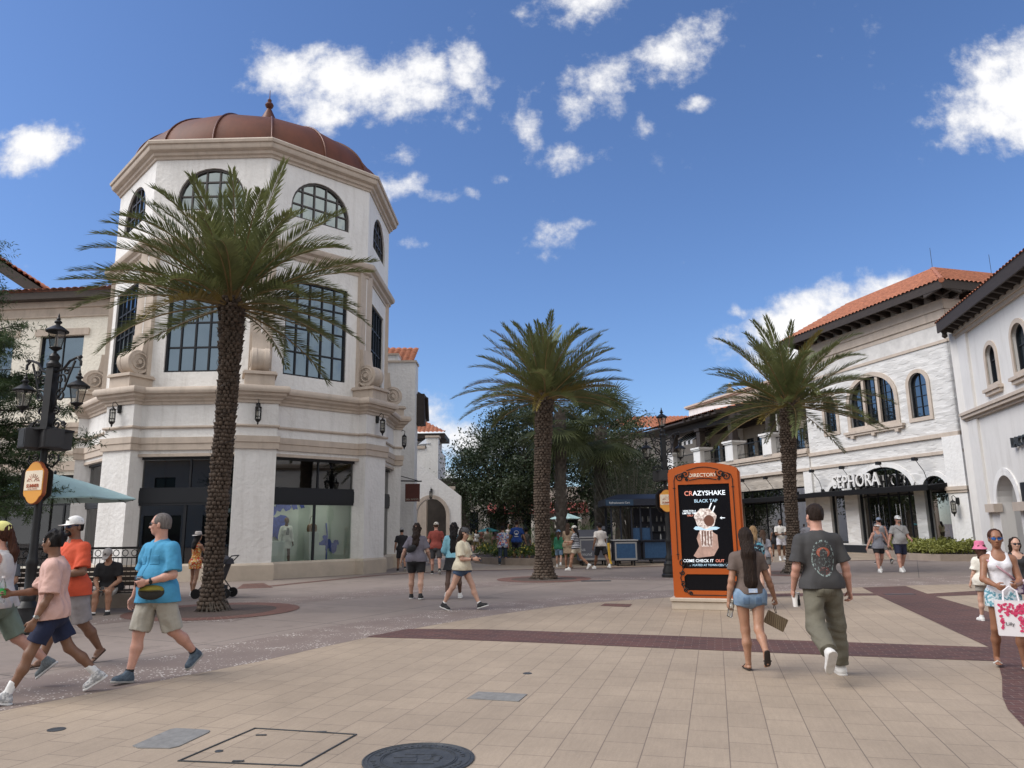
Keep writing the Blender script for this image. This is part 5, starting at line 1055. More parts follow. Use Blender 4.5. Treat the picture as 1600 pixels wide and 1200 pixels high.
L1 = (-8.12, 12.72); make_lamp('black three-lantern street lamp nearest the viewer, at the left by the teal umbrella', L1, radians(-14))
L2 = (4.97, 24.29); make_lamp('black three-lantern street lamp behind the orange directory sign', L2, radians(8))
banner((L1[0]+.0, L1[1]-.14, 2.12), 2.12, 2.82, 'orange and cream scalloped summer sign on the left street lamp', radians(-22))
banner((L2[0]-.0, L2[1]-.14, 2.06), 2.06, 2.76, 'small scalloped summer sign on the lamp beside the directory', radians(-8))
# teal cafe umbrella
def umbrella(loc, z, R, label, m, n=8, pole=True, hr=.32, ph=.2, cat='umbrella'):
    t = thing('cafe_umbrella', label, cat, (loc[0], loc[1], 0)); V = []; k = 6; mb = MB()
    rings = []
    for j in range(k+1):
        u = j/k; rr = R*u; ring_ = []
        for i in range(n*4):
            a = 2*pi*i/(n*4)+ph; f = (i % 4)/4; sag = 1-.05*u*sin(pi*f); rad_ = rr*(cos(pi/n)/cos((f-.5)*2*pi/n))*1.0*sag if u > 0 else .01
            ring_.append((loc[0]+rad_*cos(a), loc[1]+rad_*sin(a), z-hr*R*(u**1.15)-.02*sin(pi*f)*u))
        rings.append(ring_)
    rings.append([(p[0], p[1], p[2]-.015) for p in rings[-1]]); rings += [[(p[0]*.999+loc[0]*.001, p[1], p[2]-.03) for p in r] for r in rings[-2::-1]]
    mb.loft(rings, cap=False); cn = mb.build('canopy', m, t, smooth=25)
    ri = MB(); [ri.tube([(loc[0]+.05*cos(2*pi*i/n+ph), loc[1]+.05*sin(2*pi*i/n+ph), z-.1), (loc[0]+R*.97*cos(2*pi*i/n+ph), loc[1]+R*.97*sin(2*pi*i/n+ph), z-hr*R-.05)], .012, 4) for i in range(n)]; ri.build('ribs', BLACK, cn)
    MB().lathe([(.03, 0), (.03, z+.03), (.045, z+.05), (.0, z+.1)], (loc[0], loc[1], 0), 8).lathe([(.28, 0), (.28, .06), (.05, .1)], (loc[0], loc[1], 0), 12).build('pole', BLACK, t)
    return t
TEAL = mat('teal_canvas', (.38, .54, .53), .8, var=.08, vscale=2)
umbrella((-11.35, 18.3), 3.07, 1.9, 'large teal cafe umbrella behind the left street lamp', TEAL)
p = AT(884, 802, 45); umbrella((p[0], 45), p[2]+.02, 1.0, 'small pale teal umbrella beside the fan palm trunk', TEAL); p = AT(763, 824, 52); umbrella((p[0], 52), p[2], .75, 'distant deep teal umbrella above the crowd', mat('deep_teal_canvas', (.05, .25, .30), .8))
# iron fence at the left
t = thing('iron_fence', 'black ornamental iron railing behind the bench', 'fence', (-10, 17, 0)); FF = Fr((-14.5, 17.2), (-8.05, 16.9)); m = MB(FF); Lf = FF.L
m.box(0, Lf, -.025, .025, 1.26, 1.31).box(0, Lf, -.015, .015, 1.06, 1.09).box(0, Lf, -.015, .015, .3, .33).build('rails', BLACK, t)
m = MB(FF)
for i in range(int(Lf/.105)): m.tube([(.05+i*.105, 0, .3), (.05+i*.105, 0, 1.08)], .009, 4)
m.build('balusters', BLACK, t); m = MB(FF)
for i in range(int(Lf/.21)): m.tube([(.1+i*.21+.07*cos(a), 0, 1.175+.07*sin(a)) for a in np.linspace(0, 2*pi, 9)], .01, 4)
m.build('ring_band', BLACK, t)
for i in range(5): MB(FF).box(i*1.6, i*1.6+.05, -.03, .03, 0, 1.36).ball((i*1.6+.025, 0, 1.39), .045, 8, 6).build('post', BLACK, t)
MB(FF).box(0, Lf, -.12, .12, 0, .3).build('kerb_wall', KERB, t)
def bench(loc, rz, label):
    t = thing('park_bench', label, 'bench', (loc[0], loc[1], 0), rz, 'slatted park benches'); wd = bpy.data.materials.get('dark_bench_slat') or mat('dark_bench_slat', (.035, .024, .018), .6, var=.4, vscale=6, stretch=(1, 8, 8))
    m = MB()
    for i in range(5): m.box(-.9, .9, -.22+i*.095, -.22+i*.095+.075, .43, .455)
    m.build('seat', wd, t, world=False); m = MB()
    for i in range(4): m.box(-.9, .9, .27+i*.02, .295+i*.02, .52+i*.1, .6+i*.1)
    m.build('backrest', wd, t, world=False)
    for s in (-.85, .85):
        m = MB(); m.tube([(s, -.22, 0), (s, -.2, .43)], .025, 6).tube([(s, .28, 0), (s, .24, .43), (s, .36, .95)], .025, 6).tube([(s, -.22, .02), (s, .28, .02)], .02, 5).tube([(s, .3, .68), (s, -.15, .68), (s, -.22, .6), (s, -.2, .43)], .022, 6); m.build('leg', BLACK, t, smooth=50, world=False)
    return t
bench((-8.35, 15.85), radians(4), 'dark slatted bench carrying the man in the black shirt'); bench((-10.45, 15.75), radians(4), 'dark slatted bench behind the lamp base at the left')
# ------------------------------------------------------------------ orange directory sign
SA = radians(20); DX, DY = 3.16, 15.06; t = thing('directory_sign', 'orange directory kiosk with a lit screen and black scrollwork on a stone base', 'sign', (DX, DY, 0), -SA)
DS = t; SW, SD = 1.34, .42; O1 = mat('orange_enamel', (.42, .085, .009), .38, var=.05, vscale=2); SCR = mat('screen_black', (.004, .004, .006), .25, spec=.25)
m = MB(); m.box(-.06, SW+.06, -.06, SD+.06, 0, .15, b=.01).box(-.09, SW+.09, -.09, SD+.09, .15, .22, b=.012); m.build('base', STONEL, t, world=False)
def top(x): return 2.72+.13*sin(pi*x/SW)**.8
pts = [(0, .22), (SW, .22)]+[(SW*(1-i/16), top(SW*(1-i/16))) for i in range(17)]
scr = rect(.17, SW-.17, .78, 2.42); low = [(.25, .36), (SW-.25, .36), (SW-.2, .41), (SW-.2, .62), (SW-.25, .67), (.25, .67), (.2, .62), (.2, .41)]
m = MB(TR()); m.panel(pts, [scr, low], .06, 0); m.slab(pts, .06, SD)
m.build('body', O1, t, world=False)
MB().slab(scr, .035, .05).build('screen', SCR, t, world=False); MB().slab(low, .03, .05).build('lower_panel', SCR, t, world=False)
m = MB(); m.slab([(SW, .22), (SW+.035, .25), (SW+.035, 2.66), (SW, 2.7)], .08, SD-.04).slab([(-.03, .25), (0, .22), (0, 2.7), (-.03, 2.66)], .08, SD-.04); m.build('side_trim', mat('orange_side', (.46, .10, .01), .4), t, world=False)
m = MB(TR((0, -.008, 0)))
def sc(p, r=.008): m.tube(p, r, 4)
sc([(.10, 0, .95), (.10, 0, 2.50), (.13, 0, 2.60), (.3, 0, 2.66)]); sc([(SW-.10, 0, .95), (SW-.10, 0, 2.50), (SW-.13, 0, 2.60), (SW-.3, 0, 2.66)])
sc([(.40+.54*i/10, 0, 2.50+.035*sin(pi*i/10)) for i in range(11)]); sc([(.36+.62*i/10, 0, 2.70+.06*sin(pi*i/10)) for i in range(11)])
for s, mx_ in ((1, 0), (-1, SW)):
    def X(c): return (mx_+s*c[0], c[1])
    for c, r, a0, d in (((.22, 2.56), .075, 2.0, 1), ((.33, 2.63), .085, 0.5, -1), ((.36, 2.52), .035, 1.5, 1), ((.27, 2.60), .04, 4.0, 1)): sc(spiral(X(c), r, 1.35, a0 if s > 0 else pi-a0, d*s), .011)
    for c, r, a0, d in (((.19, .88), .075, 1.2, 1), ((.31, .86), .06, .6, -1), ((.17, .70), .05, 3, 1), ((.17, .48), .055, 2, -1), ((.22, .36), .05, 0, 1), ((.31, .30), .04, 2.5, -1)): sc(spiral(X(c), r, 1.3, a0 if s > 0 else pi-a0, d*s), .011)
    sc([(mx_+s*.2, 0, .82), (mx_+s*.13, 0, .6), (mx_+s*.17, 0, .42), (mx_+s*.28, 0, .29)])
    for z in (2.35, 1.05): sc([(mx_+s*.075, 0, z), (mx_+s*.125, 0, z)])
sc([(.3, 0, .275), (SW-.3, 0, .275)]); m.build('scrollwork', BLACK, t, smooth=50, world=False)
text_mesh('DIRECTORY', .10, .006, Tf(Matrix.Translation((SW/2, -.004, 2.565))), 1.0, bold=.002).build('lettering', mat('warm_white_letter', (.8, .68, .55), .5), t, world=False)
# what the screen shows
EW = mat('screen_white', (.80, .88, .95), .5, emis=.5); ER = mat('screen_red', (.62, .22, .16), .5, emis=.5); EB = mat('screen_blue', (.35, .5, .62), .5, emis=.6)
SY = .032
def st_(txt, x, z, s, mt, al='CENTER', b=.0008, nm='screen_text'): text_mesh(txt, s, .0008, Tf(Matrix.Translation((x, SY, z))), 1.0, al, b).build(nm, mt, bpy.data.objects[SCRN], world=False)
SCRN = [o.name for o in COL.objects if o.parent == DS and o.name.startswith('screen')][0]
st_('CR', .285, 2.20, .128, ER, 'LEFT', .0015); st_('AZYSHAKE', .455, 2.20, .128, EW, 'LEFT', .0015); st_('BLACK TAP', SW/2+.03, 2.06, .088, EB)
st_('HERE FOR A', .37, 1.88, .047, EW); st_('LIMITED TIME', .37, 1.835, .047, EW); st_('ONLY', .38, 1.79, .045, ER)
st_('COME CHECK IT ', .80, .90, .078, EW, 'RIGHT', .001); st_('OUT', .815, .90, .078, ER, 'LEFT', .001); st_('LOCATED AT TOWN CENTER', SW/2+.02, .825, .055, EB)
cream_ = mat('screen_cream', (.75, .70, .66), .5, emis=.55, var=.7, vscale=22, col2=(.12, .05, .035)); skin_ = mat('screen_hand', (.34, .22, .18), .5, emis=.4, var=.3, vscale=8); choc = mat('screen_chocolate', (.10, .04, .025), .5, emis=.4)
SO = bpy.data.objects[SCRN]
def flat(pts, mt, nm, d=0): m = MB(); m.add([(p[0], SY-d, p[1]) for p in pts], [tuple(range(len(pts)))]); m.build(nm, mt, SO, world=False)
cx = SW/2
flat([(cx-.2, .98), (cx+.12, 1.02), (cx+.22, 1.18), (cx+.21, 1.42), (cx+.10, 1.5), (cx-.14, 1.48), (cx-.19, 1.36), (cx-.15, 1.2), (cx-.27, 1.02)], skin_, 'picture_hand')
flat([(cx-.1, 1.2), (cx+.1, 1.2), (cx+.13, 1.53), (cx-.13, 1.53)], cream_, 'picture_glass', .001)
for k in range(4): flat([(cx-.09+k*.055, 1.22), (cx-.075+k*.055, 1.22), (cx-.06+k*.055, 1.5), (cx-.09+k*.055, 1.5)], choc, 'picture_drip', .002)
flat([(cx-.24, 1.55), (cx-.2, 1.52), (cx+.2, 1.52), (cx+.27, 1.56), (cx+.2, 1.58), (cx-.2, 1.59)], EB, 'picture_plate', .002)
flat([(cx+.21*cos(a)*(1+.08*sin(5*a)), 1.745+.20*sin(a)*(1+.06*sin(7*a))) for a in np.linspace(0, 2*pi, 26)[:-1]], cream_, 'picture_whipped_cream', .003)
flat([(cx+.07+.10*cos(a), 1.70+.11*sin(a)) for a in np.linspace(0, 2*pi, 18)[:-1]], choc, 'picture_cookie', .004)
for (x, z, l) in ((.05, 1.88, .17), (.12, 1.84, .15)):
    flat([(cx+x, z), (cx+x+.02, z-.008), (cx+x+l*.45+.02, z+l-.008), (cx+x+l*.45, z+l)], EW, 'picture_straw', .001)
    for q in range(5): u = q/5+.05; flat([(cx+x+l*.45*u, z+l*u), (cx+x+.02+l*.45*u, z+l*u+.01), (cx+x+.02+l*.45*(u+.07), z+l*(u+.07)), (cx+x+l*.45*(u+.07), z+l*(u+.07)-.01)], ER, 'picture_straw_stripe', .002)
flat([(cx+.28, 1.75), (cx+.32, 1.78), (cx+.31, 1.76), (cx+.38, 1.755), (cx+.38, 1.745), (cx+.31, 1.74), (cx+.32, 1.72)], EW, 'picture_arrow', .001)
# ------------------------------------------------------------------ covers set in the paving
IRON = mat('cast_iron', (.07, .075, .08), .55, metal=.4, var=.3, vscale=12, bump=.5, bscale=60); LIDG = mat('grey_lid', (.20, .195, .185), .8, var=.2, vscale=14, bump=.4, bscale=120)
mc = G(654, 1188); R = .395; t = thing('manhole_cover', 'round cast-iron manhole cover with raised rings at the bottom of the picture', 'manhole cover', (mc[0], mc[1], 0)); m = MB(); m.lathe([(R, .004), (R, .013), (R*.97, .015), (R*.965, .011), (R*.93, .011), (R*.925, .015), (R*.9, .015), (R*.895, .011), (0.01, .011)], (mc[0], mc[1], 0), 64); m.build('lid', IRON, t, smooth=20)
m = MB()
for i in range(44):
    a = 2*pi*i/44; 
    if i % 22 in (0, 21): continue
    r = R*.80; cx_, cy_ = mc[0]+r*cos(a), mc[1]+r*sin(a); w_ = .010+.006*((i*7) % 3); m.prism([(cx_+w_*cos(a+.6), cy_+w_*sin(a+.6)), (cx_+w_*cos(a+2.4), cy_+w_*sin(a+2.4)), (cx_+w_*cos(a+3.9), cy_+w_*sin(a+3.9)), (cx_+w_*.8*cos(a+5.4), cy_+w_*.8*sin(a+5.4))], .011, .0155)
for rr in (.70, .66): m.lathe([(R*rr, .0105), (R*rr, .0155), (R*(rr-.02), .0155), (R*(rr-.02), .0105)], (mc[0], mc[1], 0), 48, cap=False)
for (x, y, w_, h_) in ((-.1, .05, .16, .05), (-.06, -.03, .1, .09), (.06, .02, .05, .12), (-.14, -.06, .05, .07), (0, .1, .22, .02), (.0, -.11, .24, .025), (.13, -.02, .04, .1)): m.box(mc[0]+x-w_/2, mc[0]+x+w_/2, mc[1]+y-h_/2, mc[1]+y+h_/2, .0105, .015)
for q in range(3): m.lathe([(.05-.015*q, .0105), (.05-.015*q, .0155), (.044-.015*q, .0155), (.044-.015*q, .0105)], (mc[0]+.12, mc[1]+.02, 0), 20, cap=False)
m.build('relief', IRON, t)
def lid(label, pts, m_, z=.0105, name='utility_lid'):
    P = [G(*p) for p in pts]; c = np.mean(P, axis=0); o = MB().prism([tuple(c+(np.array(p)-c)*1.0) for p in P], .0035, z).build(name, m_, loc=(c[0], c[1], 0), label=label, cat='utility cover')
    return o
lid('grey rounded-corner utility lid left of the framed access hatch', [(207, 1167), (215, 1170.5), (265, 1171), (279, 1168), (326, 1146), (328, 1143), (318, 1141.5), (276, 1139.5), (266, 1141)], LIDG)
lid('small grey rectangular utility lid ahead of the round manhole cover', [(729, 1093), (810, 1097.5), (824, 1086), (747, 1082)], LIDG)
t = thing('access_hatch', 'square access hatch with a dark metal frame and tiled lid', 'hatch', (*G(410, 1170), 0)); P = [np.array(G(*p)) for p in [(277, 1191), (398, 1139), (558, 1149), (470, 1199)]]; m = MB(); cP = sum(P)/4
for i in range(4):
    a, b = P[i], P[(i+1) % 4]; ai, bi = cP+(a-cP)*.975, cP+(b-cP)*.975; m.prism([tuple(a), tuple(b), tuple(bi), tuple(ai)], .0035, .012)
m.build('frame', IRON, t)
m = MB()
for p in [(502, 1145), (372, 1191), (408, 1150)]: q = G(*p); m.prism([(q[0]-.04, q[1]-.012), (q[0]+.04, q[1]-.014), (q[0]+.04, q[1]+.012), (q[0]-.04, q[1]+.012)], .0035, .011)
m.build('lifting_lugs', IRON, t)
for i, (u, v, r, lb) in enumerate([(88, 1141, .07, 'small round black drain cap in the tiles at the lower left'), (824, 1053, .05, 'small dark cap in the tiles ahead of the grey lid'), (342, 1175, .03, 'tiny round cap inside the framed hatch')]):
    q = G(u, v); MB().lathe([(r, .0035), (r, .009), (r*.7, .010), (.005, .010)], (q[0], q[1], 0), 14).build('floor_drain', IRON, loc=(q[0], q[1], 0), label=lb, cat='drain')
q = G(1405, 929); MB().box(q[0]-.33, q[0]+.33, q[1]-.1, q[1]+.1, .0035, .0125).build('drain_grate', IRON, loc=(q[0], q[1], 0), label='dark rectangular drain grate in the brick band at the right', cat='drain grate')
q = G(1330, 1200); MB().box(q[0]-.1, q[0]+.14, q[1]-.1, q[1]+.01, .0035, .010).build('utility_cover', IRON, loc=(q[0], q[1], 0), label='dark cover edge at the very bottom right of the tiles', cat='utility cover') if False else None
q = G(931, 908); MB().box(q[0]-.45, q[0]+.45, q[1]-.14, q[1]+.14, .0035, .0125).build('drain_grate', IRON, loc=(q[0], q[1], 0), label='dark rectangular drain grate right of the middle palm ring', cat='drain grate')
# ------------------------------------------------------------------ blue kiosk and rolling carts
NAVY = mat('navy_enamel', (.010, .014, .028), .45); BLUEP = mat('blue_patterned_panel', (.012, .055, .14), .5, var=.5, vscale=11, col2=(.03, .09, .19)); GREYC = mat('grey_cart_side', (.10, .105, .13), .55, var=.1); SILV = mat('cart_trim', (.30, .30, .30), .45)
kz = AT(952, 775, 33.4)[2]; kx0, kx1 = AT(957, 860, 33.4)[0], AT(1050, 860, 33.4)[0]+1.2; KY = 33.4
t = thing('drinks_kiosk', 'dark navy drinks kiosk with a flat overhanging roof', 'kiosk', ((kx0+kx1)/2, KY+1, 0)); kr = 2.86
m = MB(); m.loft([[(kx0-.25-e, KY-.35-e, z), (kx1+.3+e, KY-.35-e, z), (kx1+.3+e, KY+2.3+e, z), (kx0-.25-e, KY+2.3+e, z)] for e, z in ((0, kr-.35), (.05, kr-.33), (.05, kr-.05), (-.05, kr), (-.6, kr+.18))]).build('roof', NAVY, t)
MB().box(kx0-.28, kx0+.95, KY-.44, KY-.41, kr-.33, kr-.07).build('sign_board', mat('kiosk_sign_blue', (.015, .045, .09), .5), t)
class KQ:
    def __call__(s, x, y, z): return (kx0+.33+x, KY-.45+y, kr-.25+z)
text_mesh('Refreshments Cart', .125, .003, KQ(), .95).build('lettering', mat('kiosk_white_letters', (.7, .72, .74), .5), t)
for x in (kx0, kx0+.42, kx0+.9, kx0+1.3, kx0+1.75, kx1-.1): MB().box(x-.035, x+.035, KY-.03, KY+.04, 0.9, kr-.34).build('post', NAVY, t)
for x in (kx0, kx1-.1): MB().box(x-.05, x+.05, KY+1.9, KY+2.0, 0, kr-.34).build('post', NAVY, t)
MB().box(kx0+1.35, kx1, KY-.08, KY+.5, .16, .98).build('counter_front', NAVY, t); MB().box(kx0+1.42, kx1-.06, KY-.10, KY-.085, .24, .92).build('blue_panel', BLUEP, t); MB().box(kx0+1.25, kx1+.05, KY-.2, KY+.6, .98, 1.03).build('counter_top', NAVY, t); MB().box(kx0+.05, kx0+1.3, KY+.2, KY+.5, .16, .95).build('side_cabinet', NAVY, t)
MB().box(kx0+.9, kx0+1.8, KY+.02, KY+.05, 1.03, 1.55).build('back_panel', BLUEP, t)
MB().box(kx0+1.3, kx1, KY+1.9, KY+1.95, .1, kr-.4).box(kx0+1.3, kx1, KY+1.6, KY+1.9, 1.35, 1.38).box(kx0+1.3, kx1, KY+1.6, KY+1.9, 1.8, 1.83).build('back_shelves', NAVY, t)
rs = random.Random(8); BTM = mat('bottle_white', (.5, .5, .48), .4)
for i in range(26):
    z = rs.choice([1.383, 1.833, 1.033]); x = kx0+1.4+(i*.618 % 1)*(kx1-kx0-1.55); yy = KY+1.7 if z > 1.1 else KY+.3; MB().lathe([(.035, 0), (.035, .14), (.018, .2), (.018, .24)], (x, yy, z), 6).build('bottle', BTM, loc=(x, yy, z), label='small pale bottle on the shelves of the navy drinks kiosk', cat='bottle', group='bottles in the drinks kiosk')
m = MB()
for x in (kx0+.3, kx0+1.7, kx1-.3): m.lathe([(.09, 0), (.09, .05)], (x, KY+.1, .1), 4).tube([(x-.04, KY, .08), (x+.04, KY, .08)], .08, 10)
m.build('wheels', BLACK, t)
def cart(x0, x1, y, z1, label, m1, m2, dep=.9, text=None):
    t = thing('rolling_cart', label, 'cart', ((x0+x1)/2, y, 0)); MB().box(x0, x1, y, y+dep, .2, z1, b=.015).build('body', m1, t); MB().box(x0-.03, x1+.03, y-.03, y+dep+.03, z1, z1+.05, b=.01).build('lid', SILV, t)
    m = MB(); m.box(x0+.08, x1-.08, y-.012, y-.002, .3, z1-.08); pn = m.build('front_panel', m2, t)
    m = MB(); q = rect(x0+.04, x1-.04, .24, z1-.04); q2 = rect(x0+.1, x1-.1, .32, z1-.1); m.panel(q, [q2], y-.022, y-.012, F=Tf(Matrix(((1, 0, 0, 0), (0, 1, 0, 0), (0, 0, 1, 0), (0, 0, 0, 1))))); m.build('panel_trim', SILV, pn)
    for (x, yy) in ((x0+.15, y+.1), (x1-.15, y+.1), (x0+.15, y+dep-.1), (x1-.15, y+dep-.1)):
        MB().tube([(x-.025, yy, .1), (x+.025, yy, .1)], .1, 12).box(x-.035, x+.035, yy-.03, yy+.03, .1, .22).build('caster', BLACK, t)
    return t
ca = AT(957, 860, 31.6)[0]; cb_ = AT(996, 860, 31.6)[0]
cart(ca+.05, cb_, 31.5, 1.02, 'small blue-panelled rolling cart with a grey trim beside the kiosk', NAVY, BLUEP)
c2 = AT(905, 860, 32)[0]; c3 = AT(951, 860, 32)[0]; t = cart(c2, c3, 32.1, 1.15, 'grey rolling cart with white lettering behind the man in the white T-shirt', GREYC, GREYC, 1.1)
class CQ:
    def __call__(s, x, y, z): return (c2+.1+x, 32.08-y, .62+z)
MBx = text_mesh('us\nmund', .2, .002, CQ(), 1, 'LEFT'); MBx.build('lettering', mat('cart_letters', (.5, .52, .55), .5), t)
MB().box(c3-.35, c3, 33.0, 33.1, 1.2, 1.65).box(c2, c3, 33.0, 33.06, 1.2, 1.5).build('raised_back', GREYC, t)
p = AT(955, 860, 31.4); MB().tube([(p[0]-.06, 31.45, .2), (p[0]-.1, 31.45, .95)], .055, 8).lathe([(.1, 0), (.06, .1)], (p[0]-.06, 31.45, .1), 8).build('wet_floor_cone', mat('yellow_plastic', (.62, .38, .04), .5), loc=(p[0], 31.45, 0), label='narrow yellow plastic marker between the two rolling carts', cat='floor marker')
# ------------------------------------------------------------------ people
def sdf_mesh(prims, h, cuts=(), noise=None, smooth=1):
    """prims: (fn, lo, hi, k); smooth union on a local grid, then surface nets"""
    pad = 2.5*h; lo = np.min([p[1] for p in prims], 0)-pad; hi = np.max([p[2] for p in prims], 0)+pad
    n = np.ceil((hi-lo)/h).astype(int)+1; F = np.full(n, 1e3, np.float32); ax = [(lo[i]+h*np.arange(n[i])).astype(np.float32) for i in range(3)]
    for fn, a, b, k in prims:
        i0 = np.maximum(0, np.floor((a-lo-abs(k)-2*h)/h).astype(int)); i1 = np.minimum(n, np.ceil((b-lo+abs(k)+2*h)/h).astype(int)+1)
        if (i1 <= i0).any(): continue
        s = tuple(slice(i0[i], i1[i]) for i in range(3)); d = fn(ax[0][s[0]][:, None, None], ax[1][s[1]][None, :, None], ax[2][s[2]][None, None, :]).astype(np.float32); sub = F[s]
        if k < 0: kk = -k; t = np.clip(.5-.5*(sub+d)/kk, 0, 1); F[s] = sub*(1-t)-d*t+kk*t*(1-t)     # smooth subtraction
        else: t = np.clip(.5+.5*(sub-d)/k, 0, 1); F[s] = sub*(1-t)+d*t-k*t*(1-t)
    X, Y, Z = ax[0][:, None, None], ax[1][None, :, None], ax[2][None, None, :]
    if noise: F += noise(X, Y, Z)
    for c in cuts: F = np.maximum(F, c(X, Y, Z).astype(np.float32))
    S = F < 0; a = S[:-1, :-1, :-1]; cor = [(i, j, k) for i in (0, 1) for j in (0, 1) for k in (0, 1)]; m_ = np.array(F.shape)-1
    st = [S[i:i+m_[0], j:j+m_[1], k:k+m_[2]] for i, j, k in cor]; al = st[0].copy(); an = st[0].copy()
    for q in st[1:]: al &= q; an |= q
    C = np.argwhere(an & ~al); 
    if len(C) == 0: return np.zeros((0, 3)), np.zeros((0, 4), int)
    val = np.stack([F[C[:, 0]+i, C[:, 1]+j, C[:, 2]+k] for i, j, k in cor], 1); P = np.zeros((len(C), 3)); cnt = np.zeros(len(C)); cc = np.array(cor, float)
    for p in range(8):
        for q in range(p+1, 8):
            if abs(cc[p]-cc[q]).sum() != 1: continue
            va, vb = val[:, p], val[:, q]; x = (va < 0) != (vb < 0); t = np.where(x, va/np.where(x, va-vb, 1), 0)[:, None]; P += np.where(x[:, None], cc[p]+t*(cc[q]-cc[p]), 0); cnt += x
    V = lo+(C+P/cnt[:, None])*h; vid = np.full(m_, -1, int); vid[tuple(C.T)] = np.arange(len(C)); Q = []
    for axn in range(3):
        sl0 = [slice(1, -1)]*3; sl0[axn] = slice(0, -1); sl1 = [slice(1, -1)]*3; sl1[axn] = slice(1, None)
        A, B = S[tuple(sl0)], S[tuple(sl1)]; ch = np.argwhere(A != B)
        if len(ch) == 0: continue
        off = np.array([1, 1, 1]); off[axn] = 0; base = ch+off; ina = A[tuple(ch.T)]; u, w = (axn+1) % 3, (axn+2) % 3
        def g_(du, dw): b = base.copy(); b[:, u] -= du; b[:, w] -= dw; return vid[tuple(b.T)]
        q = np.stack([g_(1, 1), g_(0, 1), g_(0, 0), g_(1, 0)], 1); q[~ina] = q[~ina][:, ::-1]; Q.append(q)
    Q = np.concatenate(Q); Q = Q[(Q >= 0).all(1)]
    for _ in range(smooth):
        e = np.concatenate([Q[:, [0, 1]], Q[:, [1, 2]], Q[:, [2, 3]], Q[:, [3, 0]]]); sm = np.zeros_like(V); ct = np.zeros(len(V))
        for c in range(3): sm[:, c] = np.bincount(e[:, 0], V[e[:, 1], c], len(V))+np.bincount(e[:, 1], V[e[:, 0], c], len(V))
        ct = np.bincount(e[:, 0], minlength=len(V))+np.bincount(e[:, 1], minlength=len(V)); V = V*.5+.5*sm/np.maximum(ct, 1)[:, None]
    return V, Q
def fu_(fp): return v3(0, sin(fp), cos(fp))
def v3(*a): return np.array(a, float)
def cone(a, b, ra, rb, k=.02, cut=None, flat=None):
    a, b = np.array(a, float), np.array(b, float); d = b-a; L2 = max(d@d, 1e-9); R = max(ra, rb)
    fv = None
    if flat is not None: fv = np.array(flat[0], float); fv /= np.linalg.norm(fv); fs = flat[1]
    def fn(x, y, z):
        px, py, pz = x-a[0], y-a[1], z-a[2]; t = np.clip((px*d[0]+py*d[1]+pz*d[2])/L2, 0, 1); qx, qy, qz = px-t*d[0], py-t*d[1], pz-t*d[2]
        if fv is not None: s = (qx*fv[0]+qy*fv[1]+qz*fv[2])*(1/fs-1); qx, qy, qz = qx+s*fv[0], qy+s*fv[1], qz+s*fv[2]
        r = np.sqrt(qx*qx+qy*qy+qz*qz)-(ra+(rb-ra)*t)
        if cut is not None: r = np.maximum(r, (x-cut[0][0])*cut[1][0]+(y-cut[0][1])*cut[1][1]+(z-cut[0][2])*cut[1][2])
        return r
    return (fn, np.minimum(a, b)-R, np.maximum(a, b)+R, k)
def ell(c, r, k=.03, rot=None):
    c = np.array(c, float); r = np.array(r, float); Rm = np.eye(3) if rot is None else np.array(rot, float); R = r.max()
    def fn(x, y, z):
        px, py, pz = x-c[0], y-c[1], z-c[2]; q = [px*Rm[0, i]+py*Rm[1, i]+pz*Rm[2, i] for i in range(3)]
        k0 = np.sqrt(sum((q[i]/r[i])**2 for i in range(3))); k1 = np.sqrt(sum((q[i]/r[i]**2)**2 for i in range(3)))+1e-9; return k0*(k0-1)/k1
    return (fn, c-R, c+R, k)
def rotm(axis, ang): return np.array(Matrix.Rotation(ang, 3, Vector(axis)))
def folds(A, sc=1, seed=0, vert=1.0, crease=0):
    g = np.random.default_rng(seed); K = g.normal(size=(5, 3))*np.array([26, 26, 14*vert])*sc; ph = g.random(5)*6.28
    if crease:
        K2 = g.normal(size=(6, 3))*np.array([30, 30, 13] if crease == 1 else [12, 12, 42]); ph2 = g.random(6)*6.28
        def fn(X, Y, Z):
            wx = .05*np.sin(11*Z+ph2[0])+.04*np.sin(17*X+9*Z); r = 0
            for i in range(6): q = np.sin(K2[i, 0]*(X+wx)+K2[i, 1]*Y+K2[i, 2]*(Z+wx*.6)+ph2[i])*(1 if i < 3 else .6); r = r+np.sign(q)*np.abs(q)**1.6
            return (A*r/2.6).astype(np.float32)
        return fn
    return lambda X, Y, Z: (A*sum(np.sin(K[i, 0]*X+K[i, 1]*Y+K[i, 2]*Z+ph[i]+1.3*np.sin(9*Z+ph[i])) for i in range(5))/3).astype(np.float32)
_mc = {}
def cm(kind, col, **k):
    key = (kind, tuple(col) if col is not None else None, tuple(sorted((a, str(b)) for a, b in k.items())))
    if key not in _mc: _mc[key] = mat(kind, col, **k)
    return _mc[key]
def skin_m(c):
    m = cm('skin', c, rough=.5, var=.10, vscale=16, bump=.12, bscale=160)
    b = m.node_tree.nodes['Principled BSDF']; b.inputs['Subsurface Weight'].default_value = .08; b.inputs['Subsurface Radius'].default_value = (.02, .008, .004); return m
def cloth_m(c, **k): return cm('cloth', c, rough=.85, var=.10, vscale=9, bump=.55, bscale=13, bdist=.022, **k) if 'mat' not in k else k['mat']
def hair_m(c): return cm('hair', c, rough=.58, spec=.25, var=.55, vscale=5, stretch=(22, 22, 1.3), bump=.9, bscale=7, bdist=.02)
SKINS = dict(fair=(.50, .30, .22), pink=(.52, .28, .21), tan=(.36, .19, .12), deeptan=(.27, .125, .07), brown=(.19, .095, .055), dark=(.085, .042, .027))
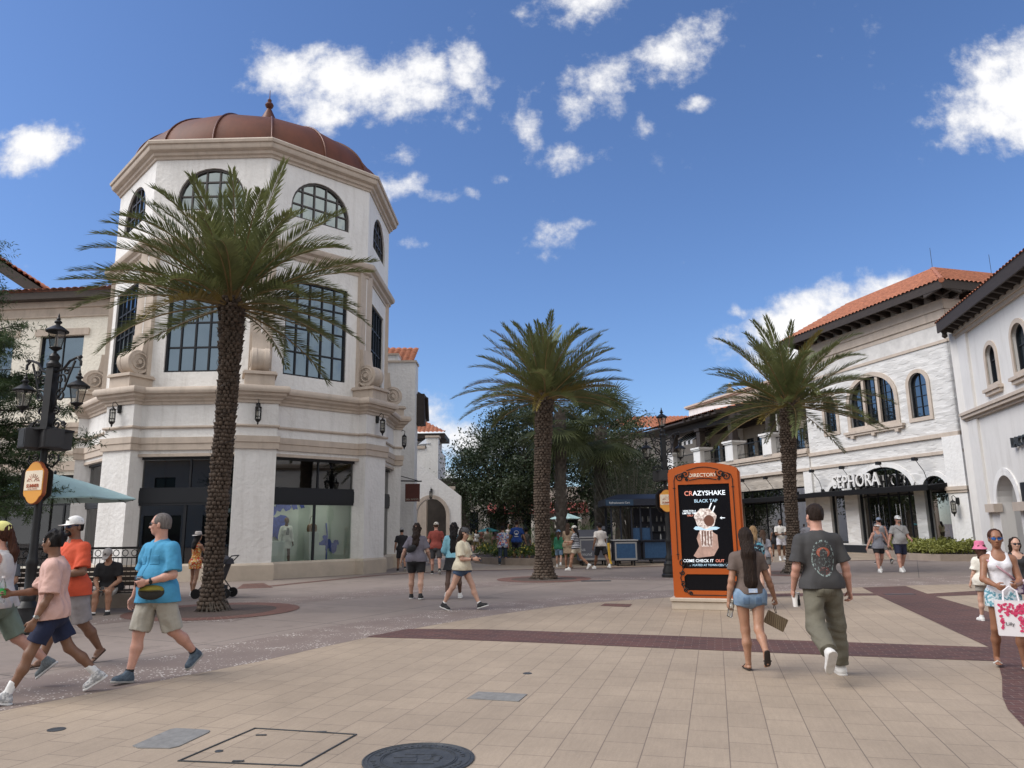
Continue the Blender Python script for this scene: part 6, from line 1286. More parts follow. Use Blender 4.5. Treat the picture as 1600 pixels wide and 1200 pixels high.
HAIRS = dict(dkbrown=(.022, .012, .008), black=(.008, .006, .006), grey=(.16, .14, .13), brown=(.055, .03, .018), blonde=(.28, .18, .09), redbrown=(.06, .022, .012))
def person(label, pos, face, H=1.75, sex='m', w=1.0, h=.012, skin='fair', legs=((20, 10), (-15, 25)), arms=((10, 10, 15, 10), (-10, 10, 15, 10)), lean=2, headyaw=0, headpitch=0, hair='short', hairc='dkbrown',
           top=None, bottom=None, shoes=None, hat=None, glasses=False, extras=(), group=None, seated=False, belly=0, twist=0, footpitch=(None, None), curl=(.6, .6), abd=(3, 3), beard=False):
    """legs: (swing, knee) left,right in degrees, swing forward positive; arms: (swing, abduction, elbow, inward turn). faces +Y locally; x<0 is the person's left"""
    S = H/1.75; t = thing('person', label, 'person', (pos[0], pos[1], 0), atan2(-face[0], face[1]), group); LOC[t.name] = (0, 0, 0); fem = sex == 'f'; kid = sex == 'k'
    hsz = S*(1 if not kid else 1.22); D = {}
    hipw = (.095 if not fem else .10)*S; shw = (.185 if sex == 'm' else .158 if fem else .150)*S*(1+.12*(w-1)); tl, sl_ = .425*S, .41*S; ua, fa = .285*S, .25*S
    J = {}; jl = []
    for i, sd in ((0, -1), (1, 1)):
        sw, kn = radians(legs[i][0]), radians(legs[i][1]); ab = radians(abd[i]); hp = v3(sd*hipw, 0, 0); kp = hp+tl*v3(sd*sin(ab), sin(sw)*cos(ab), -cos(sw)*cos(ab)); s2 = sw-kn; ap = kp+sl_*v3(sd*sin(ab)*.5, sin(s2), -cos(s2)); J[i] = [hp, kp, ap]
        fp = footpitch[i]; fp = (max(0, -s2)*.9 if kn > .3 and s2 < -.35 else 0) if fp is None else radians(fp); J[i].append(fp); jl.append(ap[2]-.085*S*cos(fp)-(.15*S*sin(fp) if fp > 0 else 0)-(.05*S*sin(-fp) if fp < 0 else 0))
    z0 = -min(jl) if not seated else seated
    for i in (0, 1): J[i][:3] = [p+v3(0, 0, z0) for p in J[i][:3]]
    le = radians(lean); U = v3(0, sin(le), cos(le)); Fw = v3(0, cos(le), -sin(le)); pel = v3(0, 0, z0); tw = radians(twist)
    Rt = v3(cos(tw), sin(tw), 0); Fc_ = np.cross(U, Rt); Fc_ /= np.linalg.norm(Fc_); Rt = np.cross(Fc_, U)
    waist = pel+U*.17*S; chest = pel+U*.35*S; neck = pel+U*.545*S; head = neck+v3(0, .02*S, 0)+U*.175*S*(hsz/S)**.8
    A = {}
    for i, sd in ((0, -1), (1, 1)):
        sw, ab, el, inn = [radians(x) for x in arms[i]]; sp = pel+U*.462*S+Rt*sd*shw; u = Rt*sd*sin(ab)+Fc_*sin(sw)*cos(ab)-U*cos(sw)*cos(ab); b = Fc_*cos(inn)-Rt*sd*sin(inn); b = b-u*(b@u); b /= np.linalg.norm(b)
        ep = sp+u*ua; f = u*cos(el)+b*sin(el); wp = ep+f*fa; pn = -Rt*sd; pn = pn-f*(pn@f); 
        if np.linalg.norm(pn) < .3: pn = U-f*(U@f)
        pn /= np.linalg.norm(pn); th = np.cross(f, pn)*(1 if True else 1); th = th*(1 if th@Fc_ > 0 or th@U > .4 else -1); A[i] = (sp, ep, wp, f, pn, th)
    hy, hp_ = radians(headyaw), radians(headpitch); HR = rotm((0, 0, 1), hy) @ rotm((1, 0, 0), hp_)
    def hd(x, y, z): return head+HR @ (v3(x, y, z)*hsz)
    wf = w; P = []
    # torso
    P += [ell(pel+U*.02*S, (.146*S*wf*(1.05 if fem else 1), .106*S*wf, .12*S), .05), ell(waist+Fc_*.01, ((.135 if sex == 'm' else .118)*S*wf, .098*S*wf, .15*S), .06), ell(chest, ((.158 if sex == 'm' else .138)*S*wf**.7, .108*S*wf**.7, .17*S), .06), cone(chest+U*.10*S, A[0][0]-U*.012*S, .070*S, .048*S, .05), cone(chest+U*.10*S, A[1][0]-U*.012*S, .070*S, .048*S, .05), cone(neck-U*.02*S-Fc_*.018*S, A[0][0]+(neck-A[0][0])*.30-U*.022*S, .034*S, .030*S, .05), cone(neck-U*.02*S-Fc_*.018*S, A[1][0]+(neck-A[1][0])*.30-U*.022*S, .034*S, .030*S, .05), ell(chest+U*.10*S-Fc_*.01, (.13*S, .085*S, .09*S), .06)]
    if belly: P.append(ell(waist+Fc_*.07*S-U*.02*S, (.125*S*wf, .09*S+belly, .13*S), .06))
    if fem: P += [ell(chest+Fc_*.085*S+Rt*s*.065*S+U*.03*S, (.058*S, .05*S, .056*S), .03) for s in (-1, 1)]+[ell(pel-Fc_*.05*S+Rt*s*.065*S-U*.02*S, (.08*S*wf, .08*S*wf, .09*S), .05) for s in (-1, 1)]
    P += [cone(neck-U*.06*S, hd(0, -.02, -.06), .062*S*wf**.4 if not fem else .050*S, .056*S*wf**.4 if not fem else .046*S, .04)]
    for i in (0, 1):
        hpj, kp, ap, fp = J[i]; P += [cone(hpj-U*.01, kp, .081*S*wf*(1.05 if fem else 1), .054*S*wf**.6, .04), cone(kp, kp*.62+ap*.38-v3(0, .018*S, 0), .053*S*wf**.5, .054*S*wf**.6, .03), cone(kp*.62+ap*.38-v3(0, .018*S, 0), ap, .054*S*wf**.6, .033*S, .03)]
        fd = v3(0, cos(fp), -sin(fp)); P += [cone(ap, ap+fd*.06*S-fu_(fp)*.045*S, .032*S, .018*S, .02)]
    fing = []; grip = []
    for i in (0, 1):
        sp, ep, wp, f, pn, th = A[i]; P += [cone(sp, ep, .052*S*wf**.5 if not fem else .045*S*wf**.6, .040*S*wf**.4, .035), cone(ep, ep*.65+wp*.35, .040*S*wf**.4, .040*S*wf**.4, .02), cone(ep*.65+wp*.35, wp, .040*S*wf**.4, .026*S, .02)]
        P += [cone(wp, wp+f*.055*S, .024*S, .030*S, .015, flat=(pn, .62)), cone(wp+f*.045*S+th*.018*S, wp+f*.085*S+th*.024*S, .022*S, .019*S, .012, flat=(pn, .7)), cone(wp+f*.045*S-th*.018*S, wp+f*.082*S-th*.022*S, .022*S, .018*S, .012, flat=(pn, .7))]
        cu = curl[i]
        for q, (o, L) in enumerate(((.030, .068), (.011, .076), (-.009, .070), (-.028, .055))):
            L *= S; b0 = wp+f*(.092-.004*abs(q-1))*S+th*o*S; c1 = cu*(.8+.12*q); d1 = f*cos(c1)+pn*sin(c1); d2 = f*cos(c1*2.3)+pn*sin(c1*2.3); m1 = b0+d1*L*.55; P += [cone(b0, m1, .0098*S, .0088*S, .004), cone(m1, m1+d2*L*.5, .0088*S, .0072*S, .004)]
        tb = wp+f*.028*S+th*.024*S; t1 = tb+(f*.62+th*.62+pn*.4*cu)*.042*S; P += [cone(tb, t1, .015*S, .0115*S, .008), cone(t1, t1+(f*.8+th*.15+pn*.55*(cu+.2))*.036*S, .0115*S, .009*S, .004)]
        grip.append(wp+f*.085*S+pn*.032*S)
    # head
    P += [ell(hd(0, -.012, .035), v3(.076, .097, .088)*hsz, .03, HR), ell(hd(0, .022, -.035), v3(.060, .070, .078)*hsz, .03, HR), ell(hd(0, .058, -.088), v3(.030, .024, .022)*hsz, .025, HR), ell(hd(0, .072, .028), v3(.05, .018, .018)*hsz, .02, HR), cone(hd(0, .090, .004), hd(0, .107, -.030), .008*hsz, .0135*hsz, .010), ell(hd(0, .084, -.060), v3(.023, .012, .012)*hsz, .010, HR)]
    P += [ell(hd(s*.016, .092, -.034), v3(.010, .011, .009)*hsz, .006, HR) for s in (-1, 1)]+[ell(hd(s*.040, .062, -.022), v3(.022, .018, .020)*hsz, .02, HR) for s in (-1, 1)]
    P += [ell(hd(s*.079, -.008, -.012), v3(.009, .020, .031)*hsz, .008, HR) for s in (-1, 1)]
    P += [ell(hd(s*.031, .098, .006), v3(.016, .016, .010)*hsz, -.012, HR) for s in (-1, 1)]
    V, Q = sdf_mesh(P, h); body = fast_mesh('body', V, Q, skin_m(SKINS[skin]), t, True)
    if h < .0105:
        m = MB(); [m.ball(tuple(hd(s*.031, .080, .006)), .0125*hsz, 10, 8) for s in (-1, 1)]; m.build('eyes', cm('eye_white', (.55, .53, .50), rough=.2), t, True, world=False)
        m = MB(); [m.ball(tuple(hd(s*.031, .0885, .006)), .0062*hsz, 8, 6) for s in (-1, 1)]; m.build('irises', cm('iris', (.03, .018, .01), rough=.15), t, True, world=False)
        m = MB(); m.tube([tuple(hd(x, .094-abs(x)*.45, -.062-abs(x)*.08)) for x in (-.022, -.011, 0, .011, .022)], [.002, .0045, .005, .0045, .002], 6).build('lips', cm('lips', tuple(c*f_ for c, f_ in zip(SKINS[skin], (.85, .55, .55)))), t, True, world=False)
        m = MB(); [m.tube([tuple(hd(s*x, y, .030)) for x, y in ((.014, .090), (.030, .088), (.046, .074))], [.003, .0035, .002], 5) for s in (-1, 1)]; m.build('eyebrows', hair_m(HAIRS[hairc]), t, world=False)
    # hair
    HP = []; hn = folds(.005, 5.0, 5, .5); hc = []
    hl = hair
    if hl != 'bald':
        ny = HR @ v3(0, 1, .35); nf = hd(0, .062, .03)
        HP += [ell(hd(0, -.018, .042), v3(.084, .102, .090)*hsz, .02, HR), ell(hd(0, -.045, -.005), v3(.078, .072, .085)*hsz, .02, HR)]
        low = hd(0, -.05, -.050); up = HR @ v3(0, 0, 1)
        if hl in ('short', 'buzz', 'curlytop'):
            hc = [lambda X, Y, Z: (X-nf[0])*ny[0]+(Y-nf[1])*ny[1]+(Z-nf[2])*ny[2]-.0, lambda X, Y, Z: -((X-low[0])*up[0]+(Y-low[1])*up[1]+(Z-low[2])*up[2])]
            ey = HR @ v3(0, 1, -.9); e0 = hd(0, .015, -.01); hc.append(lambda X, Y, Z: (X-e0[0])*ey[0]+(Y-e0[1])*ey[1]+(Z-e0[2])*ey[2]-.05)
            if hl in ('short', 'curlytop'): HP[1] = ell(hd(0, -.045, -.008), v3(.073, .066, .078)*hsz, .02, HR)
            if hl == 'buzz': HP = [ell(hd(0, -.016, .037), v3(.0795, .0995, .0895)*hsz, .02, HR), ell(hd(0, -.045, -.01), v3(.072, .068, .08)*hsz, .02, HR)]; hn = folds(.0015, 5, 5)
            if hl == 'curlytop': HP.append(ell(hd(0, .01, .085), v3(.078, .085, .048)*hsz, .03, HR)); hn = folds(.012, 3.5, 7)
        else:
            hc = [lambda X, Y, Z: np.minimum((X-nf[0])*ny[0]+(Y-nf[1])*ny[1]+(Z-nf[2])*ny[2], 9)]
            bk = {'long': .62, 'longer': .46, 'mid': .30, 'braids': .55, 'bun': 0, 'pony': 0, 'bob': .16}[hl]; bk *= S
            if bk:
                wd = .085*hsz if hl != 'mid' else .085*hsz; p0 = hd(0, -.055, .0); p1 = neck+U*(-.02)*S-Fc_*.105*S*wf**.7; p2 = p1-U*(bk*.55)-Fc_*.02; p3 = p1-U*bk+Fc_*.02
                HP += [cone(p0, p1, wd*1.0, wd*1.02, .03, flat=(Fc_, .62)), cone(p1, p2, wd*1.02, wd*.95, .03, flat=(Fc_, .42)), cone(p2, p3, wd*.95, wd*.45, .03, flat=(Fc_, .40))]
                if hl != 'long':
                    HP += [cone(hd(s*.07, -.02, -.02), p1*.8+A[0 if s < 0 else 1][0]*.2+U*.01, wd*.45, wd*.45, .03) for s in (-1, 1)]
                hn = folds(.006, 5.5, 5, .12)
                if hl in ('mid', 'braids'): hn = folds(.014, 2.2, 8, 1.4)
            if hl == 'bun': HP.append(ell(hd(0, -.105, .05), v3(.042, .042, .042)*hsz, .02, HR))
            if hl == 'pony': HP += [cone(hd(0, -.10, .02), neck-Fc_*.13*S-U*.02, .035*hsz, .045*hsz, .02), cone(neck-Fc_*.13*S-U*.02, neck-Fc_*.12*S-U*.22*S, .045*hsz, .02*hsz, .02)]
        V, Q = sdf_mesh(HP, h*.85, hc, hn); fast_mesh('hair', V, Q, hair_m(HAIRS[hairc]), t, True)
    if beard:
        V, Q = sdf_mesh([ell(hd(0, .068, -.088), v3(.040, .034, .030)*hsz, .02, HR), ell(hd(0, .094, -.048), v3(.026, .012, .008)*hsz, .01, HR), cone(hd(-.03, .086, -.055), hd(-.034, .07, -.09), .008, .01, .01), cone(hd(.03, .086, -.055), hd(.034, .07, -.09), .008, .01, .01)], h*.8, (), folds(.003, 5, 2)); fast_mesh('goatee', V, Q, hair_m(HAIRS[hairc]), t, True)
    # clothes
    def garment(name, prims, m, cuts=(), A_=.004, seed=1, sc=1, vert=1.0, hh=1.0): V, Q = sdf_mesh(prims, h*hh, cuts, folds(A_*1.35, sc, seed, vert, 2 if name == 'trousers' else 1)); return fast_mesh(name, V, Q, m, t, True)
    def patch(name, prims, m, A_, seed, x0, x1, z0, z1, side, par, crease=1, sc=1, vert=1.0):
        lim = [pcut(pel+Rt*x1*S, Rt), pcut(pel+Rt*x0*S, -Rt), pcut(pel+U*z1*S, U), pcut(pel+U*z0*S, -U), pcut(pel+Fc_*.02*side, -Fc_*side)]
        V, Q = sdf_mesh(prims, h*.8, lim, folds(A_*1.35, sc, seed, vert, crease), 0); return fast_mesh(name, V, Q, m, par, True)
    def torso(o, fit=1.0):
        T = [ell(waist+Fc_*.01, ((.135 if sex == 'm' else .118)*S*wf+o, .098*S*wf+o, .17*S), .06), ell(chest, ((.158 if sex == 'm' else .138)*S*wf**.7+o, .108*S*wf**.7+o, .19*S), .06), ell(chest+U*.10*S-Fc_*.01, (.13*S+o, .085*S+o, .10*S), .06), ell(pel+U*.03*S, (.155*S*wf*(1.05 if fem else 1)+o+.010, .115*S*wf+o+.012, .17*S), .06)]
        if belly: T.append(ell(waist+Fc_*.07*S-U*.02*S, (.125*S*wf+o, .09*S+belly+o, .13*S+o), .06))
        if fem: T += [ell(chest+Fc_*.085*S+Rt*s*.065*S+U*.03*S, (.058*S+o*.8, .05*S+o*.8, .056*S+o*.8), .035) for s in (-1, 1)]+[ell(pel-Fc_*.05*S+Rt*s*.065*S-U*.02*S, (.08*S*wf+o*.8, .08*S*wf+o*.8, .09*S+o), .05) for s in (-1, 1)]
        return T
    def pcut(pt, n): pt = np.array(pt, float); n = np.array(n, float); return lambda X, Y, Z: (X-pt[0])*n[0]+(Y-pt[1])*n[1]+(Z-pt[2])*n[2]
    if top:
        kd = top.get('kind', 'tee'); o = top.get('fit', .018); m = top['m']; hem = pel+U*top.get('hem', -.05)*S; T = torso(o); cuts = [pcut(hem, -U)]
        if kd in ('tee', 'polo', 'shirt', 'long'):
            T += [cone(chest+U*.10*S, A[q][0]-U*.012*S, .070*S+o*.6, .050*S+o*.45, .05) for q in (0, 1)]+[cone(neck-U*.022*S-Fc_*.016*S, A[q][0]+(neck-A[q][0])*.30-U*.022*S, .046*S, .040*S+o*.3, .05) for q in (0, 1)]; T.append(cone(neck-U*.085*S, neck-U*.03*S, .080*S, .062*S if fem else .072*S, .035))
            for i in (0, 1):
                sp, ep, wp, f, pn, th = A[i]; u = (ep-sp)/np.linalg.norm(ep-sp); sl = top.get('sleeve', .68); so = top.get('so', .024)
                if kd == 'long': T += [cone(sp, ep, .058*S+so*.8, .05*S+so, .035), cone(ep, wp, .05*S+so, .034*S+so*.7, .02, cut=(wp-f*.015, f))]
                else: T.append(cone(sp-u*.01, sp+u*ua*(sl+.25), .053*S*wf**.4+so*.35, .054*S*wf**.5+so*1.15, .035, cut=(sp+u*ua*sl, u)))
            T.append(cone(neck-U*.004*S+Fc_*.014*S, neck+U*.2*S, (.056 if fem else .062)*S, .07*S, -.010)); cuts.append(pcut(neck+U*.028*S, U))
        elif kd in ('tank', 'halter'):
            T += [cone(chest+U*.08*S+Rt*s*.09*S+Fc_*.03*S, A[0 if s < 0 else 1][0]*.55+neck*.45+U*.0+v3(0, 0, .012), .05*S, .030*S, .03) for s in (-1, 1)]
            if kd == 'tank': T += [cone(chest+U*.08*S+Rt*s*.08*S-Fc_*.05*S, A[0 if s < 0 else 1][0]*.55+neck*.45-Fc_*.02*S+v3(0, 0, .012), .05*S, .030*S, .03) for s in (-1, 1)]
            cuts.append(lambda X, Y, Z: ((np.abs((X-neck[0])*Rt[0]+(Y-neck[1])*Rt[1])-(.135 if fem else .15)*S)*-1*0-1.0))
            T.append(None); T.pop()
            sub = [ell(neck+U*.0+Fc_*.07*S-U*.035*S, (.07*S, .10*S, .075*S), -.02)]+[ell(A[i][0]+U*.0+Rt*(-1, 1)[i]*.015*S, (.055*S, .12*S, .085*S), -.02) for i in (0, 1)]; T += sub
        if top.get('hem', -.05) < .0:
            for i in (0, 1): u_ = (J[i][1]-J[i][0])/np.linalg.norm(J[i][1]-J[i][0]); T.append(cone(J[i][0], J[i][0]+u_*.12*S, .098*S*wf+o+.012, .094*S*wf+o+.010, .05))
        g1 = garment('shirt' if kd not in ('tank', 'halter') else 'tank_top', T, m, cuts, top.get('fold', .0045), seed=len(label), sc=top.get('fs', .8))
        if kd == 'shirt' and h < .0085:
            T2 = torso(o+.006)+T[len(torso(o)):]; dk = top['trim']
            for x0, x1 in ((-.125, -.035), (.035, .125)): patch('chest_pocket', T2, dk, top.get('fold', .0045), len(label), x0, x1, .30, .395, 1, g1, 1, top.get('fs', .8))
            patch('placket', T2, dk, top.get('fold', .0045), len(label), -.014, .014, -.08, .47, 1, g1, 1, top.get('fs', .8))
        if kd in ('polo', 'shirt'):
            cp = [cone(neck-U*.034*S, neck+U*.024*S, .086*S, .066*S, .01)]; sub = ell(neck+Fc_*.085*S-U*.005, (.022*S, .05*S, .06*S), -.01); inn_ = cone(neck-U*.05*S, neck+U*.08*S, .062*S, .056*S, -.006); V, Q = sdf_mesh(cp+[inn_, sub], h*.8, [pcut(neck+U*.03*S, U)]); fast_mesh('collar', V, Q, m, g1, True)
    if bottom:
        kd = bottom.get('kind', 'shorts'); o = bottom.get('fit', .022); m = bottom['m']; ln = bottom.get('len', .85); B = [ell(pel+U*.02*S, (.155*S*wf*(1.05 if fem else 1)+.016, .115*S*wf+.018, .16*S), .05), ell(pel-U*.06*S-Fc_*.02*S, (.13*S*wf+.012, .11*S*wf+.014, .10*S), .05), ell(waist, ((.135 if sex == 'm' else .118)*S*wf+.008, .098*S*wf+.01, .15*S), .05)]; cuts = [pcut(pel+U*bottom.get('waist', .10)*S, U)]
        if fem: B += [ell(pel-Fc_*.05*S+Rt*s*.065*S-U*.02*S, (.08*S*wf+.014, .08*S*wf+.014, .10*S), .05) for s in (-1, 1)]
        if kd == 'skirt':
            mid_k = (J[0][1]+J[1][1])/2; e = pel*(1-ln)+mid_k*ln; B += [cone(pel-U*.02, e, .15*S*wf, bottom.get('flare', .20)*S, .05, flat=(v3(0, 1, 0), .85)), cone(J[0][0], J[0][0]*(1-ln)+J[0][1]*ln, .10*S*wf, .10*S*wf, .06), cone(J[1][0], J[1][0]*(1-ln)+J[1][1]*ln, .10*S*wf, .10*S*wf, .06)]; cuts.append(pcut(e-v3(0, 0, .0), v3(0, 0, -1)))
        else:
            for i in (0, 1):
                hpj, kp, ap, fp = J[i]; r0 = .090*S*wf*(1.05 if fem else 1)+.012
                u = (kp-hpj)/np.linalg.norm(kp-hpj)
                if ln <= 1: B.append(cone(hpj, hpj+u*tl*(ln+.2), r0, (.062*S*wf**.7+o*1.3 if ln > .5 else r0*.98), .035, cut=(hpj+u*tl*ln, u)))
                else:
                    v = (ap-kp)/np.linalg.norm(ap-kp); B += [cone(hpj, kp, r0, .064*S+o, .03), cone(kp, kp+v*sl_*1.05, .064*S+o, .046*S+o*1.15, .03, cut=(kp+v*sl_*(ln-1), v))]
        g2 = garment({'skirt': 'skirt'}.get(kd, 'trousers' if ln > 1 else 'shorts'), B, m, cuts, bottom.get('fold', .004), seed=len(label)+3, sc=bottom.get('fs', .8), vert=bottom.get('vert', 1.0))
        if bottom.get('pockets'):
            B2 = [ell(pel+U*.02*S, (.155*S*wf*(1.05 if fem else 1)+.020, .115*S*wf+.022, .16*S), .05), ell(pel-U*.06*S-Fc_*.02*S, (.13*S*wf+.016, .11*S*wf+.018, .10*S), .05)]+([ell(pel-Fc_*.05*S+Rt*s*.065*S-U*.02*S, (.08*S*wf+.018, .08*S*wf+.018, .10*S), .05) for s in (-1, 1)] if fem else [])+[cone(J[i][0], J[i][0]+(J[i][1]-J[i][0])*.4, .090*S*wf*(1.05 if fem else 1)+.016, .088*S*wf+.016, .035) for i in (0, 1)]
            for x0, x1 in ((-.115, -.035), (.035, .115)): patch('back_pocket', B2, bottom['pockets'], bottom.get('fold', .004), len(label)+3, x0, x1, -.105, -.01, -1, g2, 2 if ln > 1 else 1, bottom.get('fs', .8), bottom.get('vert', 1.0))
    if shoes:
        for i in (0, 1):
            hpj, kp, ap, fp = J[i]; fd = v3(0, cos(fp), -sin(fp)); fu = v3(0, sin(fp), cos(fp)); sd = v3((-1, 1)[i]*.012, 0, 0); a0 = ap-fu*.052*S-fd*.022*S; a1 = ap-fu*.058*S+fd*.135*S+sd
            if shoes.get('kind') == 'sandal':
                V, Q = sdf_mesh([cone(a0-fu*.008, a1-fu*.006, .036*S, .042*S, .02, flat=(fu, .3))], h*.8); fast_mesh('sandal', V, Q, shoes['m'], t, True)
                # foot
                FP = [cone(a0+fu*.012, a1+fu*.0, .030*S, .034*S, .02, flat=(fu, .6)), cone(ap, ap+fd*.06*S-fu*.03*S, .034*S, .03*S, .03)]+[cone(a1+v3(.012*(q-2), 0, 0)+fd*.015, a1+v3(.013*(q-2), 0, 0)+fd*(.045-.004*abs(q-1)), .010*S, .009*S, .004) for q in range(5)]
                V, Q = sdf_mesh(FP, h*.7); fast_mesh('foot', V, Q, skin_m(SKINS[skin]), t, True)
                m = MB(); m.tube([tuple(a1+v3(-.04, 0, .0)-fd*.03), tuple(a1+fu*.03-fd*.01), tuple(a1+v3(.04, 0, 0)-fd*.03)], .008, 5).build('strap', shoes['m'], t, world=False); continue
            SP = [cone(a0, a1, .041*S, .036*S, .03, flat=(fu, .85)), cone(ap-fu*.03*S-fd*.010*S, ap+fu*.016*S, .047*S, .044*S, .03), cone(ap-fu*.025*S+fd*.03*S, a1+fu*.006*S, .043*S, .030*S, .035)]
            bt = a0-fu*.024*S; V, Q = sdf_mesh(SP, h*.8, [pcut(bt, -fu)]); s_ = fast_mesh('shoe', V, Q, shoes['m'], t, True)
            SO_ = [cone(a0-fd*.006-fu*.026*S, a1+fd*.008-fu*.020*S, .047*S, .044*S, .02, flat=(fu, .8))]; V, Q = sdf_mesh(SO_, h*.7, [pcut(a0-fu*.010*S, fu), pcut(ap-fu*.086*S, -fu)], folds(.0015, 4, 3)); fast_mesh('sole', V, Q, shoes.get('sole', cloth_m((.6, .6, .58))), s_, True)
            if h < .0085:
                lc = MB()
                for q in range(4): c_ = ap+fd*(.045+.018*q)*S+fu*(-.006-.0095*q)*S; lc.tube([tuple(c_+v3(-.020, 0, 0)-fu*.004), tuple(c_+fu*.003), tuple(c_+v3(.020, 0, 0)-fu*.004)], .0032, 5)
                lc.build('laces', shoes.get('lace', cloth_m((.6, .6, .58))), s_, world=False)
            if shoes.get('sock'):
                v = (kp-ap)/np.linalg.norm(kp-ap); V, Q = sdf_mesh([cone(ap-v*.02, ap+v*shoes['sock'], .040*S, .044*S, .01, cut=(ap+v*(shoes['sock']), v))], h*.8, (), folds(.0015, 4, 3)); fast_mesh('sock', V, Q, shoes.get('sockm', cloth_m((.75, .75, .74))), t, True)
    if hat:
        m = hat['m']; kd = hat['kind']; up = HR @ v3(0, 0, 1); fr = HR @ v3(0, 1, 0)
        if kd in ('cap', 'visor'):
            c0 = hd(0, -.012, .045); dome_ = [ell(c0, v3(.089, .108, .092)*hsz, .02, HR)]; cuts = [pcut(hd(0, 0, .028), -up+fr*.0)]
            if kd == 'visor': cuts.append(pcut(hd(0, 0, .065), up))
            br = HR @ v3(0, 1, -.22); V, Q = sdf_mesh(dome_, h*.8, cuts); a = fast_mesh('cap', V, Q, m, t, True)
            back = hat.get('back', 1); b0 = hd(0, .06*back, .034); b1 = hd(0, .145*back, .018); V, Q = sdf_mesh([cone(b0, b1, .076*hsz, .058*hsz, .01, flat=(up, .09))], h*.6, [pcut(hd(0, .05*back, 0), -fr*back)]); fast_mesh('cap_brim', V, Q, hat.get('brim', m), a, True)
            if hat.get('logo'): MB().ball(tuple(hd(0, .092, .085)), (.02, .006, .014), 10, 6).build('badge', hat['logo'], a, world=False)
        else:
            rb = .135 if kd == 'bucket' else .165; Rm_ = HR; mb = MB(); pr = [(.105*1.0, .02), (rb, -.025 if kd == 'bucket' else .012), (rb+.003, -.03 if kd == 'bucket' else .016), (.10, .03), (.094, .06), (.086, .115), (.06, .13), (.003, .128)]
            mb.loft([[tuple(hd(r*cos(a)*.93, r*sin(a)*1.05-.012, z+.02+(.012*cos(2*a) if kd != 'bucket' and r > .12 else 0))) for a in np.linspace(0, 2*pi, 25)[:-1]] for r, z in pr]); a = mb.build('hat', m, t, 40, world=False)
            if kd == 'sun': MB().loft([[tuple(hd(r*cos(q)*.93, r*sin(q)*1.05-.012, z)) for q in np.linspace(0, 2*pi, 25)[:-1]] for r, z in ((.1015, .052), (.0985, .070))], cap=False).build('hat_band', cloth_m((.02, .02, .02)), a, world=False)
    if glasses:
        gm = cm('sunglass_lens', (.01, .012, .02), rough=.06, spec=1.0) if glasses is True else glasses; m = MB()
        for s in (-1, 1):
            n = 12; c = (s*.033, .101, .006); ring0 = [tuple(hd(c[0]+.027*cos(a)*(1), c[1]-.004*abs(cos(a))*(1 if s*cos(a) > 0 else 0)-(.010 if s*cos(a) > .3 else 0), c[2]+.019*sin(a)-.002)) for a in np.linspace(0, 2*pi, n+1)[:-1]]; ring1 = [tuple(np.array(p)-HR @ v3(0, .006, 0)) for p in ring0]; m.loft([ring0, ring1])
            m.tube([tuple(hd(s*.058, .092, .012)), tuple(hd(s*.077, .06, .014)), tuple(hd(s*.081, -.01, .008))], .0035*hsz, 5)
        m.tube([tuple(hd(-.012, .106, .012)), tuple(hd(.012, .106, .012))], .003, 5); m.build('sunglasses', gm, t, world=False)
    D.update(t=t, S=S, grip=grip, A=A, J=J, pel=pel, U=U, Rt=Rt, Fc=Fc_, waist=waist, chest=chest, neck=neck, hd=hd, h=h, hem=None)
    return D
def at_person(D, p):                     # local point of a person -> world
    return tuple(Matrix.Translation(D['t'].location) @ D['t'].rotation_euler.to_matrix().to_4x4() @ Vector(p))
def held(D, name, label, cat, p): q = at_person(D, p); t = thing(name, label, cat, q, D['t'].rotation_euler.z); LOC[t.name] = (0, 0, 0); return t
def wristwatch(D, i, m=None):
    sp, ep, wp, f, pn, th = D['A'][i]; S = D['S']; mb = MB(); c = wp-f*.03*S; mb.tube([tuple(c-f*.011), tuple(c+f*.011)], .034*S, 14); mb.tube([tuple(c-f*.0-pn*.02*S), tuple(c-pn*.041*S)], .019*S, 12); mb.build('wristwatch', m or BLACK, D['t'], 40, world=False)
def strap_across(D, m, side=1, r=.009, down=.0, name='crossbody_strap', off=.03):
    S = D['S']; c, U, Rt, Fc = D['chest'], D['U'], D['Rt'], D['Fc']; P = []
    for k in range(22):
        a = 2*pi*k/21; x = -side*cos(a); y = sin(a); P.append(tuple(c+U*(.02+.13*(-x*side)*1.0-down)*S+Rt*(x*.150*S)+Fc*(y*(.112*S+off))))
    MB().tube(P, r, 5, flat=1.0).build(name, m, D['t'], world=False)
PW = lambda c, **k: cloth_m(c, **k)
def pat_mat(name, cols, scale=14, rough=.85):
    m = mat(name, cols[0], rough); nt, N, L, b = wires(m); tc = N.new('ShaderNodeTexCoord'); vo = N.new('ShaderNodeTexVoronoi'); vo.inputs['Scale'].default_value = scale; L.new(tc.outputs['Object'], vo.inputs['Vector']); sc_ = N.new('ShaderNodeSeparateColor'); L.new(vo.outputs['Color'], sc_.inputs[0])
    cr = N.new('ShaderNodeValToRGB'); cr.color_ramp.interpolation = 'CONSTANT'; L.new(sc_.outputs[0], cr.inputs[0]); e = cr.color_ramp.elements; e[0].color = tuple(cols[0])+(1,); e[0].position = 0; e[1].color = tuple(cols[1])+(1,); e[1].position = 1/len(cols)
    for i, c in enumerate(cols[2:]): x = e.new((i+2)/len(cols)); x.color = tuple(c)+(1,)
    L.new(cr.outputs[0], b.inputs['Base Color']); return m
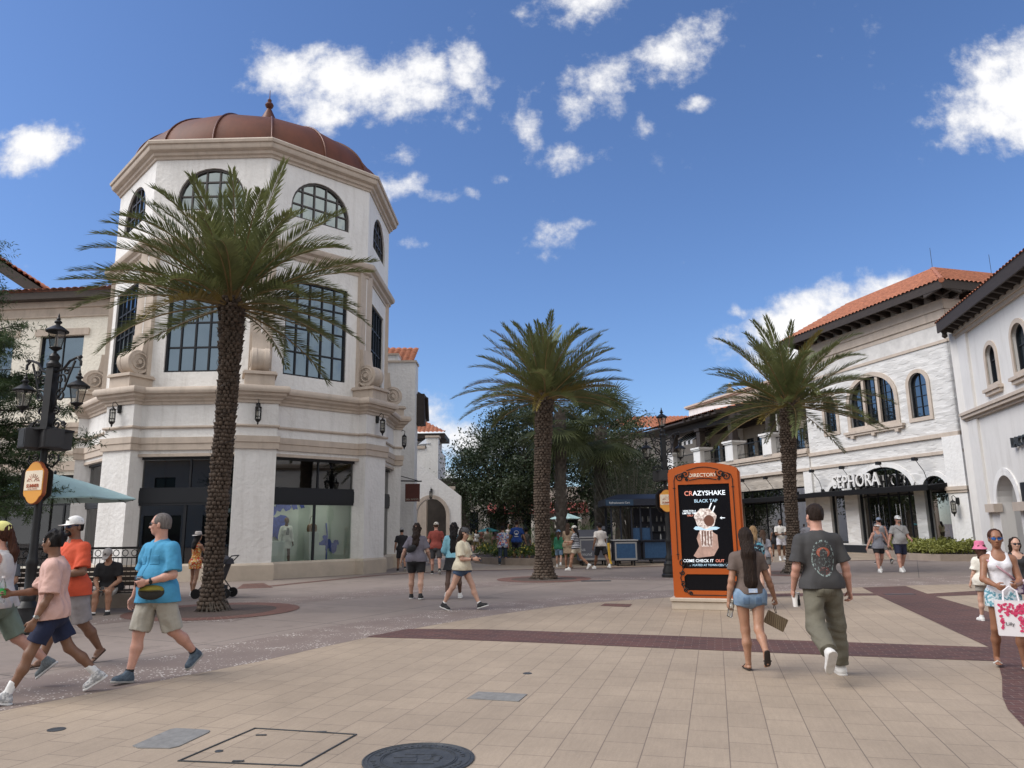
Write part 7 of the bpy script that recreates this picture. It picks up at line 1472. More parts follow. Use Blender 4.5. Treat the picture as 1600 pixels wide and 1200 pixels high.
def stripe_mat(name, c1, c2, period=.06):
    m = mat(name, c1, .85); nt, N, L, b = wires(m); tc = N.new('ShaderNodeTexCoord'); s = N.new('ShaderNodeSeparateXYZ'); L.new(tc.outputs['Object'], s.inputs[0]); a = N.new('ShaderNodeMath'); a.operation = 'MULTIPLY'; L.new(s.outputs[2], a.inputs[0]); a.inputs[1].default_value = 1/period; f = N.new('ShaderNodeMath'); f.operation = 'FRACT'; L.new(a.outputs[0], f.inputs[0]); g = N.new('ShaderNodeMath'); g.operation = 'GREATER_THAN'; L.new(f.outputs[0], g.inputs[0]); g.inputs[1].default_value = .6; mx = N.new('ShaderNodeMix'); mx.data_type = 'RGBA'; L.new(g.outputs[0], mx.inputs[0]); mx.inputs[6].default_value = tuple(c1)+(1,); mx.inputs[7].default_value = tuple(c2)+(1,); L.new(mx.outputs[2], b.inputs['Base Color']); return m
def back_print_mat():
    m = mat('faded_black_tee_print', (.04, .04, .042), .85, bump=.3, bscale=300); nt, N, L, b = wires(m); tc = N.new('ShaderNodeTexCoord')
    def el(cx, cz, rx, rz):
        mp = N.new('ShaderNodeMapping'); mp.vector_type = 'TEXTURE'; L.new(tc.outputs['Object'], mp.inputs[0]); mp.inputs['Location'].default_value = (cx, 0, cz); mp.inputs['Scale'].default_value = (rx, 1e4, rz); l = N.new('ShaderNodeVectorMath'); l.operation = 'LENGTH'; L.new(mp.outputs[0], l.inputs[0]); return l.outputs['Value']
    def mm(op, a, c): n = N.new('ShaderNodeMath'); n.operation = op; [L.new(x, n.inputs[i]) if not isinstance(x, (int, float)) else setattr(n.inputs[i], 'default_value', x) for i, x in enumerate((a, c))]; return n.outputs[0]
    nz = N.new('ShaderNodeTexNoise'); nz.inputs['Scale'].default_value = 38; nz.inputs['Detail'].default_value = 5; L.new(tc.outputs['Object'], nz.inputs['Vector'])
    vo = N.new('ShaderNodeTexVoronoi'); vo.inputs['Scale'].default_value = 34; vo.feature = 'DISTANCE_TO_EDGE'; L.new(tc.outputs['Object'], vo.inputs['Vector'])
    sp = N.new('ShaderNodeSeparateXYZ'); L.new(tc.outputs['Object'], sp.inputs[0]); isb = mm('LESS_THAN', sp.outputs[1], -.02)
    e1 = el(0, 1.24, .115, .185); ring_ = mm('MULTIPLY', mm('LESS_THAN', mm('ABSOLUTE', mm('SUBTRACT', e1, 1.0), 0), .05), mm('GREATER_THAN', nz.outputs['Fac'], .5))
    line = mm('MULTIPLY', mm('LESS_THAN', vo.outputs['Distance'], .035), mm('LESS_THAN', e1, .97)); pale = mm('MULTIPLY', mm('MAXIMUM', ring_, mm('MULTIPLY', line, mm('GREATER_THAN', nz.outputs['Fac'], .53))), isb)
    e2 = el(0, 1.30, .07, .055); e3 = el(0, 1.28, .042, .06); red = mm('MULTIPLY', mm('MULTIPLY', mm('LESS_THAN', e2, 1), mm('GREATER_THAN', e3, 1)), isb); e4 = el(0, 1.10, .06, .05); red2 = mm('MULTIPLY', mm('MULTIPLY', mm('LESS_THAN', e4, 1), mm('GREATER_THAN', nz.outputs['Fac'], .5)), isb)
    c = None; prev = (.045, .044, .045, 1)
    for fac, col in ((red, (.36, .10, .06, 1)), (red2, (.14, .04, .035, 1)), (pale, (.25, .32, .31, 1))):
        mx = N.new('ShaderNodeMix'); mx.data_type = 'RGBA'; L.new(fac, mx.inputs[0]); mx.inputs[7].default_value = col
        if c is None: mx.inputs[6].default_value = prev
        else: L.new(c, mx.inputs[6])
        c = mx.outputs[2]
    L.new(c, b.inputs['Base Color']); return m
# ------------------------------------------------------------------ who stands where
def at_(u, vf, vt, hat=0): p = G(u, vf); return p, AT(u, vt, p[1])[2]-hat
WHITESH = dict(m=PW((.72, .72, .70)), sole=PW((.75, .75, .73))); BLKSH = dict(m=PW((.02, .02, .022)), sole=PW((.62, .62, .6))); BLKALL = dict(m=PW((.015, .015, .016)), sole=PW((.03, .03, .03)))
GREYSH = dict(m=pat_mat('silver_mesh_shoe', [(.42, .42, .42), (.60, .60, .59), (.32, .33, .34)], 60), sole=PW((.7, .7, .68)))
def add_sock(d, l=.09, c=(.75, .75, .74)): d = dict(d); d['sock'] = l; d['sockm'] = PW(c); return d
STEEL = mat('watch_steel', (.45, .43, .38), .25, metal=1)
# --- the pair walking away in front
p, H = at_(1297, 1058, 788)
MAN = person('man in faded black T-shirt with red print and olive trousers walking away holding a cup', p, (.03, 1), H, 'm', 1.02, .0072, 'pink', legs=((-20, 42), (9, 4)), arms=((0, 13, 32, 20), (-4, 15, 20, 15)), lean=1, hair='short', hairc='dkbrown',
   top=dict(kind='tee', m=back_print_mat(), fit=.028, hem=-.03, sleeve=.80, so=.032, fold=.006), bottom=dict(kind='pants', m=PW((.125, .115, .085)), len=1.95, pockets=PW((.11, .10, .072)), fit=.030, fold=.0065, fs=.9, vert=2.2), shoes=dict(m=PW((.62, .61, .59)), sole=PW((.55, .53, .50))), footpitch=(62, 0), curl=(1.0, .9), abd=(7, 6), headyaw=8)
def cup(D, i, label, c1, c2, r=.042, hgt=.13, dz=-.03, name='drink_cup', out=.0):
    t = held(D, name, label, 'cup', D['grip'][i]+v3(0, out, dz)); m = MB(); m.lathe([(r*.78, -hgt/2), (r, hgt/2), (r*1.02, hgt/2), (r*.9, hgt/2-.004)], n=20); m.build('cup_body', c1, t, 40, world=False)
    if c2: MB().lathe([(r*.80, -hgt*.42), (r*.93, hgt*.22)], (0, 0, 0), 20, sq=(1.0, 1.0)).build('drink' if c2 is not c1 else 'band', c2, t, world=False)
    return t
t = cup(MAN, 0, 'white paper cup with a black bottle print held by the man in the dark T-shirt', mat('paper_cup', (.75, .74, .72), .5), None, .045, .15, -.05)
MB().slab([(-.0, -.06), (.028, -.06), (.028, .0), (.020, .025), (.018, .055), (.010, .055), (.008, .025), (0, 0)], -.0485, -.040).build('printed_bottle', BLACK, t, world=False)
p, H = at_(1180, 1049, 826)
WOM = person('woman with very long dark hair, taupe T-shirt and denim shorts walking away', p, (.08, 1), H, 'f', 1.04, .0072, 'tan', legs=((4, 3), (-16, 46)), arms=((-4, 12, 14, 10), (6, 19, 14, -5)), lean=1, hair='long', hairc='dkbrown', top=dict(kind='tee', m=PW((.115, .085, .072)), fit=.014, hem=.02, sleeve=.55, so=.018), bottom=dict(kind='shorts', m=mat('washed_denim', (.11, .18, .28), .85, var=.35, vscale=9, col2=(.24, .34, .46), bump=.4, bscale=240, bdist=.002), len=.26, fit=.012, waist=.09, fold=.003, pockets=mat('denim_pocket', (.10, .165, .26), .85, var=.3, vscale=9)), shoes=dict(kind='sandal', m=PW((.03, .022, .02))), footpitch=(0, 60), curl=(.8, 1.1), abd=(-3, -6))
t = held(WOM, 'wristlet_purse', 'tan woven wristlet purse hanging from the long-haired woman', 'purse', WOM['grip'][1]); TANW = brick_mat('woven_tan', (.34, .27, .17), (.28, .21, .13), (.14, .10, .06), .03, .012, .6, .5, .002, .8, .6, .2)
MB(TR((.03, 0, -.10), 0, 0, radians(28))).box(-.10, .14, -.012, .012, -.17, -.02, b=.006).build('pouch', TANW, t, world=False); MB().tube([(0, 0, .02), (.012, .0, -.05), (.02, 0, -.11)], .004, 5).tube([(0, 0, .02), (-.008, .0, -.05), (.01, 0, -.11)], .004, 5).build('loop', BLACK, t, world=False)
PLAST = clear_glass('clear_plastic', .12, (.86, .9, .92))
t = held(WOM, 'plastic_bottle', 'crumpled clear plastic bottle in the left hand of the long-haired woman', 'bottle', WOM['grip'][0]+v3(0, 0, -.03)); MB(TR((0, 0, 0), 0, radians(10), radians(12))).lathe([(.028, -.08), (.033, -.07), (.030, -.03), (.034, 0), (.030, .03), (.034, .05), (.014, .09), (.014, .11)], n=12).build('bottle_body', PLAST, t, 30, world=False)
m = MB(); m.box(-.04, .055, -.155, -.150, WOM['pel'][2]+.04, WOM['pel'][2]+.085); m.build('pocket_card', mat('blue_white_card', (.25, .42, .75), .5, var=.6, vscale=30, col2=(.7, .75, .8)), WOM['t'], world=False)
# --- the right edge
p, H = at_(1583, 1046, 828)
TANK = person('tanned woman in white tank top and blue mirrored sunglasses with a pink-print shopping bag', p, (-.42, -1), H, 'f', .98, .0072, 'deeptan', legs=((4, 4), (-6, 14)), arms=((14, 8, 72, 22), (24, 12, 60, 30)), lean=0, hair='bun', hairc='redbrown', headyaw=-3, glasses=mat('blue_mirror_lens', (.05, .16, .45), .08, metal=.6), top=dict(kind='tank', m=PW((.70, .69, .72)), fit=.010, hem=.005), bottom=dict(kind='skirt', m=pat_mat('blue_white_print', [(.55, .65, .7), (.10, .28, .36), (.65, .7, .72), (.2, .4, .45)], 45), len=.34, fit=.01, flare=.155), shoes=dict(kind='sandal', m=PW((.55, .55, .52))), curl=(1.2, 1.1), footpitch=(0, 0))
strap_across(TANK, mat('pink_strap', (.50, .30, .34), .7), -1, .012, .04)
BAG = thing('shopping_bag', 'white paper shopping bag with a pink coral print hanging from the tank-top woman\'s hands', 'shopping bag', at_person(TANK, (TANK['grip'][0]+TANK['grip'][1])*.5+v3(-.0, .06, -.14)), TANK['t'].rotation_euler.z-.1)
WP = mat('white_paper', (.78, .75, .77), .6); m = MB(); m.add([(-.15, -.06, -.36), (.15, -.06, -.36), (.15, .06, -.36), (-.15, .06, -.36), (-.155, -.065, 0), (.155, -.065, 0), (.155, .065, 0), (-.155, .065, 0)], [(3, 2, 1, 0), (0, 1, 5, 4), (1, 2, 6, 5), (2, 3, 7, 6), (3, 0, 4, 7)]).build('bag_body', WP, BAG, world=False)
PK = mat('coral_pink_print', (.62, .05, .14), .6); g = np.random.default_rng(5); pk = MB(TR((0, .066, -.02)))
for i in range(230):
    a, z = g.uniform(-.12, .12), g.uniform(-.30, -.01)
    if -.06 < a < .10 and z < -.13 and not (a < -.045): continue
    r = g.uniform(.009, .018); pk.add([(a+r*cos(q)*(1+.4*sin(3*q)), 0.0005*(i % 5), z+r*sin(q)) for q in np.linspace(0, 2*pi, 8)[:-1]], [tuple(range(6, -1, -1))])
pk.build('coral_print', PK, BAG, world=False)
text_mesh('Lilly', .05, .0008, Tf(Matrix(((-1, 0, 0, .04), (0, -1, 0, .068), (0, 0, 1, -.25), (0, 0, 0, 1))))).build('bag_lettering', BLACK, BAG, world=False)
m = MB()
for yy in (-.05, .05): m.tube([(-.07, yy, 0), (-.06, yy*.6, .10), (0, yy*.2, .15), (.06, yy*.6, .10), (.07, yy, 0)], .008, 5)
m.build('handles', WP, BAG, world=False)
t = held(TANK, 'crossbody_bag', 'small patterned crossbody bag at the hip of the tank-top woman', 'handbag', TANK['pel']+v3(-.20, .08, .10)); MB().box(-.09, .09, -.04, .04, -.08, .08, b=.02).build('bag_body', pat_mat('purple_white_pattern', [(.5, .45, .5), (.16, .10, .2), (.6, .5, .55)], 40), t, world=False)
p, H = at_(1547, 971, 850, 0); person('girl in pink bucket hat and oversized white T-shirt seen from behind', p, (.1, 1), H-.01, 'k', 1.0, .0105, 'fair', legs=((8, 4), (-10, 12)), arms=((2, 14, 20, 5), (10, 14, 40, 20)), hair='mid', hairc='redbrown', hat=dict(kind='bucket', m=mat('pink_hat', (.62, .16, .28), .8, var=.15, vscale=20)), top=dict(kind='tee', m=PW((.66, .63, .56)), fit=.04, hem=-.10, sleeve=.75, so=.03, fold=.006), bottom=dict(kind='shorts', m=PW((.3, .28, .25)), len=.55), shoes=add_sock(WHITESH, .04))
p, H = at_(1604, 985, 838); person('person in black sleeveless top cut off by the right edge', p, (-.3, -1), H, 'f', 1.0, .0105, 'fair', arms=((0, 14, 30, 10), (0, 10, 20, 10)), hair='mid', hairc='dkbrown', glasses=True, top=dict(kind='tank', m=PW((.02, .02, .022)), fit=.012, hem=-.05), bottom=dict(kind='shorts', m=PW((.04, .04, .045)), len=.5), shoes=WHITESH)
# --- couple at the arched shop
p, H = at_(1377, 894, 817, .0); CW = person('woman in white visor and grey tank top holding hands in front of the arched shop', p, (-.05, -1), H, 'f', 1.12, .011, 'pink', legs=((-16, 22), (14, 4)), arms=((6, 26, 8, 0), (2, 30, 8, 0)), hair='short', hairc='grey', glasses=True, hat=dict(kind='visor', m=PW((.75, .75, .74))), top=dict(kind='tank', m=PW((.22, .23, .27)), fit=.02, hem=-.06), bottom=dict(kind='shorts', m=PW((.015, .015, .018)), len=.55), shoes=WHITESH)
strap_across(CW, PW((.2, .15, .13)), 1, .01); t = held(CW, 'small_handbag', 'small grey handbag at the hip of the visor woman', 'handbag', CW['pel']+v3(.0-.18, .10, -.02)); MB().box(-.05, .05, -.03, .03, -.09, .06, b=.012).build('bag_body', PW((.2, .2, .2)), t, world=False)
p, H = at_(1411, 894, 806, .0); CM = person('man in white cap, grey polo shirt and navy shorts in front of the hedge bed', p, (-.05, -1), H, 'm', 1.15, .011, 'pink', legs=((-12, 18), (14, 4)), arms=((2, 16, 70, 10), (0, 20, 8, 0)), belly=.035, glasses=True, beard=True, hairc='grey', hat=dict(kind='cap', m=PW((.78, .78, .77)), logo=BLACK), top=dict(kind='polo', m=PW((.34, .34, .34)), fit=.022, hem=-.04), bottom=dict(kind='shorts', m=PW((.015, .02, .05)), len=.85), shoes=add_sock(WHITESH, .05)); strap_across(CM, BLACK, -1, .008)
pp = AT(1373, 808, 30.5); person('person in grey-blue cap with a backpack standing behind the couple', (pp[0], 30.5), (0, 1), pp[2], 'm', 1, .014, 'pink', hat=dict(kind='cap', m=PW((.18, .22, .30))), top=dict(kind='tank', m=PW((.3, .3, .32)), fit=.02), bottom=dict(kind='shorts', m=PW((.05, .05, .06))), shoes=BLKSH)
# --- shoppers before the long wing
p, H = at_(1223, 876, 811); D = person('young man in white polo shirt and white shorts looking at his phone', p, (-.1, -1), H, 'm', .95, .011, 'brown', legs=((-8, 10), (10, 4)), arms=((18, 6, 82, 35), (18, 6, 82, 35)), headpitch=-25, hair='short', hairc='black', beard=True, top=dict(kind='polo', m=PW((.68, .66, .62)), fit=.02, hem=.0), bottom=dict(kind='shorts', m=PW((.66, .66, .72)), len=.62, fit=.035), shoes=add_sock(WHITESH, .12)); t = held(D, 'phone', 'dark phone in the hands of the man in white', 'phone', (D['grip'][0]+D['grip'][1])/2+v3(0, .03, .02)); MB(TR(rx=radians(35))).box(-.05, .05, -.006, .006, -.09, .09, b=.003).build('phone_body', BLACK, t, world=False)
p, H = at_(1213, 870, 823); person('woman in short black dress beside the man in white', p, (.2, 1), H, 'f', .95, .012, 'brown', legs=((10, 4), (-12, 16)), arms=((0, 12, 12, 5), (0, 12, 12, 5)), hair='mid', hairc='black', top=dict(kind='tank', m=PW((.012, .012, .015)), fit=.014, hem=-.1), bottom=dict(kind='skirt', m=PW((.012, .012, .015)), len=.42, flare=.17), shoes=BLKALL)
p, H = at_(1238, 880, 836); person('person in white partly hidden behind the right date palm trunk', p, (.4, -1), H, 'f', 1.0, .014, 'tan', arms=((10, 10, 70, 10), (0, 12, 10, 5)), hair='mid', hairc='brown', top=dict(kind='tee', m=PW((.62, .6, .55))), bottom=dict(kind='shorts', m=PW((.35, .3, .2)), len=.7), shoes=BLKSH)
pp = AT(1176, 822, 17.2); D = person('blonde woman with a blue patterned backpack behind the directory sign', (pp[0], 17.2), (.35, 1), pp[2], 'f', .95, .011, 'fair', legs=((10, 4), (-12, 12)), hair='longer', hairc='blonde', top=dict(kind='tee', m=PW((.30, .28, .27))), bottom=dict(kind='shorts', m=PW((.1, .12, .2)), len=.5), shoes=WHITESH)
t = held(D, 'backpack', 'dark backpack with light blue pattern on the blonde woman', 'backpack', D['pel']+v3(.10, -.17, .22)); bpm = pat_mat('blue_black_pattern', [(.01, .012, .02), (.05, .2, .28), (.01, .012, .02), (.2, .35, .4)], 26); V, Q = sdf_mesh([ell((0, 0, 0), (.13, .08, .19), .03)], .012); fast_mesh('pack_body', V, Q, bpm, t, True); MB().tube([(-.06, 0, .15), (-.07, .12, .28), (-.07, .2, .2)], .015, 5).tube([(.06, 0, .15), (.07, .12, .28), (.07, .2, .2)], .015, 5).build('straps', BLACK, t, world=False)
pp = AT(1191, 828, 21); person('person in grey shirt walking beyond the blonde woman', (pp[0], 21), (.4, 1), pp[2], 'f', .95, .012, 'fair', legs=((10, 4), (-12, 12)), hair='bob', hairc='brown', top=dict(kind='tee', m=PW((.22, .22, .25))), bottom=dict(kind='shorts', m=PW((.1, .1, .1)), len=.7), shoes=WHITESH)
pp = AT(1264, 808, 24.0); person('bald man in grey shirt just left of the dark-haired man\'s head', (pp[0], 24.0), (-.5, -1), pp[2], 'm', 1.1, .012, 'pink', legs=((10, 4), (-12, 12)), hair='bald', hairc='grey', top=dict(kind='tee', m=PW((.14, .14, .16))), bottom=dict(kind='shorts', m=PW((.05, .05, .06)), len=.8), shoes=WHITESH)
# --- left group
p, H = at_(236, 1064, 802); BLU = person('grey-haired man in bright blue shirt with a yellow waist bag holding a drink', p, (-.42, -.91), H, 'm', 1.14, .0072, 'pink', legs=((-18, 30), (14, 4)), arms=((6, 12, 80, 42), (-4, 18, 12, 8)), lean=1, headyaw=-58, hair='buzz', hairc='grey', glasses=True, belly=.045, top=dict(kind='shirt', m=PW((.055, .27, .46)), trim=PW((.045, .235, .41)), fit=.026, hem=-.10, sleeve=.86, so=.034, fold=.007), bottom=dict(kind='shorts', m=PW((.36, .34, .29)), len=.96, fit=.030, fold=.006), shoes=add_sock(dict(m=mat('blue_grey_trainer', (.03, .045, .065), .8, var=.5, vscale=25, col2=(.10, .14, .18)), sole=PW((.30, .29, .27))), .05, (.015, .015, .018)), curl=(1.15, .6), footpitch=(34, -8))
wristwatch(BLU, 0)
cup(BLU, 0, 'clear cup of dark iced drink held by the man in the blue shirt', PLAST, mat('cola_drink', (.03, .012, .008), .2), .042, .12, .02)
t = held(BLU, 'waist_bag', 'olive-yellow and black waist bag on the man in the blue shirt', 'bag', BLU['pel']+v3(-.10, .17, .015)); t.rotation_euler.z += radians(32); V, Q = sdf_mesh([ell((0, 0, 0), (.14, .055, .082), .02)], .008, [lambda X, Y, Z: Z+X*0+Y*0-.06]); fast_mesh('bag_body', V, Q, PW((.025, .025, .022)), t, True); V, Q = sdf_mesh([ell((0, .006, .025), (.135, .058, .055), .02)], .008, [lambda X, Y, Z: -(Z+X*0+Y*0)+.012]); fast_mesh('bag_top', V, Q, PW((.20, .17, .02)), t, True)
MB().tube([(.12*cos(a), .062-.0*a, .02) for a in np.linspace(.3, pi-.3, 6)], .004, 4).build('zip', BLACK, t, world=False)
m = MB(); c = BLU['waist']; [m.box(c[0]+s*.09-.05, c[0]+s*.09+.05, c[1]+.145, c[1]+.160, c[2]+.17, c[2]+.27, b=.006) for s in (-1, 1)]; m.build('chest_pockets', PW((.05, .25, .43)), BLU['t'], world=False) if False else None
p, H = at_(70, 1092, 822); BOY = person('teenage boy in pale pink T-shirt and navy shorts striding left with head turned away', p, (-.86, -.50), H, 'm', .88, .0072, 'brown', legs=((24, 2), (-24, 20)), arms=((8, 8, 20, 10), (30, 5, 66, 20)), lean=4, headyaw=-30, hair='curlytop', hairc='black', top=dict(kind='tee', m=PW((.58, .37, .32)), fit=.036, hem=-.06, sleeve=.92, so=.048, fold=.008), bottom=dict(kind='shorts', m=PW((.008, .014, .045)), len=.74, fit=.035, fold=.005), shoes=add_sock(GREYSH, .13), curl=(.7, 1.1), footpitch=(-12, 32)); wristwatch(BOY, 0, STEEL)

t = held(BOY, 'soda_bottle', 'clear soda bottle with a green label held in front of the boy in pink', 'bottle', BOY['grip'][1]+v3(.02, .02, .04)); MB().lathe([(.030, -.12), (.034, -.11), (.034, .03), (.028, .06), (.013, .10), (.013, .12)], n=14).build('bottle_body', PLAST, t, 30, world=False); MB().lathe([(.0348, -.05), (.0348, .02)], n=16).build('green_label', mat('green_label', (.04, .36, .08), .5), t, world=False); MB().lathe([(.015, .12), (.015, .14), (.0, .14)], n=10).build('cap', mat('white_cap', (.7, .7, .7), .5), t, world=False)
p, H = at_(100, 1040, 806); ORG = person('man in orange polo shirt, white cap and dark sunglasses behind the boy in pink', p, (-.45, -.9), H, 'm', 1.18, .0072, 'brown', legs=((-14, 22), (16, 5)), arms=((10, 14, 84, 30), (-2, 17, 18, 5)), headyaw=6, hairc='black', beard=True, belly=.04, glasses=mat('blue_dark_lens', (.02, .035, .09), .06), hat=dict(kind='cap', m=PW((.74, .73, .70)), logo=PW((.05, .05, .05))), top=dict(kind='polo', m=PW((.60, .085, .035)), fit=.024, hem=-.09, sleeve=.82, so=.032, fold=.006), bottom=dict(kind='shorts', m=PW((.27, .25, .25)), len=.98, fit=.028), shoes=dict(kind='sandal', m=PW((.05, .03, .02))), curl=(1.1, .7)); wristwatch(ORG, 0, STEEL)
t = held(ORG, 'phone', 'phone in the hand of the man in the orange shirt', 'phone', ORG['grip'][0]+v3(0, .02, .03)); MB(TR(rx=radians(40))).box(-.036, .036, -.004, .004, -.075, .075, b=.003).build('phone_body', BLACK, t, world=False)
p, H = at_(-22, 1082, 816); YC = person('woman in pale yellow cap and white tank top cut off by the left edge', p, (-.97, -.25), H, 'f', 1.12, .0072, 'pink', legs=((14, 4), (-26, 24)), arms=((2, 8, 16, 5), (10, 10, 30, 10)), hair='pony', hairc='redbrown', hat=dict(kind='cap', m=PW((.72, .68, .25))), top=dict(kind='tank', m=PW((.56, .54, .53)), fit=.028, hem=-.06), bottom=dict(kind='shorts', m=PW((.17, .22, .18)), len=.98, fit=.022), shoes=dict(m=mat('grey_knit_trainer', (.13, .15, .16), .85, var=.4, vscale=60), sole=PW((.55, .55, .54))), footpitch=(-8, 40)); wristwatch(YC, 0, PW((.3, .3, .3)))
def seat(label, u, v, Y, top_, **k):
    x = AT(u, v, Y)[0]; return person(label, (x, Y-.28), k.pop('face', (.12, -1)), top_, seated=.50*top_/1.75, legs=((82, 86), (78, 76)), footpitch=(0, 0), **k)
D = seat('seated man in black T-shirt and grey cap bent over his phone on the bench', 186, 900, 16.1, 1.78, sex='m', w=1.15, h=.0105, skin='tan', lean=24, headpitch=-34, arms=((26, 8, 62, 35), (26, 8, 62, 35)), hairc='dkbrown', hat=dict(kind='cap', m=PW((.36, .34, .33)), logo=BLACK), top=dict(kind='tee', m=PW((.012, .012, .014)), fit=.026), bottom=dict(kind='shorts', m=PW((.33, .32, .30)), len=.92, fit=.03), shoes=add_sock(BLKSH, .06))
t = held(D, 'phone', 'phone held by the seated man in black', 'phone', (D['grip'][0]+D['grip'][1])/2+v3(0, .02, .02)); MB(TR(rx=radians(40))).box(-.036, .036, -.004, .004, -.075, .075, b=.003).build('phone_body', BLACK, t, world=False)
D = seat('seated person in blue jeans and dark shoes hidden behind the lamp base', 22, 940, 16.0, 1.72, sex='m', w=1.0, h=.012, skin='tan', lean=8, arms=((20, 8, 50, 20), (20, 8, 50, 20)), hairc='dkbrown', top=dict(kind='tee', m=PW((.10, .11, .13))), bottom=dict(kind='pants', m=PW((.06, .12, .20)), len=1.9, fit=.02), shoes=BLKALL)
p, H = at_(302, 931, 832); D = person('woman in pale brimmed hat, bare back and orange patterned wrap shorts by the tower window', p, (.45, .9), H, 'f', .95, .0105, 'tan', legs=((6, 3), (-7, 5)), arms=((20, 14, 50, 10), (34, 12, 40, 10)), hair='bob', hairc='black', hat=dict(kind='sun', m=PW((.52, .48, .45))), top=dict(kind='tank', m=pat_mat('orange_print', [(.55, .16, .03), (.6, .35, .08), (.5, .06, .03), (.62, .5, .3)], 30), fit=.008, hem=.12), bottom=dict(kind='skirt', m=bpy.data.materials['orange_print'], len=.42, flare=.19, waist=.18), shoes=WHITESH)
q = G(330, 936); t = thing('baby_stroller', 'dark folding stroller beside the woman in the orange wrap, half behind the palm trunk', 'stroller', (q[0], q[1]+.3, 0))
F = TR((0, 0, 0)); m = MB()
for s in (-.24, .24): m.tube([(-.42, s, .14), (-.05, s, .55), (.42, s, 1.02)], .014, 6).tube([(.32, s, .14), (.0, s, .55), (-.3, s, .62)], .014, 6)
m.tube([(.42, -.24, 1.02), (.42, .24, 1.02)], .016, 6).tube([(.32, -.24, .14), (.32, .24, .14)], .012, 6).build('frame', BLACK, t, world=False)
MB().add([(-.3, -.22, .45), (-.3, .22, .45), (.12, .22, .42), (.12, -.22, .42), (.3, .22, .95), (.3, -.22, .95)], [(0, 1, 2, 3), (3, 2, 4, 5)]).box(-.25, .2, -.2, .2, .2, .3).build('seat', PW((.03, .03, .035)), t, world=False)
MB().lathe([(.30, 0), (.26, .12), (.12, .2), (.01, .22)], (.1, 0, .82), 14, sq=(1, .8)).build('canopy', PW((.04, .04, .05)), t, world=False)
for (x, y) in ((-.42, -.24), (-.42, .24), (.32, -.24), (.32, .24)): MB().tube([(x, y-.02, .12), (x, y+.02, .12)], .12, 14).build('wheel', BLACK, t, world=False)
# --- middle group
p, H = at_(650, 936, 818); D = person('woman in heather grey T-shirt and black shorts with a black sling bag, walking away', p, (.05, 1), H, 'f', 1.3, .0095, 'fair', legs=((9, 4), (-8, 8)), arms=((-4, 24, 22, 5), (2, 20, 40, 15)), hair='mid', hairc='dkbrown', top=dict(kind='tee', m=PW((.15, .14, .17)), fit=.024, hem=-.06, sleeve=.8, so=.03), bottom=dict(kind='shorts', m=PW((.012, .012, .014)), len=.72, fit=.012), shoes=BLKSH); strap_across(D, BLACK, -1, .014, .02)
t = held(D, 'sling_bag', 'black sling bag across the back of the woman in grey', 'bag', D['chest']+v3(-.09, -.20, -.10)); t.rotation_euler.y = radians(-25); V, Q = sdf_mesh([ell((0, 0, 0), (.13, .05, .08), .02)], .01); fast_mesh('bag_body', V, Q, PW((.012, .012, .014)), t, True)
p, H = at_(681, 897, 816); person('man in brick-red T-shirt and beige cap walking away into the alley', p, (-.1, 1), H, 'm', 1.12, .0105, 'pink', legs=((10, 4), (-14, 20)), arms=((-4, 16, 20, 5), (4, 16, 20, 5)), hairc='brown', hat=dict(kind='cap', m=PW((.55, .52, .46))), top=dict(kind='tee', m=PW((.26, .055, .042)), fit=.028, hem=-.06), bottom=dict(kind='shorts', m=PW((.05, .05, .055)), len=.9), shoes=BLKSH)
p, H = at_(709, 935, 817); person('woman with long dark braids, pale blue top and black skirt, walking away', p, (.05, 1), H, 'f', 1.02, .0095, 'dark', legs=((-12, 10), (10, 4)), arms=((10, 16, 60, 15), (-4, 12, 20, 8)), hair='braids', hairc='black', top=dict(kind='long', m=PW((.22, .48, .58)), fit=.026, hem=.02, so=.03), bottom=dict(kind='skirt', m=PW((.012, .013, .016)), len=.62, flare=.27, waist=.13), shoes=WHITESH)
p, H = at_(722, 953, 822); D = person('woman in cream T-shirt and denim shorts striding right while looking at her phone', p, (.92, -.35), H, 'f', 1.08, .0090, 'fair', legs=((26, 3), (-22, 8)), arms=((16, 8, 78, 25), (14, 8, 82, 25)), headpitch=-18, lean=3, hair='mid', hairc='dkbrown', hat=dict(kind='cap', m=PW((.06, .06, .065))), top=dict(kind='tee', m=PW((.60, .55, .42)), fit=.034, hem=-.05, sleeve=.8, so=.034, fold=.006), bottom=dict(kind='shorts', m=PW((.04, .07, .13)), len=.36, fit=.016), shoes=add_sock(BLKSH, .05), footpitch=(-16, 18)); wristwatch(D, 1)
t = held(D, 'phone', 'phone held by the woman in the cream T-shirt', 'phone', (D['grip'][0]+D['grip'][1])/2+v3(0, .03, .02)); MB(TR(rx=radians(35))).box(-.036, .036, -.004, .004, -.075, .075, b=.003).build('phone_body', BLACK, t, world=False)
p, H = at_(627, 893, 824); person('person in dark cap and black top half hidden behind the woman in grey', p, (-.2, 1), H, 'm', 1.0, .012, 'tan', hairc='black', hat=dict(kind='cap', m=PW((.3, .3, .3))), top=dict(kind='tee', m=PW((.015, .015, .018))), bottom=dict(kind='shorts', m=PW((.03, .03, .035))), shoes=BLKSH)
HAW = pat_mat('tropical_print', [(.50, .48, .50), (.08, .14, .34), (.48, .08, .06), (.30, .36, .48), (.6, .55, .5), (.15, .22, .4)], 20)
p, H = at_(786, 883, 822); person('man in red and blue tropical print shirt and dark jeans walking away', p, (.1, 1), H, 'm', 1.08, .012, 'tan', legs=((-12, 14), (14, 4)), hairc='black', top=dict(kind='tee', m=HAW, fit=.034, hem=-.12), bottom=dict(kind='pants', m=PW((.02, .035, .06)), len=1.94, fit=.018), shoes=BLKSH)
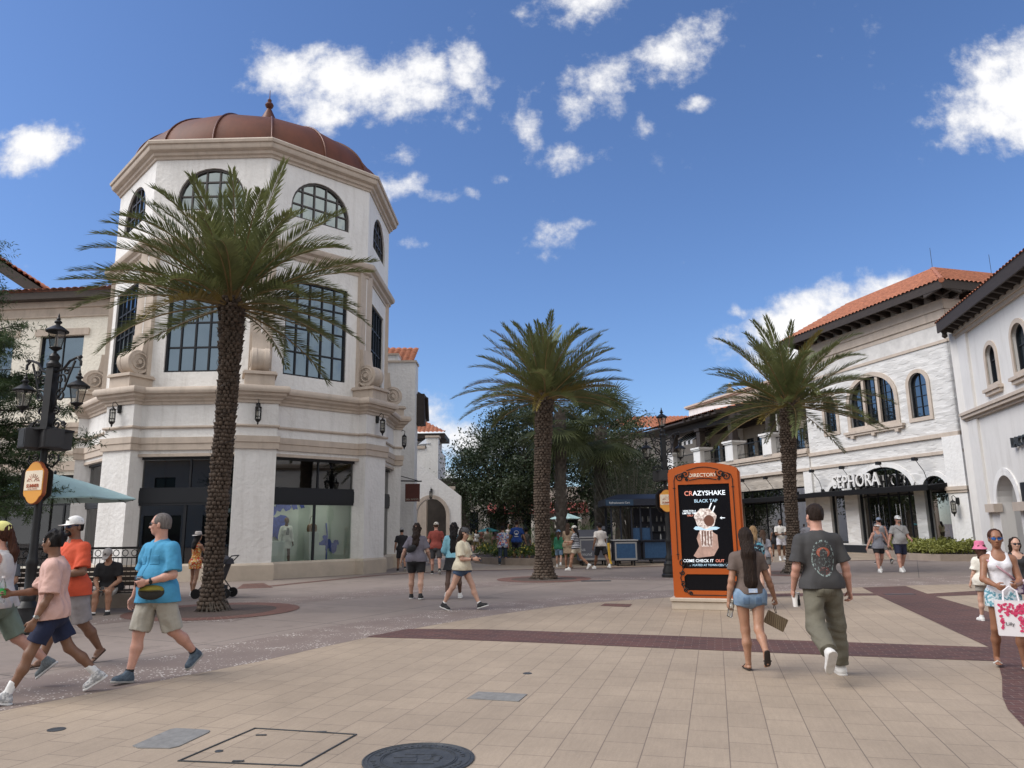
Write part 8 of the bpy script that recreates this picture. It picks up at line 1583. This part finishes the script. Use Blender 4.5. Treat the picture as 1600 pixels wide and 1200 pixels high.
p, H = at_(808, 881, 813); person('tall man in royal blue T-shirt with a white back print', p, (.1, 1), H, 'm', 1.12, .012, 'tan', legs=((12, 4), (-10, 12)), arms=((8, 18, 20, 5), (2, 20, 16, 5)), hairc='dkbrown', hair='buzz', top=dict(kind='tee', m=PW((.012, .05, .22)), fit=.028), bottom=dict(kind='shorts', m=PW((.015, .018, .035)), len=.75), shoes=dict(m=PW((.2, .4, .15)), sole=PW((.3, .5, .2))))
_o = [o for o in COL.objects if o.get('label', '').startswith('tall man in royal blue')][0]; m = MB(); m.tube([(.10*cos(a), -.165, 1.40+.09*sin(a)) for a in np.linspace(-.6, pi+.6, 12)], .012, 4).box(-.06, .06, -.175, -.165, 1.30, 1.38).box(-.09, .09, -.172, -.165, 1.22, 1.25); m.build('shirt_print', PW((.6, .62, .66)), _o, world=False)
p, H = at_(823, 880, 826); person('boy in camouflage T-shirt and teal shorts beside the man in royal blue', p, (-.1, 1), H, 'k', .95, .012, 'tan', legs=((10, 4), (-10, 12)), arms=((30, 20, 70, 5), (5, 12, 16, 5)), hairc='black', top=dict(kind='tee', m=pat_mat('camouflage', [(.08, .07, .06), (.16, .13, .11), (.05, .05, .04), (.12, .11, .1)], 16), fit=.03, hem=-.05), bottom=dict(kind='shorts', m=PW((.08, .22, .22)), len=.9), shoes=add_sock(WHITESH, .14))
p, H = at_(874, 886, 830); person('child in green long-sleeved top and denim cap beside the middle palm', p, (.25, 1), H, 'k', 1.0, .012, 'fair', legs=((10, 4), (-14, 20)), hairc='brown', hair='pony', hat=dict(kind='cap', m=PW((.14, .24, .38))), top=dict(kind='long', m=PW((.02, .15, .08)), fit=.03, hem=-.05, so=.03), bottom=dict(kind='shorts', m=PW((.14, .22, .32)), len=.8), shoes=add_sock(WHITESH, .08))
p, H = at_(889, 888, 818); person('tall person in beige outfit beside the striped-top woman', p, (.3, .9), H, 'f', 1.0, .012, 'tan', legs=((8, 4), (-8, 8)), arms=((30, 12, 70, 10), (8, 10, 30, 10)), hair='bob', hairc='brown', top=dict(kind='tee', m=PW((.34, .25, .17)), fit=.03, hem=-.1), bottom=dict(kind='skirt', m=PW((.34, .25, .17)), len=.8, flare=.2), shoes=dict(kind='sandal', m=PW((.06, .035, .02))))
p, H = at_(901, 891, 820); D = person('woman in navy and white striped top, white cap and cream shorts walking left', p, (-.8, .3), H, 'f', 1.02, .0115, 'tan', legs=((20, 4), (-22, 26)), arms=((20, 10, 80, 10), (10, 8, 70, 10)), lean=3, hair='bob', hairc='black', hat=dict(kind='cap', m=PW((.62, .60, .55))), top=dict(kind='tee', m=stripe_mat('navy_white_stripe', (.015, .02, .045), (.65, .65, .66), .062), fit=.024), bottom=dict(kind='shorts', m=PW((.48, .42, .33)), len=.55), shoes=WHITESH)
p, H = at_(940, 889, 815); person('man in white T-shirt and black shorts striding past the rolling carts', p, (-.35, 1), H, 'm', 1.0, .0115, 'brown', legs=((24, 4), (-24, 14)), arms=((-14, 16, 20, 5), (22, 14, 20, 5)), hairc='black', top=dict(kind='tee', m=PW((.62, .58, .54)), fit=.028, hem=-.03), bottom=dict(kind='shorts', m=PW((.012, .012, .014)), len=.85, fit=.03), shoes=WHITESH)
# --- the distant crowd between the trees
CR = [(648, 58, 824, 'k', (.62, .20, .32), 'tiny figure in pink seen through the archway'), (735, 50, 824, 'm', (.45, .42, .26), 'distant man in pale yellow shirt and cap between the trees'), (744, 51, 828, 'f', (.55, .55, .55), 'distant woman in white dress beside the pale yellow shirt'), (762, 42, 826, 'm', (.20, .17, .12), 'distant person in olive-brown clothes left of the tropical shirt'), (753, 62, 826, 'f', (.30, .14, .10), 'distant figure in rust-red top in the crowd'), (724, 64, 826, 'm', (.05, .05, .06), 'distant figure in black at the left end of the crowd'), (716, 58, 826, 'f', (.12, .12, .16), 'distant figure in dark blue beside the archway wall'), (771, 56, 826, 'f', (.5, .25, .3), 'distant figure in pale pink beside the tropical shirt'), (796, 44, 818, 'm', (.55, .5, .48), 'distant man in white shirt behind the royal blue T-shirt'), (792, 47, 827, 'f', (.02, .03, .03), 'distant woman in black right of the tropical shirt'), (842, 60, 823, 'f', (.2, .2, .22), 'distant figure left of the pale teal umbrella'), (884, 52, 824, 'm', (.6, .6, .6), 'distant figure in white beneath the pale teal umbrella')]
for i, (u, Y, vt, sx, c, lb) in enumerate(CR):
    q = AT(u, vt, Y); person(lb, (q[0], Y), (random.uniform(-.6, .6), 1 if i % 2 else -1), max(1.35, min(1.85, q[2])), sx, 1.0, .022, ['tan', 'fair', 'brown'][i % 3], legs=((10, 4), (-10, 12)), hair=['short', 'bob', 'short'][i % 3], hairc=['dkbrown', 'black', 'brown'][i % 3], top=dict(kind='tee', m=PW(c)), bottom=dict(kind='shorts', m=PW((.04+.05*(i % 3), .04+.04*(i % 3), .05))), shoes=BLKSH)

t_ = Fr(vtx(2, 6.3), vtx(3, 6.3)); q = t_(1.78, -1.05, 0); D = person('shop-window mannequin in a white jacket, striped top and white skirt inside the tower display', (q[0], q[1]), (.69, -.72), 1.78, 'f', .82, .012, 'dark', legs=((6, 3), (-4, 4)), arms=((2, 10, 14, 5), (4, 14, 20, 5)), hair='bald', top=dict(kind='long', m=PW((.62, .62, .58)), fit=.02, hem=-.02), bottom=dict(kind='skirt', m=PW((.60, .60, .56)), len=.62, flare=.2), shoes=BLKALL)
D['t'].location.z = .325; D['t'].name = 'mannequin'; D['t']['category'] = 'mannequin'
c = D['chest']; MB().box(c[0]-.05, c[0]+.05, c[1]+.10, c[1]+.145, c[2]-.14, c[2]+.12, b=.02).build('striped_top', stripe_mat('black_white_stripe', (.02, .02, .02), (.6, .6, .6), .04), D['t'], world=False)
